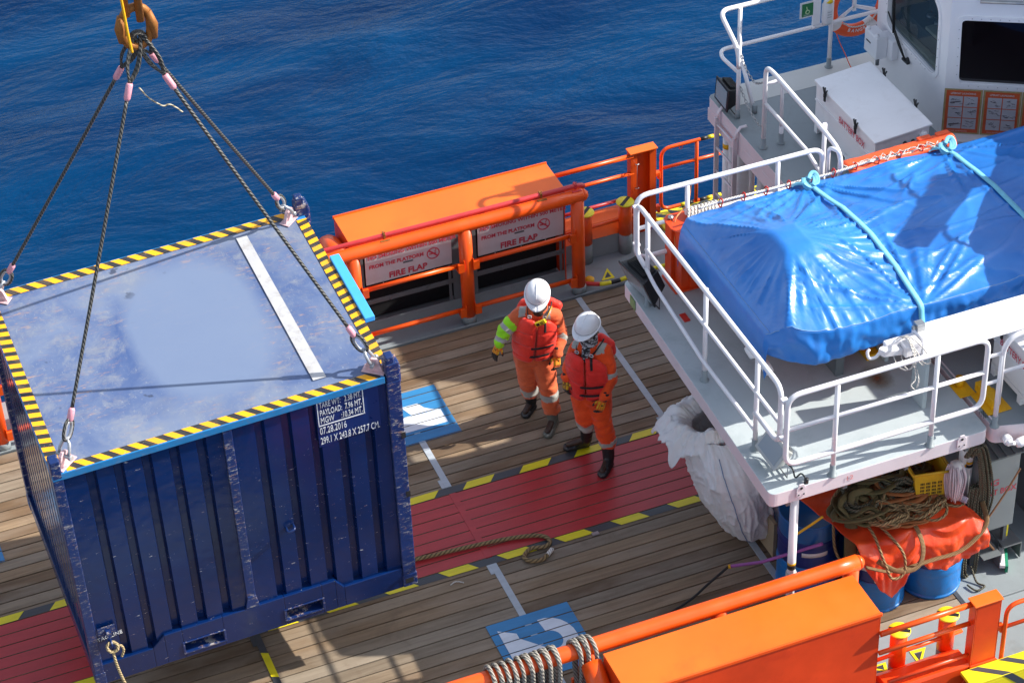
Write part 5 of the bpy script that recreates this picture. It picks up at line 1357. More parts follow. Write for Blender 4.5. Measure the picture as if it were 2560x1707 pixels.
# ratchet straps
m_strap = paint('teal_webbing', (.17, .50, .66), .6, .12, 20, .3, 200); 
def strap_at(x, label):
    t = thing('strap', (x, -3.6, 3.2), label, 'strap', 'pale teal straps over the blue tarpaulin')
    pts = []
    u = .045 + .955*((x-X0)/(X1-X0))
    for i in range(0, 90):
        v = .02 + .975*i/89; p = Vector(cover(u + .012*(v-.5)*0, v)); pts.append(p)
    # straps pull taut: take the upper envelope
    for _ in range(30):
        for i in range(1, len(pts)-1):
            m_ = (pts[i-1]+pts[i+1])/2
            if m_.z > pts[i].z and .08 < i/89 < .86: pts[i] = Vector((pts[i].x, pts[i].y, m_.z))
    b = MB(); k = 0; n = len(pts)
    for i, p in enumerate(pts):
        tg = (pts[min(i+1, n-1)]-pts[max(i-1, 0)]).normalized(); nn = Vector((1, 0, 0)).cross(tg).normalized()
        if nn.z < 0: nn = -nn
        o_ = p + nn*.010
        if i/89 > .86: o_ = p + Vector((0, -.014, 0))
        b.v.append(tuple(o_ + Vector((-.028, 0, 0)))); b.v.append(tuple(o_ + Vector((.028, 0, 0))))
    for i in range(n-1): b.face([2*i, 2*i+1, 2*i+3, 2*i+2], 0, [(i*.02, 0), (i*.02, 1), (i*.02+.02, 1), (i*.02+.02, 0)], True)
    s_ = b.build('webbing', m_strap, t); md = s_.modifiers.new('thick', 'SOLIDIFY'); md.thickness = .003
    # knot
    c = Vector(cover(u, .10)) + Vector((0, 0, .035)); rr_ = random.Random(int(x*10)); b = MB()
    for q in range(5):
        a = q*1.15; P = [c + Vector((.085*math.cos(a+j*.7)*(1-j*.06), .06*math.sin(a+j*.9), .028*math.sin(j*1.1+q)+.012*q)) for j in range(6)]
        b.tube(spline(P, 5), .020, 8, flat=.18)
    b.tube(spline([c, c+Vector((-.08, .03, .005)), c+Vector((-.13, .06, -.01)), c+Vector((-.17, .07, -.03))], 5), .028, 8, flat=.18)
    b.build('knot', m_strap, t)
    return t
strap_at(2.10, 'pale teal strap across the blue tarpaulin near the small strap knot, left of the other')
strap_at(3.56, 'pale teal strap across the blue tarpaulin towards the right edge of the photo')
# lifeline rope and orange lashings along the far edge
t = thing('lifeline_rope', (2.2, -2.50, 3.02), 'white rope with red ties running along the far edge of the blue tarpaulin', 'rope')
P = [(x, -2.487+.012*math.sin(x*7), 3.045+.012*math.sin(x*5.3)) for x in [.98+.04*i for i in range(66)]]
b = MB(); b.tube(P, .013, 8); b.build('rope', m_whiterope, t)
for k in range(11):
    x = 1.2+.235*k; b = MB(); b.tube(arc_closed([(x, -2.515, 3.00), (x, -2.46, 3.00), (x+.02, -2.46, 3.075), (x+.02, -2.515, 3.075)], .02), .007, 6, closed=True); b.build('tie', m_red, t)
b = MB(); b.tube([(2.6+.03*i, -2.47+.02*math.sin(i*1.9), 3.07+.015*math.cos(i*2.3)) for i in range(30)], .006, 6); b.tube([(2.5+.035*i, -2.49+.025*math.sin(i*1.3+1), 3.06+.02*math.cos(i*1.7)) for i in range(30)], .006, 6); b.build('lashing', m_whiterope, t)
t = thing('orange_float', (3.25, -2.45, 3.0), 'orange canvas float poking out at the far edge of the blue tarpaulin', 'float')
b = MB(); b.grid(lambda u, v: (2.55+1.15*u, -2.42+.11*math.cos(PI*v)*-1 , 3.00+.075*math.sin(PI*v)*(.5+.6*u)+.012*nz(u*9, v*4)), 24, 8, thick=.02); b.build('cover', m_buoy, t)
for x in (3.35, 3.55): b = MB(); b.box((x, -2.40, 3.06), (x+.14, -2.34, 3.085)); b.build('flap', m_buoy, t, bevel=.01)
# red box post with the folded rope at the left tip of the boat
t = thing('fender_post', (.80, -2.42, ZP), 'orange-red steel box post with a lashed bundle of white rope by the boat tip', 'post')
b = MB()
b.box((.745, -2.40, ZP), (.86, -2.26, 2.84)); b.prism([(.78, -2.56, ZP), (.86, -2.56, ZP), (.86, -2.40, ZP), (.78, -2.40, ZP)], (0, 0, .62)); b.box((.861, -2.58, ZP), (1.12, -2.30, 2.80)); b.box((.70, -2.60, ZP), (1.0, -2.28, ZP+.02))
b.build('box', m_orange_side, t, bevel=.006)
b = MB(); b.prism([(.72, -2.27, 2.841), (.72, -2.44, 2.841), (.80, -2.60, 2.841), (1.14, -2.60, 2.841), (1.14, -2.24, 2.841), (.78, -2.22, 2.841)], (0, 0, .018)); b.build('top_plate', m_orange_side, t, bevel=.006)
b = MB(); b.lathe([(0, 2.86), (.028, 2.86), (.028, 2.89), (0, 2.89)], (.785, -2.30, 0), 6); b.build('bolt', m_steel, t)
b = MB()
for k in range(9):
    y_ = -2.36-.012*k*0; x_ = .92+.035*k; b.tube(spline([(x_, -2.40, 2.885), (x_+.03, -2.35, 2.93), (x_+.05, -2.29, 2.92), (x_+.02, -2.27, 2.885)], 5), .014, 7)
tag(b.build('rope_bundle', m_whiterope), 'bundle of white rope lashed on the orange-red post by the boat tip', 'rope')
b = MB(); b.tube(spline([(.78, -2.42, 2.62), (.80, -2.36, 2.86), (.90, -2.30, 2.92), (.97, -2.29, 2.99), (1.0, -2.285, 3.2)], 8), .007, 6); tag(b.build('orange_line', paint('orange_cord', (.75, .28, .10), .6, .2, 30, 0)), 'thin orange cord tied from the post to the far rail', 'cord')
# jet nozzle / fender at the stern
t = thing('boat_fender', (.80, -4.05, 2.45), 'round white fenders hanging under the left end of the tarpaulin', 'fender')
for (x, y_, z, r_) in ((.78, -4.02, 2.52, .07), (.90, -4.10, 2.36, .08), (.93, -4.02, 2.50, .045)):
    b = MB(); b.lathe([(0, -r_*.6), (r_*.8, -r_*.5), (r_, 0), (r_*.8, r_*.5), (0, r_*.6)], (x, y_, z), 18, 0, Matrix.Rotation(R(70), 4, 'Y')); b.build('float', m_white, t)
b = MB(); b.box((.96, -2.95, ZP), (1.02, -2.80, ZP+.03)); b.box((.60, -3.02, ZP), (.66, -2.90, ZP+.012)); tag(b.build('red_lashing_plate', m_red), 'small red lashing plates on the platform under the boat tip', 'plate')
# davit arm
t = thing('davit_arm', (1.8, -5.12, 3.0), 'thick white davit arm resting along the near side of the covered boat', 'davit arm')
b = MB()
for (y0, y1, z0, z1) in ((-5.235, -5.02, 3.02, 3.19), ):
    b.prism([(1.80, y0, z0), (1.80, y1, z0), (1.80, y1, z1), (1.80, y0+.03, z1)], (5.2, 0, 0))
b.box((1.80, -5.25, 3.0), (7.0, -5.03, 3.0195)); b.build('beam', m_white, t, bevel=.008, fix=True)
b = MB(); b.prism([(1.80, -5.22, 3.03), (1.80, -5.05, 3.03), (1.80, -5.05, 3.15), (1.80, -5.22, 3.15)], (-.16, 0, 0)); b.prism([(1.64, -5.18, 3.04), (1.64, -5.08, 3.04), (1.46, -5.10, 3.07), (1.42, -5.13, 3.08), (1.46, -5.17, 3.06)], (0, 0, .07)); b.box((1.50, -5.12, 3.05), (1.66, -5.06, 3.16)); b.box((1.68, -5.23, 3.12), (1.78, -5.12, 3.18))
b.build('arm_head', m_rail, t, bevel=.012, fix=True)
b = MB(); b.tube(spline([(1.44, -5.13, 3.10), (1.40, -5.13, 3.06), (1.345, -5.12, 3.06), (1.335, -5.10, 3.11), (1.36, -5.09, 3.13)], 6), .014, 8); b.build('hook', m_rail, t)
b = MB(); b.box((1.80, -5.12, 3.19), (1.88, -5.04, 3.26)); b.lathe([(0, 0), (.02, 0), (.02, .03), (0, .03)], (1.80, -5.08, 3.22), 10, 0, Matrix.Rotation(R(-90), 4, 'Y')); b.build('sheave', m_steel, t, bevel=.005)
b = MB(); b.prism([(5.0, -4.42, 5.14), (5.12, -4.56, 5.14), (6.15, -3.78, 5.14), (6.05, -3.55, 5.14)], (0, 0, .14)); b.box((6.0, -3.9, 4.16), (6.14, -3.76, 5.14))
b.tube(spline([(5.66, -3.33, 5.2), (5.55, -3.72, 5.2), (5.47, -3.95, 5.2), (5.2, -4.3, 5.2)], 6), .02, 6); b.tube(spline([(5.45, -4.3, 5.2), (5.46, -4.62, 5.2), (5.7, -4.75, 5.2)], 6), .02, 6); b.build('shadow_bar', m_white, t)  # unseen bar, post and cables added to cast the shadow on the tarpaulin
b = MB(); b.box((1.98, -5.02, ZP), (2.02, -4.80, 2.999)); b.build('rest_bracket', m_platform, t, bevel=.004)
b = MB()
for k in range(5):
    a = .03*k; P = [Vector((1.60+a, -5.14+.17*math.cos(q), 3.13+.12*math.sin(q))) + Vector((.05*math.sin(q*1.0+k), -.12, -.0)) for q in [2*PI*j/14 for j in range(15)]]
    b.tube(P, .006, 6)
b.tube(spline([(1.62, -5.42, 3.08), (1.60, -5.47, 3.0), (1.55, -5.49, 2.97), (1.58, -5.50, 2.92)], 5), .006, 6); b.tube(spline([(1.64, -5.42, 3.06), (1.62, -5.49, 3.0), (1.60, -5.50, 2.93)], 5), .006, 6)
tag(b.build('lashing_rope', m_whiterope), 'thin rope lashing the davit arm head to the platform rail', 'rope')
# rust stain on the platform
m_stain = NT('rust_stain'); co = m_stain.coord(kind='UV'); 
sp = m_stain.n('ShaderNodeVectorMath', operation='DISTANCE'); m_stain.l(co, sp.inputs[0]); sp.inputs[1].default_value = (.5, .5, 0)
nn = m_stain.noise(m_stain.coord(), 9, 5, .6); dd_ = m_stain.math('ADD', sp.outputs['Value'], m_stain.math('MULTIPLY_ADD', nn, .3, -.15))
al = m_stain.ramp(dd_, [(.02, (1,1,1)), (.38, (0,0,0))]); m_stain.set(Base_Color=m_stain.ramp(dd_, [(.0, (.22, .05, .01)), (.22, (.22, .15, .05)), (.4, (.3, .3, .15))]), Roughness=.7, Alpha=m_stain.math('MULTIPLY', al, .75))
b = MB(); b.grid(lambda u, v: (1.62+.42*u, -4.72+.5*v, ZP+.0025), 1, 1); b.build('rust_stain', m_stain.mat, PT)

# ================================================================ GEAR UNDER THE PLATFORM
m_drumtop = paint('drum_mid_blue', (.012, .10, .30), .35, .15, 4, .08, 20, dirt=(.10, .07, .05, 1), dirt_amt=.3)
m_drumlow = paint('drum_bright_blue', (.006, .17, .52), .35, .15, 4, .08, 20, dirt=(.10, .06, .04, 1), dirt_amt=.35)
m_drumband = paint('drum_navy_band', (.010, .022, .16), .35, .15, 4, .08, 20)
m_label = paint('drum_white_label', (.66, .64, .64), .5, .05, 8, 0, dirt=(.2, .2, .4, 1), dirt_amt=.3)
G_DR = 'blue steel drums under the platform'
def drum(x, y, label, ang=0.0, writing=None, a0=-150, a1=-60):
    t = thing('drum', (x, y, 0), label, 'drum', G_DR); r_ = .286
    def prof(z0, z1): 
        return [(r_, z0)] + [(r_ + (.008 if abs(z-.3) < .012 or abs(z-.6) < .012 else 0), z) for z in [z0+(z1-z0)*k/14 for k in range(1, 14)]] + [(r_, z1)]
    b = MB(); b.lathe([(r_-.01, .0), (r_+.004, .0), (r_+.006, .02), (r_, .03)] + prof(.03, .38), (x, y, 0), 40); b.build('lower_shell', m_drumlow, t)
    b = MB(); b.lathe(prof(.38, .68), (x, y, 0), 40); bd = b.build('band', m_drumband, t)
    b = MB(); b.lathe(prof(.68, .87) + [(r_+.007, .875), (r_+.007, .89), (r_-.008, .89), (r_-.012, .87), (0, .868)], (x, y, 0), 40); b.build('upper_shell', m_drumtop, t)
    b = MB(); b.grid(lambda u, v: (x+(r_+.002)*math.cos(R(a0+(a1-a0)*u)), y+(r_+.002)*math.sin(R(a0+(a1-a0)*u)), .52+.05*v), 16, 1, thick=.001); b.build('label_bar', m_label, bd)
    if writing:
        L = []
        for i, ch in enumerate(writing):
            a = R(a1+5+i*9); c = Vector((x+(r_+.003)*math.cos(a), y+(r_+.003)*math.sin(a), .51))
            if ch != ' ': L.append(text_mesh(ch, .075, m_label, 'drum_lettering', bd, frame(c, (-math.sin(a), math.cos(a), 0), (0, 0, 1)), .0008, .0015))
        if L: join(L, 'drum_lettering')
    return t
drum(2.25, -4.98, 'blue drum with a white band label at the foot of the platform posts', 0, None, -135, -75)
drum(1.68, -4.93, 'middle blue drum with a white painted 6, partly behind the foreground casing')
t3 = drum(1.20, -4.50, 'blue drum behind the white platform post, left of the others', 0, None, -130, -80)
drum(1.85, -4.35, 'blue drum at the back of the group, hidden by the orange sheet and ropes')
b = MB(); k = Vector((1.56, -5.205, .46)); b.tube([k+Vector((.0, 0, 0))+Vector((.045*math.cos(q), -.012, .045*math.sin(q))) for q in [2*PI*i/16 for i in range(16)]], .008, 6, closed=True); b.tube(spline([k+Vector((-.045, -.012, .0)), k+Vector((-.03, -.014, .07)), k+Vector((.02, -.014, .11))], 5), .008, 6); tag(b.build('painted_numeral', m_label), 'white painted 6 on the side of the middle blue drum', 'painted numeral')
for j, q in enumerate('TRADE'):
    pass
# orange sheet draped over the drums
m_sheet = NT('orange_red_sheet'); co = m_sheet.coord(); m_sheet.set(Base_Color=m_sheet.mix(m_sheet.ramp(m_sheet.noise(co, 3, 5), [(.3, (0,0,0)), (.7, (1,1,1))]), (.52, .030, .008, 1), (.80, .085, .015, 1)), Roughness=.42); m_sheet.bump(m_sheet.noise(co, 14, 4, .6, .4), .4, .015); m_sheet = m_sheet.mat
def sheet(u, v):
    # outline: far-left, far-right, near-right, near-left with a long tongue hanging in front
    A = Vector((1.10, -4.28, .93)); B = Vector((2.50, -4.55, .98)); Cc = Vector((2.60, -5.27, .93)); D_ = Vector((1.32, -5.16, .92))
    vv = min(1, v/.62); p = (A*(1-u)+B*u)*(1-vv) + (D_*(1-u)+Cc*u)*vv
    p.z += .03*nz(u*4, vv*4, 1) + .02*(1-2*abs(nz(u*5+2, vv*3, 4)))
    if v > .62:
        s_ = (v-.62)/.38
        drop = .43 + .22*max(0, 1-abs(u-.26)/.14) - .10*math.exp(-((u-.47)/.06)**2) - .30*max(0, 1-u/.14) - .22*max(0, (u-.86)/.14)
        p = p + Vector((0, -.10*min(1, s_*3) - .02*s_, 0)); p.y += (.030*math.sin(u*15+1.2+nz(u*4)*2) + .05*nz(u*9, s_*2, 3) + .02*(1-2*abs(nz(u*16, s_*3, 5))))*s_
        bx = 0
        for (cx_, cy_) in ((2.25, -4.98), (1.68, -4.93)):
            if abs(p.x-cx_) < .32: bx = max(bx, math.sqrt(max(0, .31**2-(p.x-cx_)**2))); yy_ = cy_-bx; p.y = min(p.y, yy_-.025+.02*nz(u*12, s_*2)*s_)
        if p.y > -5.05: p.y = p.y*.5 - 5.12*.5
        p.z -= drop*s_ + .03*s_*nz(u*6, 2)
    if u > .9: p.z -= (u-.9)*1.2*(1 if v > .2 else .4)
    return p
b = MB(); b.grid(sheet, 110, 70); o = b.build('orange_sheet', m_sheet); md = o.modifiers.new('t', 'SOLIDIFY'); md.thickness = .004
tag(o, 'glossy orange-red sheet draped over the blue drums', 'sheet')
# brown webbing strap round the sheet
P = [Vector(p) for p in ((1.36, -5.30, .76), (1.55, -5.37, .70), (1.75, -5.39, .69), (2.0, -5.40, .70), (2.25, -5.42, .72), (2.45, -5.38, .78), (2.60, -5.30, .86), (2.66, -5.1, .93))]
b = MB(); b.tube(spline(P, 8), .024, 8, flat=.22); tag(b.build('webbing_strap', m_webbing), 'brown webbing strap pulled round the orange sheet', 'strap')
# heap of ropes and slings
rr = random.Random(11)
m_slingo = paint('dirty_orange_sling', (.30, .10, .025), .75, .25, 14, .3, 60, dirt=(.10, .07, .04, 1), dirt_amt=.6)
m_olive = paint('olive_webbing', (.11, .085, .03), .8, .25, 10, .4, 80, dirt=(.05, .035, .02, 1), dirt_amt=.6)
def coil(c, rx, ry, turns, r_, mat, label, name='rope_coil', cat='rope', grp=None, wob=.13, flat=1.0, zr=.10, seed=0):
    q = random.Random(seed); P = []; n = int(turns*14)
    for i in range(n):
        a = 2*PI*i/14; k = 1+.75*(nz(i*.21, seed*1.7)); P.append(Vector(c)+Vector((rx*k*math.cos(a)+wob*nz(i*.3, seed+3), ry*k*math.sin(a)+wob*nz(i*.3, seed+7), zr*(.5+.9*nz(i*.17, seed+5)) + .004*i/14)))
    b = MB(); b.tube(spline(P, 3), r_, 7, flat=flat); o = b.build(name, mat); return tag(o, label, cat, grp)
G_RP = 'rope and sling heap on the orange sheet'
coil((1.95, -4.91, 0.99), .27, .18, 5, .015, m_manila, 'tangled brown rope in the middle of the heap on the orange sheet', grp=G_RP, seed=1, zr=.14)
coil((1.62, -4.75, 1.01), .22, .16, 4, .018, m_darkrope, 'dark olive rope at the left of the heap on the orange sheet', grp=G_RP, seed=4, zr=.16)
coil((2.20, -4.91, 0.99), .17, .12, 5, .028, m_slingo, 'dirty orange webbing sling at the right of the rope heap', 'webbing_sling', 'sling', G_RP, seed=6, flat=.25, zr=.12)
coil((1.88, -5.08, 0.98), .17, .12, 5, .026, m_slingo, 'dirty orange webbing sling in front of the rope heap', 'webbing_sling', 'sling', G_RP, seed=8, flat=.25, zr=.10)
coil((1.85, -4.58, 1.04), .28, .18, 3.5, .034, m_olive, 'olive webbing sling at the back of the rope heap', 'webbing_sling', 'sling', G_RP, seed=12, flat=.25, zr=.2)
coil((2.05, -4.73, 1.05), .20, .15, 6, .015, m_darkrope, 'dark rope under the yellow crate', grp=G_RP, seed=15, zr=.18)
def rope(name, pts, r_, mat, label, cat='rope', flat=1.0, n=8, grp=None):
    b = MB(); b.tube(spline(pts, n), r_, 8, flat=flat); return tag(b.build(name, mat), label, cat, grp)
rope('rope_loop', [(1.62, -4.85, 1.02), (1.50, -5.0, 1.03), (1.50, -5.18, .98), (1.50, -5.38, .84), (1.56, -5.43, .66), (1.68, -5.43, .68), (1.70, -5.36, .86), (1.62, -5.16, .99), (1.56, -4.98, 1.04), (1.72, -4.78, 1.06), (2.0, -4.72, 1.08)], .014, m_manila, 'loop of brown rope hanging over the front of the orange sheet')
rope('rope_tail', [(2.1, -4.75, 1.05), (2.25, -4.92, 1.0), (2.32, -5.05, .97), (2.43, -5.10, .95), (2.50, -5.06, .95)], .014, m_manila, 'short brown rope end lying right on the orange sheet')
rope('hanging_sling', [(1.75, -4.60, 1.12), (1.52, -4.72, 1.12), (1.42, -4.88, 1.03), (1.36, -5.0, .80), (1.34, -5.06, .55), (1.33, -5.10, .32)], .060, m_olive, 'wide olive webbing sling hanging down left of the orange sheet', 'sling', .16)
rope('hanging_sling', [(1.70, -4.50, 1.15), (1.35, -4.66, 1.10), (1.27, -4.82, .95), (1.25, -4.92, .70), (1.30, -5.02, .60), (1.42, -5.05, .72), (1.50, -5.06, .9)], .014, m_manila, 'brown rope loop hanging left of the orange sheet beside the post', 'rope')
rope('hanging_sling', [(1.85, -4.95, 1.08), (1.90, -5.18, 1.0), (1.90, -5.37, .86), (1.82, -5.43, .70), (1.62, -5.42, .72), (1.45, -5.34, .84)], .024, m_webbing, 'brown webbing sling drooping over the orange sheet front', 'sling', .25)
rope('hanging_sling', [(1.70, -4.40, 1.30), (1.55, -4.50, 1.30), (1.62, -4.62, 1.10), (1.70, -4.70, 1.02)], .045, m_olive, 'olive sling folded on top of the rope heap', 'sling', .2)
coil((1.50, -4.88, 1.01), .20, .17, 6, .034, m_olive, 'olive webbing sling at the left end of the rope heap', 'webbing_sling', 'sling', G_RP, seed=21, flat=.25, zr=.16)
coil((2.05, -5.05, 0.99), .20, .13, 6, .014, m_manila, 'thin brown rope at the front right of the heap on the orange sheet', grp=G_RP, seed=23, zr=.12)
coil((1.70, -5.03, 1.00), .20, .14, 7, .015, m_manila, 'thin brown rope at the front left of the heap on the orange sheet', grp=G_RP, seed=27, zr=.12)
coil((2.28, -4.75, 0.99), .18, .14, 5, .030, m_slingo, 'dirty orange webbing sling behind the yellow crate', 'webbing_sling', 'sling', G_RP, seed=31, flat=.25, zr=.14)
coil((2.00, -4.79, 1.02), .24, .18, 3, .034, m_slingo, 'dirty orange webbing sling in the dark middle of the rope heap', 'webbing_sling', 'sling', G_RP, seed=35, flat=.3, zr=.18)
# yellow crate
def crate():
    M = Matrix.Translation((2.17, -5.0, 1.07)) @ Matrix.Rotation(R(-12), 4, 'Z') @ Matrix.Rotation(R(-10), 4, 'X')
    t = thing('plastic_crate', (2.2, -4.8, 1.08), 'yellow slotted plastic crate on top of the rope heap', 'crate')
    L, W_, H_ = .34, .44, .28
    m_cr = paint('yellow_crate_plastic', (.62, .36, .012), .5, .15, 6, .1, dirt=(.25, .16, .03, 1), dirt_amt=.5)
    b = MB(); th = .008; f = lambda x, y_, z: M @ Vector((x, y_, z))
    tx, ty = .035, .03
    A = [(-L/2+tx, 0-.0, 0), (L/2-tx, 0, 0), (L/2-tx, W_-ty, 0), (-L/2+tx, W_-ty, 0)]; B = [(-L/2, -.03, H_), (L/2, -.03, H_), (L/2, W_, H_), (-L/2, W_, H_)]
    k = [b.vert(f(*p)) for p in A+B]; ki = [b.vert(f(p[0]*.94, p[1]*.94+.012, p[2]+(.01 if p[2] < .1 else 0))) for p in A+B]
    for q in ((3, 2, 1, 0), (0, 1, 5, 4), (1, 2, 6, 5), (2, 3, 7, 6), (3, 0, 4, 7)): b.face([k[i] for i in q]); b.face([ki[i] for i in q][::-1])
    for i in range(4): b.face([k[4+i], k[4+(i+1) % 4], ki[4+(i+1) % 4], ki[4+i]])
    body = b.build('body', m_cr, t)
    b = MB(); r1 = [f(-L/2-.012, -.045, H_), f(L/2+.012, -.045, H_), f(L/2+.012, W_+.012, H_), f(-L/2-.012, W_+.012, H_)]
    b.tube(r1, .014, 6, closed=True, flat=1); b.build('rim', m_cr, t)
    b = MB(); nf = lambda x, z: f(x, -.0035-.03*z/H_, z)
    for r_ in range(4):
        for g in range(4):
            for s_ in range(3):
                x = -.105+g*.055+s_*.014; z = .04+r_*.038
                b.prism([nf(x, z), nf(x+.008, z), nf(x+.008, z+.024), nf(x, z+.024)], M.to_3x3() @ Vector((0, -.001, 0)))
    for r_ in range(4):
        for g in range(5):
            for s_ in range(3):
                y_ = .04+g*.07+s_*.018; z = .04+r_*.045
                b.prism([f(-L/2+tx-.002-tx*z/H_, y_, z), f(-L/2+tx-.002-tx*z/H_, y_+.010, z), f(-L/2+tx-.002-tx*(z+.03)/H_, y_+.010, z+.03), f(-L/2+tx-.002-tx*(z+.03)/H_, y_, z+.03)], M.to_3x3() @ Vector((-.001, 0, 0)))
    sl = b.build('slots', m_dark, body, fix=True)
    return t
crate()
# mop head, bottle
t = thing('mop', (2.42, -4.92, 1.1), 'pinkish white string mop head leaning upright by the platform posts', 'mop')
b = MB(); q = random.Random(3)
for i in range(70):
    a = q.random()*2*PI; r0 = .055*math.sqrt(q.random()); c = Vector((2.385+r0*math.cos(a)*1.2, -5.02+r0*math.sin(a), 1.40+q.random()*.02))
    e = Vector((2.37+1.3*r0*math.cos(a), -5.07+1.2*r0*math.sin(a), 1.03+q.random()*.07)); m_ = (c+e)/2+Vector((.035*math.cos(a), .035*math.sin(a)-.01, .05))
    b.tube(spline([c, m_, e], 4), .0065, 5)
b.build('strings', paint('mop_cotton', (.58, .50, .54), .85, .12, 20, .2), t)
b = MB(); b.lathe([(0, 1.37), (.06, 1.37), (.065, 1.40), (.04, 1.43), (0, 1.435)], (2.40, -5.02, 0), 14); b.build('clamp', m_label, t)
t = thing('water_bottle', (2.40, -5.02, 1.0), 'clear ribbed water bottle with a blue cap lying on the orange sheet', 'bottle')
Mb = Matrix.Translation((2.35, -4.92, 1.045)) @ Vector((.16, -.22, -.05)).to_track_quat('Z', 'Y').to_matrix().to_4x4()
m_pet = NT('clear_plastic'); m_pet.set(Base_Color=(.75, .68, .80, 1), Roughness=.15, Transmission_Weight=.6, IOR=1.3); m_pet = m_pet.mat
b = MB(); b.lathe([(.012, 0), (.013, .025), (.032, .06), (.034, .09)] + [(.034-.003*(i % 2), .09+.012*i) for i in range(12)] + [(.034, .235), (.028, .245), (0, .24)], (0, 0, 0), 20, 0, Mb); bo = b.build('bottle_body', m_pet, t)
b = MB(); b.lathe([(0, -.012), (.015, -.012), (.015, .012), (0, .012)], (0, 0, 0), 14, 0, Mb); b.build('cap', m_sky, t)
b = MB(); b.lathe([(.0345, .07), (.0355, .075), (.0355, .10), (.0345, .105)], (0, 0, 0), 20, 0, Mb); b.build('wrap', m_red, t)
# rope hank hanging on the post
t = thing('rope_hank', (2.35, -5.2, .2), 'hank of dark olive rope hanging from the platform post down to the deck', 'rope'); b = MB(); q = random.Random(9)
for i in range(16):
    a = q.random()*.16; o_ = Vector((2.50+a*.6, -5.09+.07*q.random(), 0)); zb = .35+.5*q.random()
    if i < 4: zb = .02
    b.tube(spline([o_+Vector((-.05, 0, 1.50)), o_+Vector((.02, -.02, 1.62)), o_+Vector((.09, -.02, 1.45)), o_+Vector((.13+.04*q.random(), -.03, 1.0)), o_+Vector((.12+.05*q.random(), -.02, zb)), o_+Vector((.04, -.04, zb-.06 if zb > .1 else .015)), o_+Vector((.02, -.02, zb+.2)), o_+Vector((.05, 0, 1.1))], 6), .011, 6)
b.build('strands', m_darkrope, t)
b = MB(); b.tube(spline([(2.62, -5.10, .12), (2.62, -5.22, .02), (2.66, -5.30, .02), (2.56, -5.32, .02), (2.52, -5.22, .02)], 6), .010, 6); b.build('loose_end', m_darkrope, t)
# white rope wrapped on the left post
b = MB()
for k in range(4): b.tube([(.56+.043*math.cos(q), -5.36+.043*math.sin(q), 1.03+.012*k) for q in [2*PI*i/14 for i in range(14)]], .006, 5, closed=True)
b.tube(spline([(.60, -5.38, 1.04), (.64, -5.40, 1.0), (.63, -5.41, .95)], 4), .008, 6); b.tube(spline([(.60, -5.38, 1.04), (.66, -5.39, 1.03), (.68, -5.40, .98)], 4), .008, 6)
tag(b.build('rope_whipping', m_whiterope), 'frayed white rope tied round the left platform post', 'rope')
# grey equipment box
t = thing('equipment_box', (2.85, -4.7, .0), 'grey equipment box with a ribbed dark lid and red writing under the upper deck', 'equipment box')
x0, x1, y0, y1, z0, z1 = 2.66, 3.10, -5.0, -4.25, .40, 1.30
b = MB(); b.box((x0, y0, z0), (x1, y1, z1)); b.build('body', paint('box_grey', (.30, .33, .34), .45, .08, 3, .08), t, bevel=.006)
b = MB(); b.prism([(x0-.02, y0-.03, z1+.001), (x1+.03, y0-.03, z1+.001), (x1+.03, y1, z1+.10), (x0-.02, y1, z1+.10)], (0, 0, .02)); lid = b.build('lid', m_greydk, t, bevel=.003, fix=True)
b = MB()
for k in range(6):
    xx = x0+.0+k*.088; b.prism([(xx, y0-.035, z1+.0215), (xx+.022, y0-.035, z1+.0215), (xx+.022, y1, z1+.121), (xx, y1, z1+.121)], (0, 0, .014))
b.build('lid_ribs', m_greydk, lid, fix=True)
for xx in (x0+.02, x1-.08):
    for yy in (y0+.02, y1-.07): b = MB(); b.box((xx, yy, .0), (xx+.05, yy+.05, z0)); b.build('leg', m_greydk, t, bevel=.003)
b = MB(); b.box((x1-.045, y0+.0185, .24), (x1-.029, y0+.0195, .40)); b.build('leg_tape', m_yellow2, t)
text_mesh('OG', .105, m_signred, 'box_lettering', t, frame((2.735, y0-.002, .965), (1, 0, 0), (0, 0, 1)), .0008, .002); text_mesh('ENT BOX', .095, m_signred, 'box_lettering', t, frame((2.735, y0-.002, .845), (1, 0, 0), (0, 0, 1)), .0008, .0015, sx=.88)
# grey step brackets under the box
for (x, yy, lab) in ((2.82, -5.05, 'left'), (3.08, -4.98, 'right')):
    t = thing('step_bracket', (x, yy, 0), 'grey bent steel bracket on the deck, %s of the broom head' % lab, 'bracket')
    b = MB(); b.box((x-.10, yy-.10, .19), (x+.10, yy+.16, .20)); b.box((x+.085, yy-.10, .01), (x+.10, yy+.16, .1895)); b.build('bent_plate', m_greydk, t, bevel=.003)
# broom
t = thing('deck_broom', (2.97, -5.04, 0), 'deck broom with green bristles leaning against the grey equipment box', 'broom')
b = MB(); b.tube([(2.95, -5.03, .09), (2.62, -5.16, .62), (2.60, -5.15, .66)], .012, 8); b.build('handle', paint('broom_handle_wood', (.35, .17, .08), .6, .2, 9, .1), t)
Mr = Matrix.Translation((2.98, -5.06, .06)) @ Matrix.Rotation(R(62), 4, 'Z')
b = MB(); b.box((-.15, -.025, .0), (.15, .025, .035), 0, Mr); b.build('head', m_label, t, bevel=.004)
b = MB(); b.box((-.15, -.055, -.05), (.15, -.028, .03), 0, Mr); b.build('bristles', paint('green_bristles', (.01, .25, .13), .8, .2, 60, .6, 300), t)
rope('wooden_pole', [(2.60, -5.18, .62), (2.90, -5.09, .90), (3.09, -5.03, 1.12)], .010, paint('pole_wood', (.35, .17, .08), .6, .2, 9, .1), 'thin wooden pole leaning across the grey equipment box', 'pole')
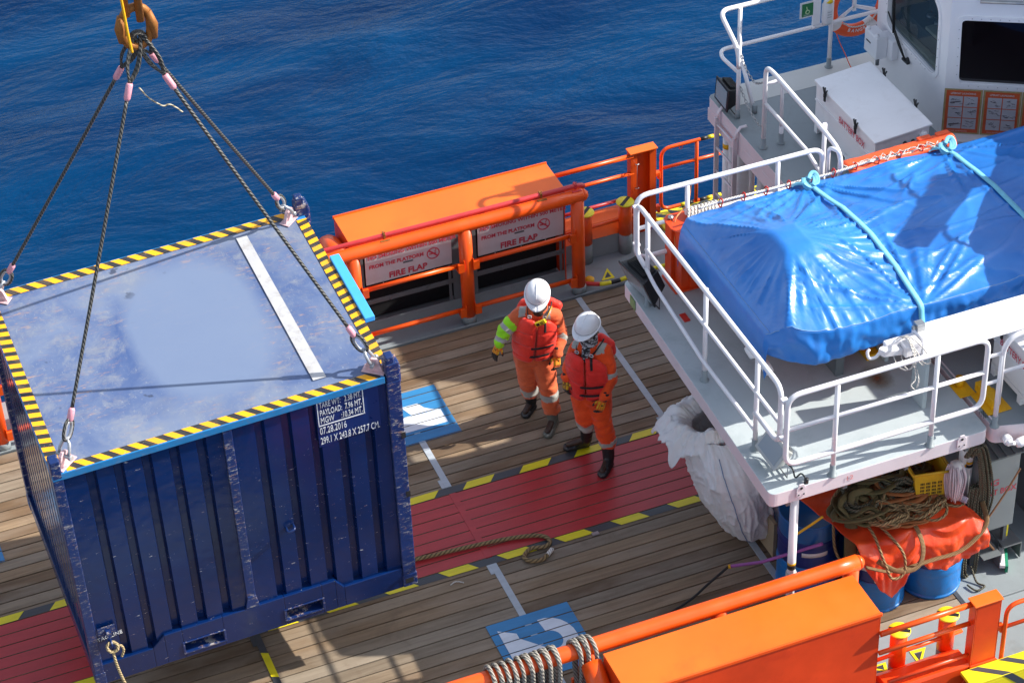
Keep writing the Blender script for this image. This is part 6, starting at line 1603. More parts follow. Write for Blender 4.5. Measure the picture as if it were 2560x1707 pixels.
rope('blue_hose', [(2.70, -4.93, .16), (2.85, -4.95, .10), (2.96, -4.98, .06)], .016, m_sky, 'short piece of bright blue hose under the grey equipment box', 'hose')
# purple boat hook
t = thing('boat_hook', (.2, -4.3, .3), 'long boat hook with a purple handle lying from the drums down to the deck', 'boat hook')
b = MB(); b.tube([(1.15, -4.85, .75), (.75, -4.45, .33), (.50, -4.30, .24)], .016, 10); b.build('handle', paint('purple_handle', (.36, .10, .36), .45, .1, 9, .1), t)
b = MB(); b.tube([(.50, -4.30, .24), (.48, -4.29, .235)], .02, 10); b.build('ferrule', m_amber, t)
b = MB(); b.tube(spline([(.48, -4.29, .235), (.25, -4.33, .13), (.05, -4.37, .04), (-.20, -4.43, .015)], 6), .012, 8); b.build('shaft', m_rubber, t)
rope('yellow_stick', [(.90, -4.75, .85), (1.05, -4.80, .98), (1.16, -4.82, 1.06)], .012, m_amber, 'short amber stick beside the left platform post', 'stick')
# timber pieces under the platform
b = MB(); b.box((1.02, -4.15, .02), (1.06, -3.70, .45)); tag(b.build('timber_board', paint('pale_plywood', (.40, .30, .19), .7, .15, 6, .1), bevel=.003), 'pale timber board standing behind the white bulk bag', 'board')
b = MB(); b.box((1.10, -3.9, .0), (1.9, -3.3, .5)); tag(b.build('timber_box', paint('brown_timber', (.12, .07, .03), .75, .2, 6, .2), bevel=.006), 'brown timber box in the dark under the platform', 'box')

# ---- bulk bag (crumpled white woven sack)
def bag_mat():
    m = NT('white_woven_sack'); co = m.coord()
    c = m.mix(m.ramp(m.noise(co, 3.0, 5), [(.3, (0,0,0)), (.75, (1,1,1))]), (.72, .71, .71, 1), (.86, .85, .85, 1))
    m.set(Base_Color=c, Roughness=.55)
    m.b.inputs['Subsurface Weight'].default_value = .08; m.b.inputs['Subsurface Radius'].default_value = (.05, .04, .04)
    m.bump(m.noise(co, 26, 5, .6, .5), .5, .012); return m.mat
m_bag = bag_mat()
def bag(name, c, rad, zs, label, seed=0, lean=(0, 0), n=130, mth=90, amp=1.0, mouth=True):
    t = thing(name, (c[0], c[1], 0), label, 'bulk bag', 'white bulk bags by the platform edge')
    def fn(u, v):
        th = 2*PI*u; q = v
        zz = zs[0] + (zs[1]-zs[0])*q
        i = q*(len(rad)-1); k = min(int(i), len(rad)-2); f = i-k; rx = rad[k][0]*(1-f)+rad[k+1][0]*f; ry = rad[k][1]*(1-f)+rad[k+1][1]*f
        ox = rad[k][2]*(1-f)+rad[k+1][2]*f; oy = rad[k][3]*(1-f)+rad[k+1][3]*f
        sq = 1/max(abs(math.cos(th)), abs(math.sin(th)))**.35
        cx_, sy_ = math.cos(th), math.sin(th)
        wp_ = Vector((cx_*rx*3.2+seed, sy_*ry*3.2, zz*1.5)); wp_ += noise.noise_vector(wp_*1.1)*.45
        def cr(v): q = noise.voronoi(v)[0]; return min(.5, q[1]-q[0])
        w1 = cr(wp_*1.25); w2 = cr(wp_*2.9+Vector((3, 1, 2))); w3 = nz(cx_*9, sy_*9, zz*9+seed); w0 = nz(cx_*1.3+seed, sy_*1.3, zz*1.3)
        d = 1 + amp*(.46*(w1-.30) + .26*(w2-.25) + .03*w3 + .34*w0)
        return (c[0]+ox+rx*sq*d*math.cos(th)+lean[0]*zz, c[1]+oy+ry*sq*d*math.sin(th)+lean[1]*zz, zz + .045*nz(math.cos(th)*2, math.sin(th)*2+seed, zz*3)*amp)
    b = MB(); b.grid(fn, n, mth); o = b.build('sack', m_bag, t); md = o.modifiers.new('t', 'SOLIDIFY'); md.thickness = .004
    b = MB(); b.tube([Vector(fn(.62, v/30)) + Vector((-.006, -.006, 0)) for v in range(0, 29)], .005, 5); b.build('seam', paint('blue_seam', (.25, .33, .50), .7, .2, 20, 0), t)
    return t
t = thing('bulk_bag', (.80, -3.6, 0), 'large crumpled white bulk bag standing by the platform edge on the deck', 'bulk bag', 'white bulk bags by the platform edge')
BP = [(.0, 1.05, -3.74, 0.02), (.05, 1.04, -3.73, 0.17), (.15, 1.02, -3.70, 0.29), (.35, 0.99, -3.66, 0.37), (.60, 0.95, -3.61, 0.41), (.85, 0.91, -3.55, 0.43), (1.02, 0.87, -3.50, 0.41), (1.14, 0.83, -3.45, 0.33), (1.22, 0.79, -3.40, 0.28)]
def bprof(z):
    for a, c in zip(BP, BP[1:]):
        if z <= c[0]: f = (z-a[0])/(c[0]-a[0]); return [a[k]*(1-f)+c[k]*f for k in (1, 2, 3)]
    return BP[-1][1:]
def crease(n_, w_): return math.exp(-abs(n_)/w_)
def body_fn(u, v):
    th = 2*PI*u; z = 1.22*v**.9; x, y, r_ = bprof(z); c, s_ = math.cos(th), math.sin(th)
    sq = 1/max(abs(c), abs(s_))**.45
    q = Vector((c*1.3, s_*1.3, z*.7)); wv = noise.noise_vector(q*1.6)*.35
    d = 1 + .16*nz(c*1.2+3, s_*1.2, z*1.1) + .085*crease(nz(c*2.1+wv.x, s_*2.1+wv.y, z*.8+5), .09) + .05*crease(nz(c*4.2+wv.y*2, s_*4.2, z*2.4+1), .09) + .028*crease(nz(c*6, s_*6+wv.z*2, z*7), .10)
    return (x+r_*sq*d*c*.98, y+r_*sq*d*s_, z + .02*nz(c*2, s_*2, z*4))
b = MB(); b.grid(body_fn, 260, 170); sk = b.build('sack', m_bag, t); md = sk.modifiers.new('t', 'SOLIDIFY'); md.thickness = .003
def collar_fn(u, v):
    th = 2*PI*u; c, s_ = math.cos(th), math.sin(th); q = nz(c*1.8+2, s_*1.8, .5); q2 = nz(c*4+1, s_*4, v*1.5); q3 = nz(c*8, s_*8, v*4)
    L = .20 + .11*max(0, -c*.8+s_*.35) + .07*q
    r_ = .24 + L*v*(1+.25*q2) + .03*crease(nz(c*5, s_*5, v*2), .1)
    z = 1.18 + .20*math.sin(min(1, v*1.25)*PI*.62)*(1+.4*q) - .34*v*v*(1+.5*q2) + .05*q3*v + .05*crease(nz(c*3.2, s_*3.2, v*1.6+7), .1)*v
    return (.79+r_*c-.03*v, -3.36+r_*s_*.85+.04*v, z)
b = MB(); b.grid(collar_fn, 240, 50); o = b.build('open_top', m_bag, t); md = o.modifiers.new('t', 'SOLIDIFY'); md.thickness = .003
b = MB(); b.tube([Vector(body_fn(.655, .02+.9*v/40)) + Vector((-.006, -.008, 0)) for v in range(41)], .0045, 5); b.tube([Vector(body_fn(.80, .02+.35*v/20)) + Vector((.004, -.008, 0)) for v in range(21)], .004, 5); b.build('seam', paint('blue_seam', (.20, .28, .45), .7, .2, 20, 0), t)
bag('bulk_bag', (1.16, -3.78), [(.05, .05, 0, 0), (.14, .16, 0, 0), (.17, .19, 0, 0), (.17, .19, 0, 0), (.13, .14, 0, 0), (.05, .05, 0, 0)], (.18, .85), 'small white bag hanging behind the large bulk bag under the platform', 5, n=70, mth=40, amp=.7)

# ---- ropes on the deck and on the near barrier
rope('deck_rope', [(-2.6, -2.72, .03)] + [(-2.086, -2.792, 0.03), (-1.75, -2.819, 0.03), (-1.395, -2.855, 0.03), (-1.155, -2.889, 0.03), (-0.943, -2.945, 0.03), (-0.852, -3.009, 0.03), (-0.844, -3.094, 0.03), (-0.921, -3.129, 0.03), (-1.036, -3.101, 0.03), (-1.115, -3.138, 0.03), (-1.152, -3.193, 0.03), (-1.112, -3.262, 0.03), (-1.005, -3.287, 0.03), (-0.935, -3.247, 0.03)], .021, m_manila, 'thick brown rope lying across the red walkway with a hooked end', n=10)
b = MB(); b.tube([(-0.937, -3.248, 0.03), (-0.861, -3.191, 0.03)], .023, 8); tag(b.build('rope_whipping', m_whiterope), 'grey taped end of the brown rope on the deck', 'rope end')
b = MB(); b.tube(spline([(-1.93, -3.24, .01), (-1.88, -3.22, .015), (-1.84, -3.23, .012), (-1.80, -3.26, .01)], 5), .006, 6); tag(b.build('rope_scrap', m_whiterope), 'tiny white rope scrap on the planks right of the container', 'rope scrap')
def pipe_coil(x0, x1, turns, label, drops=(), seed=0, drop=.4):
    P = []; n = 22; N = int(turns*n); q = random.Random(seed)
    for i in range(N+1):
        a = 2*PI*i/n; x = x0+(x1-x0)*i/N; s_ = .098 + .012*nz(i*.08, seed)
        lo = drop*max(0, -math.sin(a))**1.4*(1+.5*nz(i*.045, seed+4))
        P.append(Vector((x+.018*math.sin(a*.5+seed), -5.64+s_*math.cos(a), 1.235+s_*math.sin(a)-lo)))
    b = MB(); b.tube(P, .0185, 8)
    for (dx, L) in drops: b.tube(spline([(dx, -5.66, 1.30), (dx+.01, -5.69, 1.1), (dx+.03, -5.68, 1.1-L), (dx+.05, -5.66, 1.1-L-.02), (dx+.06, -5.67, 1.2)], 6), .0185, 8)
    return tag(b.build('rope_coil', m_greyrope), label, 'rope', 'grey rope coiled round the near barrier pipe')
pipe_coil(-2.44, -2.18, 8, 'grey braided rope wound tightly round the near orange pipe, leftmost coil', seed=1, drop=.35)
pipe_coil(-2.15, -1.78, 9, 'grey braided rope with loose hanging turns, the middle coil on the near orange pipe', ((-2.0, .35), (-1.9, .4)), seed=3, drop=.42)
pipe_coil(-1.66, -1.48, 5, 'short coil of grey braided rope nearest the foreground casing', ((-1.60, .4), (-1.54, .4)), seed=6, drop=.40)

# ================================================================ FOUR-LEG LIFTING SLING AND CRANE LINK
CW = lambda x, y, z: CM @ Vector((x, y, z))
APEX = CW(1.482, 1.222, 5.70)
SL = thing('wire_sling', APEX, 'four-leg wire rope sling with pink sleeves lifting the blue container', 'sling')
crown = CW(1.482, 1.222, 5.62)
def ellipse_link(c, d, side, L, W_, r_, n=28, closed=True):
    """elongated link: centre c, long axis d, wide axis side"""
    d = Vector(d).normalized(); side = Vector(side); side = (side-d*side.dot(d)).normalized(); P = []
    for i in range(n):
        a = 2*PI*i/n; P.append(Vector(c) + d*(L/2*math.copysign(abs(math.cos(a))**.8, math.cos(a))) + side*(W_/2*math.copysign(abs(math.sin(a))**.9, math.sin(a))))
    return P
ends = []
for i, L in enumerate(LUG):
    P = CM @ L; dirn = (crown-P).normalized(); hor = Vector((dirn.x, dirn.y, 0)).normalized(); sd = hor.cross(Vector((0, 0, 1))).normalized()
    # shackle bow through the lug, thimble eye, sleeve, wire, sleeve, top eye
    sh = P + dirn*.075
    b = MB(); b.tube([P-sd*.045, P-sd*.05+dirn*.05, P-sd*.035+dirn*.11, P+dirn*.15, P+sd*.035+dirn*.11, P+sd*.05+dirn*.05, P+sd*.045], .0145, 10)
    b.tube([P-sd*.07, P+sd*.07], .017, 10); b.tube([P+sd*.06, P+sd*.085], .024, 8); b.build('shackle', m_galv_link, SL)
    tc_ = P + dirn*.215; up_ = dirn.cross(sd)
    b = MB(); pl = ellipse_link(tc_, dirn, up_, .15, .075, .0, 26); b.tube(pl, .013, 8, closed=True); b.build('thimble', m_galv_link, SL)
    b = MB(); pl = ellipse_link(tc_+dirn*.005, dirn, up_, .185, .105, .0, 26); b.tube(pl, .0135, 8, closed=True); b.build('rope_eye', m_wire, SL)
    s0 = P + dirn*.295; s1 = P + dirn*.41
    b = MB(); b.tube([s0, s0+dirn*.012, s1-dirn*.02, s1], [.020, .027, .027, .017], 14); b.build('sleeve', m_pink, SL)
    top = crown + (P-crown).normalized()*.36 ; t1 = crown + (P-crown).normalized()*.50 if i != 2 else crown + (P-crown).normalized()*.40
    if i == 2: top = crown + (P-crown).normalized()*.26
    n = 40; sag = .006
    b = MB(); b.tube([s1.lerp(t1, k/n) - Vector((0, 0, sag*math.sin(PI*k/n))) for k in range(n+1)], .0155, 10); b.build('wire_leg', m_wire, SL)
    b = MB(); b.tube([t1, t1+(top-t1)*.15, top-(top-t1)*.1, top], [.018, .027, .027, .022], 14); b.build('sleeve', m_pink, SL)
    sdv = (P-crown).normalized(); u_ = sdv.cross(Vector((.3, 1, .1)).normalized())
    b = MB()
    for k in (-1, 0, 1):
        c0 = top; tip = crown + Vector((0, 0, .02)) - sdv*.03
        b.tube(spline([c0+u_*.006*k, c0.lerp(tip, .35)+u_*(.045+.008*k)+Vector((0, -.008*k, 0)), c0.lerp(tip, .8)+u_*(.035+.006*k), tip+Vector((0, -.004*k, .01))], 6), .0105, 7)
        b.tube(spline([c0+u_*.006*k, c0.lerp(tip, .35)-u_*(.045+.008*k)+Vector((0, -.008*k, 0)), c0.lerp(tip, .8)-u_*(.035+.006*k), tip+Vector((0, -.004*k, .01))], 6), .0105, 7)
    b.build('rope_eye', m_wire, SL)
b = MB()
for k in range(5): b.tube([crown+Vector((.06*math.cos(a), -.03+.014*k, .0+.05*math.sin(a))) for a in [PI*q/8 for q in range(9)]], .0105, 6)
b.build('crown_loops', m_wire, SL)
# rusty master link and hanger
t = thing('master_link', crown+Vector((0, 0, .15)), 'rusty orange-brown master link at the top of the sling', 'lifting link')
lc = crown + Vector((.0, 0, .10)); b = MB(); b.tube(ellipse_link(lc, (0.05, 0, 1), (1, 0, 0), .34, .22, 0, 32), .034, 12, closed=True); b.build('link', m_rust, t)
b = MB(); b.tube([lc+Vector((-.125, -.01, -.10)), lc+Vector((-.135, -.02, .02)), lc+Vector((-.11, -.01, .12))], [.030, .040, .030], 14); b.build('worn_lobe', m_rust, t); b = MB(); b.tube([lc+Vector((.125, -.01, -.12)), lc+Vector((.13, -.02, -.0)), lc+Vector((.10, -.01, .12))], [.028, .038, .030], 14); b.build('worn_lobe', m_rust, t)
t = thing('crane_wire', lc+Vector((0, 0, .2)), 'brown greased crane wires running up out of the photo from the master link', 'crane wire')
for (dx, r_, lean) in ((.035, .032, .004), (-.06, .022, -.01)):
    b = MB(); p0 = lc+Vector((dx, -.03, .06 if dx > 0 else .12)); b.tube([p0, p0+Vector((lean, 0, 1.0)), p0+Vector((lean*3, 0, 3.0))], r_, 12); b.build('wire', m_rust, t)
b = MB(); b.tube(spline([lc+Vector((-.10, -.05, .45)), lc+Vector((-.09, -.06, .2)), lc+Vector((-.085, -.07, 0)), lc+Vector((-.075, -.08, -.17))], 6), .011, 8); b.build('ochre_tie', m_amber, t)
b = MB(); P = [crown+Vector(v) for v in ((-.06, -.06, -.40), (.0, -.08, -.50), (.10, -.08, -.60), (.15, -.08, -.60), (.20, -.08, -.64), (.25, -.08, -.70))]
b.tube(spline(P, 6), [.007]*31, 6); tag(b.build('loose_tag_wire', rope_mat('frayed_tie', (.16, .12, .06, 1), (.5, .45, .33, 1), .06, 1)), 'short frayed tie hanging loose under the master link', 'wire')
# tag line
TL = CW(.185, -.085, .52)
b = MB(); q = random.Random(2)
for k in range(5):
    b.tube([TL+Vector((.045*math.cos(a+k)+.012*nz(k, a), -.02+.03*math.sin(a*1.0+k*.8), .02+.035*math.sin(a+k*1.1))) for a in [2*PI*i/12 for i in range(12)]], .012, 7, closed=True)
b.tube(spline([TL+Vector((.03, -.03, .02)), TL+Vector((.07, -.04, .03)), TL+Vector((.085, -.04, -.03)), TL+Vector((.06, -.04, -.10))], 5), .012, 7)
b.tube(spline([TL, TL+Vector((.0, -.04, -.12)), TL+Vector((.02, -.05, -.28)), TL+Vector((.06, -.06, -.50)), TL+Vector((.11, -.07, -.8)), TL+Vector((.2, -.2, -1.15))], 8), .0125, 8)
tag(b.build('tag_line', m_tagrope), 'pale brown tag line knotted to the lower left corner of the container', 'rope')

# ================================================================ PEOPLE
def capsule(b, A, ra, B_, rb, seg=16):
    """swept sphere between two points, for merging"""
    A = Vector(A); B_ = Vector(B_); d = (B_-A); L = d.length
    if L < 1e-5: return
    d.normalize(); path = []; rad = []
    for a in (-85, -60, -35, -12): path.append(A + d*ra*math.sin(R(a))); rad.append(ra*math.cos(R(a)))
    for t in (.2, .4, .6, .8): path.append(A.lerp(B_, t)); rad.append(ra+(rb-ra)*t)
    for a in (12, 35, 60, 85): path.append(B_ + d*rb*math.sin(R(a))); rad.append(rb*math.cos(R(a)))
    b.tube(path, rad, seg)
def limb(b, pts, seg=16):
    """chain of (point, radius)"""
    for i in range(len(pts)-1): capsule(b, pts[i][0], pts[i][1], pts[i+1][0], pts[i+1][1], seg)
def ellipsoid(b, c, rx, ry, rz, M=None, seg=20):
    prof = [(math.sin(PI*k/10), -math.cos(PI*k/10)) for k in range(11)]
    m = Matrix.Translation(c) @ (M or Matrix.Identity(4)) @ Matrix.Diagonal((rx, ry, rz, 1))
    k = len(b.v); b.lathe([(max(p[0], .0005), p[1]) for p in prof], (0, 0, 0), seg, 0, m)
def merged(b, name, mats, parent, voxel=.012, smooth=6, fold=None, matf=None):
    """fuse the collected shapes into one continuous skin, then add folds and colours"""
    o = b.build('tmp', mats if isinstance(mats, list) else [mats])
    md = o.modifiers.new('r', 'REMESH'); md.mode = 'VOXEL'; md.voxel_size = voxel; md.use_smooth_shade = True
    s_ = o.modifiers.new('s', 'SMOOTH'); s_.factor = .5; s_.iterations = smooth
    dg = bpy.context.evaluated_depsgraph_get(); me = bpy.data.meshes.new_from_object(o.evaluated_get(dg)); bpy.data.objects.remove(o)
    me.name = name; me.materials.clear()
    for mm in (mats if isinstance(mats, list) else [mats]): me.materials.append(mm)
    if fold:
        N = [v.normal.copy() for v in me.vertices]
        for v, n_ in zip(me.vertices, N): v.co += n_*fold(v.co)
    for p in me.polygons:
        p.use_smooth = True
        if matf: p.material_index = matf(p.center)
    me.transform(world_of(parent).inverted())
    o = bpy.data.objects.new(name, me); C.objects.link(o); o.parent = parent; return o
def cloth_mat(name, col, rough=.75):
    m = NT(name); co = m.coord(); c = m.mix(m.ramp(m.noise(co, 6, 5, .65), [(.3, (0,0,0)), (.72, (1,1,1))]), sc(col, .78), sc(col, 1.12))
    m.set(Base_Color=c, Roughness=rough, Specular_IOR_Level=.25); m.b.inputs['Sheen Weight'].default_value = .15
    m.bump(m.noise(co, 22, 6, .65, .6), .5, .012); return m.mat
m_cov1 = cloth_mat('faded_orange_coverall', (.74, .14, .045)); m_cov2 = cloth_mat('bright_orange_coverall', (.93, .085, .012))  # second coverall's orange is lifted to stand in for bounced light
m_refl = cloth_mat('grey_reflective_tape', (.42, .42, .38), .45); m_lime = cloth_mat('lime_yellow_sleeve', (.36, .86, .02))
m_vest = cloth_mat('red_life_vest', (.93, .050, .028), .42); m_vest2 = cloth_mat('dark_red_life_vest', (.88, .035, .026), .42)
m_strapb = cloth_mat('black_strap', (.012, .012, .013), .6)
m_boot = paint('black_rubber_boot', (.014, .014, .017), .42, .2, 12, .12, 40); m_boot_lit = paint('sunlit_rubber_boot', (.12, .12, .10), .30, .25, 14, .15, 40)  # second boot material: same rubber with sunlight put into its colour
m_glo = cloth_mat('orange_glove', (.80, .16, .012)); m_gly = cloth_mat('yellow_glove_ribs', (.75, .42, .02)); m_glb = cloth_mat('dark_glove_palm', (.035, .022, .014)); m_glbr = cloth_mat('brown_glove', (.22, .09, .02))
m_helm = NT('white_helmet_shell'); m_helm.set(Base_Color=(.82, .82, .84, 1), Roughness=.22, Coat_Weight=.3); m_helm = m_helm.mat
m_eye = paint('eye_white', (.6, .6, .58), .3, .02, 10, 0)
def mask_mat():
    m = NT('black_and_white_face_scarf'); co = m.coord(); n_ = m.noise(m.coord((1, 1, 2.2)), 24, 3, .5, 1.2)
    m.set(Base_Color=m.ramp(n_, [(.50, (.015, .015, .018)), (.55, (.45, .45, .48))]), Roughness=.8); return m.mat
m_mask = mask_mat()

def hand(wrist, dirn, palm_n, thumb_side, name, parent, cuff_dir, curl=.5, dark=.5, splay=1.0, brown=False):
    """gloved hand: dirn from wrist to fingers, palm_n = palm normal, thumb_side = direction of the thumb"""
    W_ = Vector(wrist); d = Vector(dirn).normalized(); n_ = Vector(palm_n); n_ = (n_-d*n_.dot(d)).normalized(); s_ = d.cross(n_)
    if s_.dot(Vector(thumb_side)) < 0: s_ = -s_
    b = MB()
    capsule(b, W_-d*.02, .033, W_+d*.03, .036)
    for k in (-1.1, -.35, .35, 1.1): capsule(b, W_+d*.03+s_*.012*k, .024, W_+d*.095+s_*.021*k, .0185)
    fl_ = [.078, .090, .084, .066]                 # index .. little
    for i in range(4):
        k = (1.25-i*.83); base = W_+d*.098+s_*.0215*k; P = [base]; ang = 0; dd0 = (d+s_*.10*k*splay).normalized(); c = curl*(1+.12*i)
        segs = [.46, .30, .24]
        for j, f in enumerate(segs):
            ang += c*(.55 if j == 0 else .75); v = (dd0*math.cos(ang)+n_*math.sin(ang)); P.append(P[-1]+v*fl_[i]*f)
        limb(b, [(P[0], .0125), (P[1], .0118), (P[2], .0108), (P[3], .0098)], 10)
    T0 = W_+d*.028+s_*.028; T1 = T0+(d*.55+s_*.75+n_*.25).normalized()*.036; T2 = T1+(d*.85+s_*.35+n_*.45).normalized()*.030; T3 = T2+(d*.9+s_*.05+n_*.5).normalized()*.024
    limb(b, [(T0, .018), (T1, .0145), (T2, .0128), (T3, .011)], 10)
    def mf(c):
        v = c-W_; a = v.dot(d); pn = v.dot(n_); sd = v.dot(s_)
        if pn > .012 or a > .150-dark*.05: return 1
        if a < .012: return 1
        if .06 < a < .105 and int((sd+.1)/.011) % 2 == 0: return 2
        if .03 < a < .055 and int((sd+.1)/.016) % 2 == 0: return 2
        return 0
    o = merged(b, name, [m_glbr if brown else m_glo, m_glb, m_gly], parent, .0045, 2, lambda c: .0012*nz(c.x*60, c.y*60, c.z*60), mf)
    return o
def boot(ankle, heel, toe, top, name, parent, mat, r_=.058):
    A = Vector(ankle); H_ = Vector(heel); T_ = Vector(toe); Tp = Vector(top); b = MB(); d = (T_-H_).normalized(); s_ = Vector((-d.y, d.x, 0))
    limb(b, [(Tp, r_+.014), (Tp.lerp(A, .5), r_+.006), (A, r_)])
    Hc = H_+Vector((0, 0, .045)); Tc = T_+Vector((0, 0, .030))-d*.045
    capsule(b, A, r_-.004, Hc+d*.03, .046); capsule(b, A+Vector((0, 0, -.01)), r_-.008, Hc.lerp(Tc, .55)+Vector((0, 0, .015)), .047)
    for k in (-1, 1): capsule(b, Hc+d*.015+s_*.012*k-Vector((0, 0, .008)), .036, Tc+s_*.020*k-Vector((0, 0, .004)), .036)
    # sole
    pts = [H_-s_*.036, H_-s_*.044+d*.10, T_-s_*.050-d*.07, T_-s_*.03-d*.012, T_, T_+s_*.03-d*.012, T_+s_*.050-d*.07, H_+s_*.044+d*.10, H_+s_*.036, H_-d*.012]
    b.prism([(p.x, p.y, .006) for p in pts], (0, 0, .028))
    return merged(b, name, [mat], parent, .007, 3, lambda c: .003*nz(c.x*18, c.y*18, c.z*30))

def person(base, label, J, face, brim, cov, vest, boots, lime_arm=False, masked=False, refl=(), look_down=25, group=None, radio=False, gloves=(.5, .5), brownR=False, tilt=0):
    t = thing('person', (base[0], base[1], 0), label, 'person', group)
    f = Vector((face[0], face[1], 0)).normalized(); l = Vector((-f.y, f.x, 0)); up = Vector((0, 0, 1))      # l = the person's left
    V = {k: Vector(v) for k, v in J.items()}
    sp = (V['neck']-V['hip']).normalized(); ch = V['chest']; hip = V['hip']; wst = hip.lerp(ch, .38)
    hd = V['head']
    # ---------- skin: one continuous figure
    b = MB(); bf_ = Vector((brim[0], brim[1], 0)).normalized(); bl_ = Vector((-bf_.y, bf_.x, 0)); hx = (bf_*math.cos(R(look_down)) - up*math.sin(R(look_down))).normalized(); hz = hx.cross(bl_)
    if hz.z < 0: hz = -hz
    HM = Matrix((hx, bl_, hz)).transposed().to_4x4()
    hp = lambda x, y, z: hd + hx*x + bl_*y + hz*z
    ellipsoid(b, hd, .098, .078, .115, HM); ellipsoid(b, hp(.03, 0, -.06), .065, .058, .062, HM)
    capsule(b, hp(.092, 0, .0), .012, hp(.108, 0, -.030), .017); capsule(b, hp(.078, -.02, -.062), .011, hp(.078, .02, -.062), .011)
    for k in (-1, 1): ellipsoid(b, hp(-.005, .080*k, -.015), .022, .010, .033, HM); ellipsoid(b, hp(.075, .032*k, .022), .022, .024, .012, HM)
    capsule(b, hd-hz*.06, .058, V['neck'], .062)
    for k, s_ in (('R', -1), ('L', 1)):
        capsule(b, V['neck']-up*.02, .06, V['sh'+k]-up*.01, .05); limb(b, [(V['sh'+k], .052), (V['el'+k], .040), (V['wr'+k], .030)])
        limb(b, [(hip+l*.09*s_, .085), (V['kn'+k], .056), (V['an'+k], .038)])
        capsule(b, ch+l*.08*s_, .11, wst+l*.06*s_, .095); capsule(b, wst+l*.06*s_, .095, hip+l*.07*s_, .105)
        h_ = V['wr'+k]+(V['hd'+k]-V['wr'+k]).normalized()*.06; capsule(b, V['wr'+k], .03, h_, .026)
        tc_ = V['an'+k]; capsule(b, tc_, .038, Vector((V['toe'+k].x, V['toe'+k].y, .05)).lerp(tc_, .25), .032)
    body = merged(b, 'body', [m_skin], t, .011, 3)
    for k in (-1, 1):
        b = MB(); c = hp(.091, .032*k, .012); b.lathe([(.0005, -1), (.7, -.7), (1, 0), (.7, .7), (.0005, 1)], (0, 0, 0), 12, 0, Matrix.Translation(c) @ HM @ Matrix.Diagonal((.010, .013, .008, 1))); b.build('eye', m_eye, t)
    # ---------- coverall
    b = MB(); sh = .022
    for k, s_ in (('R', -1), ('L', 1)):
        capsule(b, V['neck']-up*.055+l*.03*s_, .078, V['sh'+k]-up*.005, .072)
        limb(b, [(V['sh'+k]-up*.01, .078), (V['sh'+k].lerp(V['el'+k], .5), .078), (V['el'+k], .070), (V['el'+k].lerp(V['wr'+k], .55), .056), (V['wr'+k].lerp(V['el'+k], .10), .050)])
        capsule(b, ch+l*.080*s_+up*.02, .112, wst+l*.068*s_, .106); capsule(b, wst+l*.068*s_, .106, hip+l*.075*s_, .122)
        cr = hip-up*.02+l*.085*s_
        limb(b, [(cr, .130), (cr.lerp(V['kn'+k], .45), .108), (V['kn'+k], .088), (V['kn'+k].lerp(V['hem'+k], .5), .088), (V['hem'+k], .082)])
        capsule(b, V['hem'+k]+up*.02, .088, V['hem'+k]-up*.0, .083)
    capsule(b, ch+f*.02, .105, hip+f*.01, .115)
    def fold(c):
        z = c.z; e = 0
        for k in ('R', 'L'):
            for j, rr_, amp in ((V['kn'+k], .20, .012), (V['hem'+k], .16, .016), (V['el'+k], .15, .012), (V['wr'+k], .12, .012)):
                q = (c-j).length; e += amp*max(0, 1-q/rr_)
        return .006*(1-2*abs(nz(c.x*9, c.y*9, c.z*5))) + (e+.005)*(1-2.2*abs(nz(c.x*7+3, c.y*7, c.z*22)))
    def mf(c):
        for (a, bb, t0, t1, rad) in refl:
            A_ = V[a]; B_ = V[bb]; d = B_-A_; s_ = (c-A_).dot(d)/d.length_squared
            if t0 < s_ < t1 and (A_+d*s_-c).length < rad: return 1
        if lime_arm:
            A_ = V['shR']; B_ = V['elR']; d = B_-A_; s_ = (c-A_).dot(d)/d.length_squared
            d2 = V['wrR']-V['elR']; s2 = (c-V['elR']).dot(d2)/d2.length_squared
            r1 = (A_+d*min(1.15, max(0, s_))-c).length; r2 = (V['elR']+d2*min(1, max(0, s2))-c).length
            if (s_ > .50 and r1 < .12) or (s2 > -.1 and r2 < .12 and s_ > .5):
                if .82 < s_ < 1.02 and s2 < .3: return 1
                if .52 < s2 < .80: return 1
                return 2
        if abs((c-ch).dot(l)) > .09 and abs((c-ch).dot(l)) < .155 and c.z > V['sh'+('L' if (c-ch).dot(l) > 0 else 'R')].z + .015 and c.z > V['shR'].z-.05: return 1
        return 0
    merged(b, 'coverall', [cov, m_refl, m_lime], t, .0115, 3, fold, mf)
    # collar
    b = MB(); b.grid(lambda u, v: V['neck'] + (f*math.cos(R(-150+300*u))*.088 + l*math.sin(R(-150+300*u))*.088) + up*(-.045+.075*v - .02*math.cos(R(-150+300*u))), 24, 3, thick=.008); b.build('collar', cov, t)
    # ---------- life vest wrapped round the chest
    z0 = hip.z + .10; z1 = ch.z + .15; axis = lambda z: hip + (V['neck']-hip)*((z-hip.z)/(V['neck'].z-hip.z))
    def vp_(th, z, out):
        a = axis(z); rx, ry = .188+out, .150+out
        tp = 1 - .10*max(0, (z-ch.z)/.2)
        return a + l*(math.sin(th)*rx*tp) + f*(math.cos(th)*ry*tp)
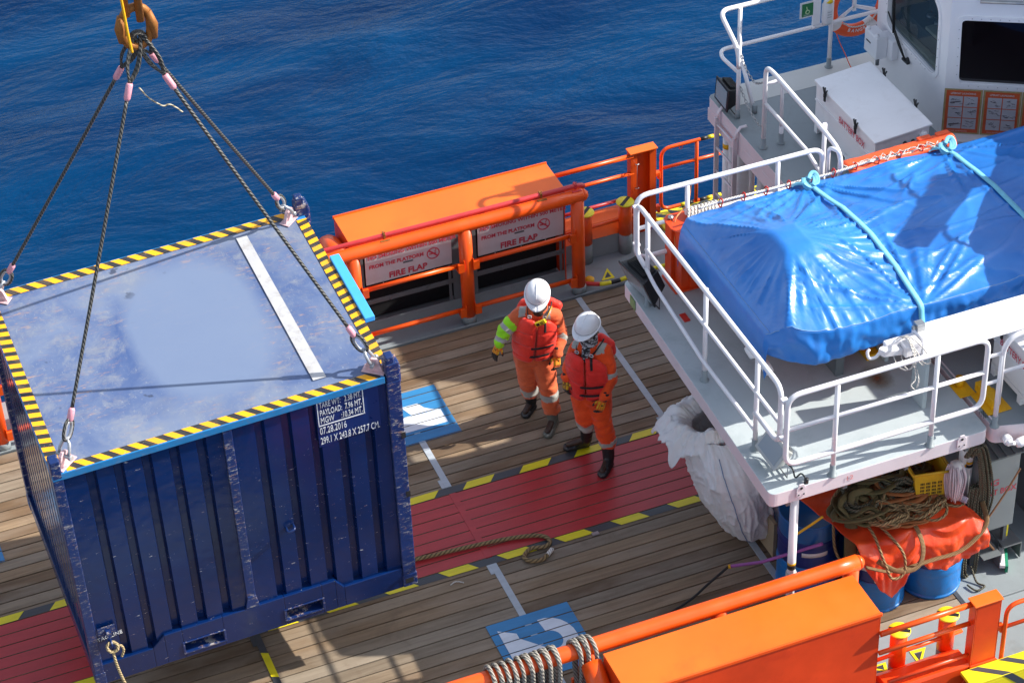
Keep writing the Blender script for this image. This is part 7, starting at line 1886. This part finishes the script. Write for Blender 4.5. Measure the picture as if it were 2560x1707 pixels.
    for s_ in (1, -1):
        def pan(u, v, s_=s_):
            top = z1 - .0 - .10*max(0, u-.42)**1.3*2.2; bot = z0 + .03*u
            th = R(5 + 74*u); z = bot + (top-bot)*v
            e = min(1, 1-abs(2*u-1)**6) * min(1, 1-abs(2*v-1)**8)
            grooves = .010*math.exp(-((v-.36)/.03)**2) + .008*math.exp(-((v-.70)/.03)**2)
            arm = .05*max(0, u-.55)*max(0, v-.45)*4
            th2 = th - arm*1.6
            return vp_(th2*s_, z, .004 + .034*max(0, e)**.5 - grooves)
        b = MB(); b.grid(pan, 30, 36, thick=.03) ; o = b.build('vest_panel', vest, t, fix=True)
        b = MB(); b.grid(lambda u, v, s_=s_: vp_(R(4+64*u)*s_, z0-.035+.075*v, .010+.034*(1-abs(2*v-1)**3)**.5*min(1, 1.0-abs(2*u-1)**8)), 24, 8, thick=.02); b.build('vest_roll', vest, t, fix=True)
    b = MB()
    b.grid(lambda u, v: axis(z0) *0 + (axis(z0+.02+(z1+.02-z0)*v) + l*(.165*(u*2-1)*(1-.15*v)) - f*(.15+.045*(1-(2*u-1)**4)*(1-(2*v-1)**6) + .0)), 16, 20, thick=.04); b.build('vest_back', vest, t, fix=True)
    b = MB(); nk = V['neck']
    for s_ in (1, -1): limb(b, [(nk - f*.13 + l*.07*s_ + up*.01, .046), (nk - f*.12 + l*.17*s_ - up*.035, .050), (ch - f*.14+l*.17*s_ + up*.08, .05)])
    merged(b, 'vest_pillow', [vest], t, .010, 3)
    def band(pts, w_=.013, name='strap', mat=m_strapb):
        b = MB(); P = spline(pts, 6); k0 = len(b.v)
        b.tube(P, w_, 8, flat=1); 
        # flatten against the body
        c0 = axis(ch.z)
        for q in range(len(P)):
            for j in range(8):
                v = Vector(b.v[k0+q*8+j]); d_ = v-P[q]; n_ = Vector((P[q].x-c0.x, P[q].y-c0.y, 0)).normalized(); b.v[k0+q*8+j] = tuple(v - n_*d_.dot(n_)*.72)
        return b.build(name, mat, t)
    for zz, a0, a1 in ((z0+.14, -52, 52), (z0+.025+.015, -40, 40)): band([vp_(R(a), zz+.015*math.sin(R(a*2)), .052) for a in range(a0, a1+1, 8)])
    for s_ in (1, -1):
        band([vp_(R(70)*s_, z0+.10, .05), vp_(R(88)*s_, z0+.09, .052)], .012)
        band([vp_(R(24)*s_, z1-.10, .055), vp_(R(24)*s_, z1-.02, .050), vp_(R(26)*s_, z1+.03, .0), V['neck']+l*.10*s_+f*.09-up*.005, V['neck']+l*.115*s_+up*.022, V['neck']+l*.115*s_-f*.10+up*.02], .013)
        b = MB(); c = vp_(R(25)*s_, z1+.045, .012); b.tube(arc_closed([c+l*.018+up*.014, c-l*.018+up*.014, c-l*.018-up*.014, c+l*.018-up*.014], .006), .004, 6, closed=True); b.build('buckle', m_label, t)
    lt = frame(vp_(R(38), z0-.004, .058), l*math.cos(R(38))-f*math.sin(R(38)), up)
    text_mesh('WORK VEST ONLY', .017, m_strapb, 'vest_lettering', t, lt, .0012, .0006, 'CENTER')
    if radio:
        M_ = frame(vp_(R(12), z1+.02, .035), (l*.75+up*.45), (up*.75-l*.45)); b = MB(); b.box((-.058, -.022, 0), (.058, .022, .034), 0, M_); rd = b.build('radio', m_yellow, t, bevel=.006)
        b = MB(); b.box((-.045, -.014, .0345), (-.012, .014, .0352), 0, M_); 
        for k in range(3): b.box((.0, -.014+.011*k, .0345), (.030, -.008+.011*k, .0352), 0, M_)
        b.build('radio_marks', m_strapb, rd)
        b = MB(); b.tube([M_ @ Vector((.055, .0, .02)), vp_(R(38), z1+.10, .02), V['neck']+l*.13+up*.04], .004, 5); b.build('radio_cord', m_amber, rd)
        fm = V['shL'].lerp(V['elL'], .35); n_ = (Vector((-.35, -.94, .2))).normalized(); fx = frame(fm+n_*.082, n_.cross(up)*-1, up); b = MB(); b.box((-.03, -.018, -.002), (.03, .018, .004), 0, fx); pt = b.build('arm_patch', paint('patch_green', (.10, .16, .10), .7, .2, 60, 0), t); b = MB(); b.box((-.03, -.006, .0045), (.03, .004, .0052), 0, fx); b.build('patch_stripe', m_refl, pt)
    # ---------- helmet
    b = MB(); HB = Matrix.Translation(hp(-.004, 0, .038)) @ HM
    prof = [(.0005, .118), (.035, .1155), (.07, .104), (.098, .080), (.115, .048), (.121, .015), (.122, -.004)]
    k = len(b.v); b.lathe(prof[::-1], (0, 0, 0), 40, 0, HB @ Matrix.Diagonal((1.14, .96, 1, 1)))
    sh_ = b.build('helmet', m_helm, t)
    def rim(u, v):
        a = 2*PI*u; fr = max(0, math.cos(a)); ex = .012 + .052*fr**1.6; dr = -.004 - .014*fr**2
        rx, ry = .122*1.14+ex*v, .122*.96+(.012+.012*fr)*v
        return HB @ Vector((math.cos(a)*rx, math.sin(a)*ry, -.004 + dr*v))
    b = MB(); b.grid(rim, 48, 4, thick=.004); b.build('brim', m_helm, sh_)
    b = MB()
    for yy, h_ in ((0, .008),):
        P = []
        for q in range(15):
            a = R(-62+124*q/14); zz = .118*math.cos(a)**.9; xx = .13*math.sin(a); P.append(HB @ Vector((xx, yy, max(0, math.sqrt(max(0, 1-(xx/.139)**2-(yy/.118)**2))*.116)+h_*.35)))
        b.tube(P, .0085, 8, flat=.8)
    b.build('helmet_ridge', m_helm, sh_)
    for k in (-1, 1): b = MB(); b.box((-.02, .113*k-.006, .004), (.012, .113*k+.006, .02), 0, HB); b.build('helmet_slot', m_helm, sh_, bevel=.003)
    if masked:
        b = MB(); ellipsoid(b, hp(.02, 0, -.035), .098, .088, .085, HM); capsule(b, hp(.0, 0, -.07), .082, V['neck']+up*.02, .085); capsule(b, V['neck']+f*.06, .045, V['neck']+f*.13-up*.10, .022)
        merged(b, 'face_scarf', [m_mask], t, .008, 3, lambda c: .006*(1-2*abs(nz(c.x*20, c.y*20, c.z*34))))
    else:
        b = MB(); capsule(b, V['neck']+up*.015-f*.01, .072, V['neck']+up*.0+f*.03, .068); merged(b, 'neck_cloth', [cloth_mat('dark_brown_balaclava', (.035, .018, .010))], t, .009, 3)
        b = MB(); b.tube([hp(.02, .075, .02), hp(.03, .055, -.075), hp(.045, 0, -.11), hp(.03, -.055, -.075), hp(.02, -.075, .02)], .004, 5); b.build('chin_strap', m_strapb, sh_)
    # ---------- gloves, cuffs, boots
    for k, s_, g in (('R', -1, gloves[0]), ('L', 1, gloves[1])):
        d = V['hd'+k]-V['wr'+k]; pn = V['pn'+k]
        b = MB(); limb(b, [(V['wr'+k]-d.normalized()*.055, .042), (V['wr'+k]+d.normalized()*.005, .038)]); merged(b, 'glove_cuff', [m_strapb], t, .006, 2)
        hand(V['wr'+k], d, pn, V['th'+k], 'glove', t, None, g, .5 if k == 'L' else .9, brown=(brownR and k == 'R'))
        boot(V['an'+k], V['heel'+k], V['toe'+k], V['hem'+k]+(V['an'+k]-V['hem'+k]).normalized()*.02, 'boot', t, boots[0 if k == 'R' else 1])
    return t
B1 = (-0.24, -1.33)
person(B1[:2], 'person in faded orange coveralls with one lime yellow sleeve, arm reaching out, looking down', dict(
    head=(-0.215, -1.361, 1.639), neck=(-0.198, -1.346, 1.443), chest=(-0.232, -1.333, 1.243), hip=(-0.254, -1.325, 0.854),
    shR=(-0.367, -1.283, 1.395), shL=(-0.057, -1.387, 1.35), elR=(-0.537, -1.284, 1.252), wrR=(-0.627, -1.315, 1.116), hdR=(-0.698, -1.331, 0.976),
    elL=(-0.002, -1.397, 1.069), wrL=(-0.094, -1.533, 0.963), hdL=(-0.125, -1.597, 0.823),
    knR=(-0.326, -1.298, 0.541), hemR=(-0.27, -1.191, 0.301), anR=(-0.245, -1.158, 0.135), heelR=(-.21, -1.12, 0), toeR=(-.37, -1.24, 0),
    knL=(-0.175, -1.461, 0.531), hemL=(-0.14, -1.452, 0.231), anL=(-0.136, -1.475, 0.105), heelL=(-.10, -1.445, 0), toeL=(-.28, -1.635, 0),
    pnR=(.2, .2, -1), thR=(.8, -.5, 0), pnL=(-.2, .9, 0), thL=(-.9, -.3, 0)),
    (-.50, -.86), (-.45, -.89), m_cov1, m_vest, (m_boot, m_boot_lit), lime_arm=True,
    refl=(('knL', 'hemL', .18, .48, .14), ('knR', 'hemR', .3, .9, .14), ('elL', 'wrL', -.02, .22, .12)), look_down=30, group='deckhands in orange coveralls', radio=True, gloves=(.25, .55))
B2 = (0.0, -2.05)
person(B2[:2], 'person in bright orange coveralls with a patterned face scarf, both arms hanging', dict(
    head=(0.013, -2.076, 1.657), neck=(0.034, -2.063, 1.439), chest=(0.037, -2.064, 1.219), hip=(0.045, -2.067, 0.802),
    shR=(-0.06, -2.006, 1.401), shL=(0.173, -2.114, 1.364), elR=(-0.127, -1.96, 1.131), wrR=(-0.198, -2.019, 1.053), hdR=(-0.231, -2.06, 0.92),
    elL=(0.198, -2.187, 1.064), wrL=(0.072, -2.311, 0.919), hdL=(-0.01, -2.345, 0.758),
    knR=(-0.034, -2.08, 0.553), hemR=(0.013, -2.012, 0.395), anR=(0.026, -1.964, 0.162), heelR=(.07, -1.90, 0), toeR=(-.19, -1.86, 0),
    knL=(0.106, -2.196, 0.525), hemL=(0.151, -2.212, 0.272), anL=(0.143, -2.252, 0.084), heelL=(.15, -2.27, 0), toeL=(-.02, -2.42, 0),
    pnR=(.9, .2, 0), thR=(-.7, -.5, 0), pnL=(.2, .9, 0), thL=(-.9, -.4, 0)),
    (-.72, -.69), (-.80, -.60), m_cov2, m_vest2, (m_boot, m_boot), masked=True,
    refl=(('knL', 'hemL', .82, 1.02, .14), ('knR', 'hemR', .2, 1.2, .12), ('shL', 'elL', .78, .95, .13)), look_down=14, group='deckhands in orange coveralls', gloves=(.6, .55), brownR=True)
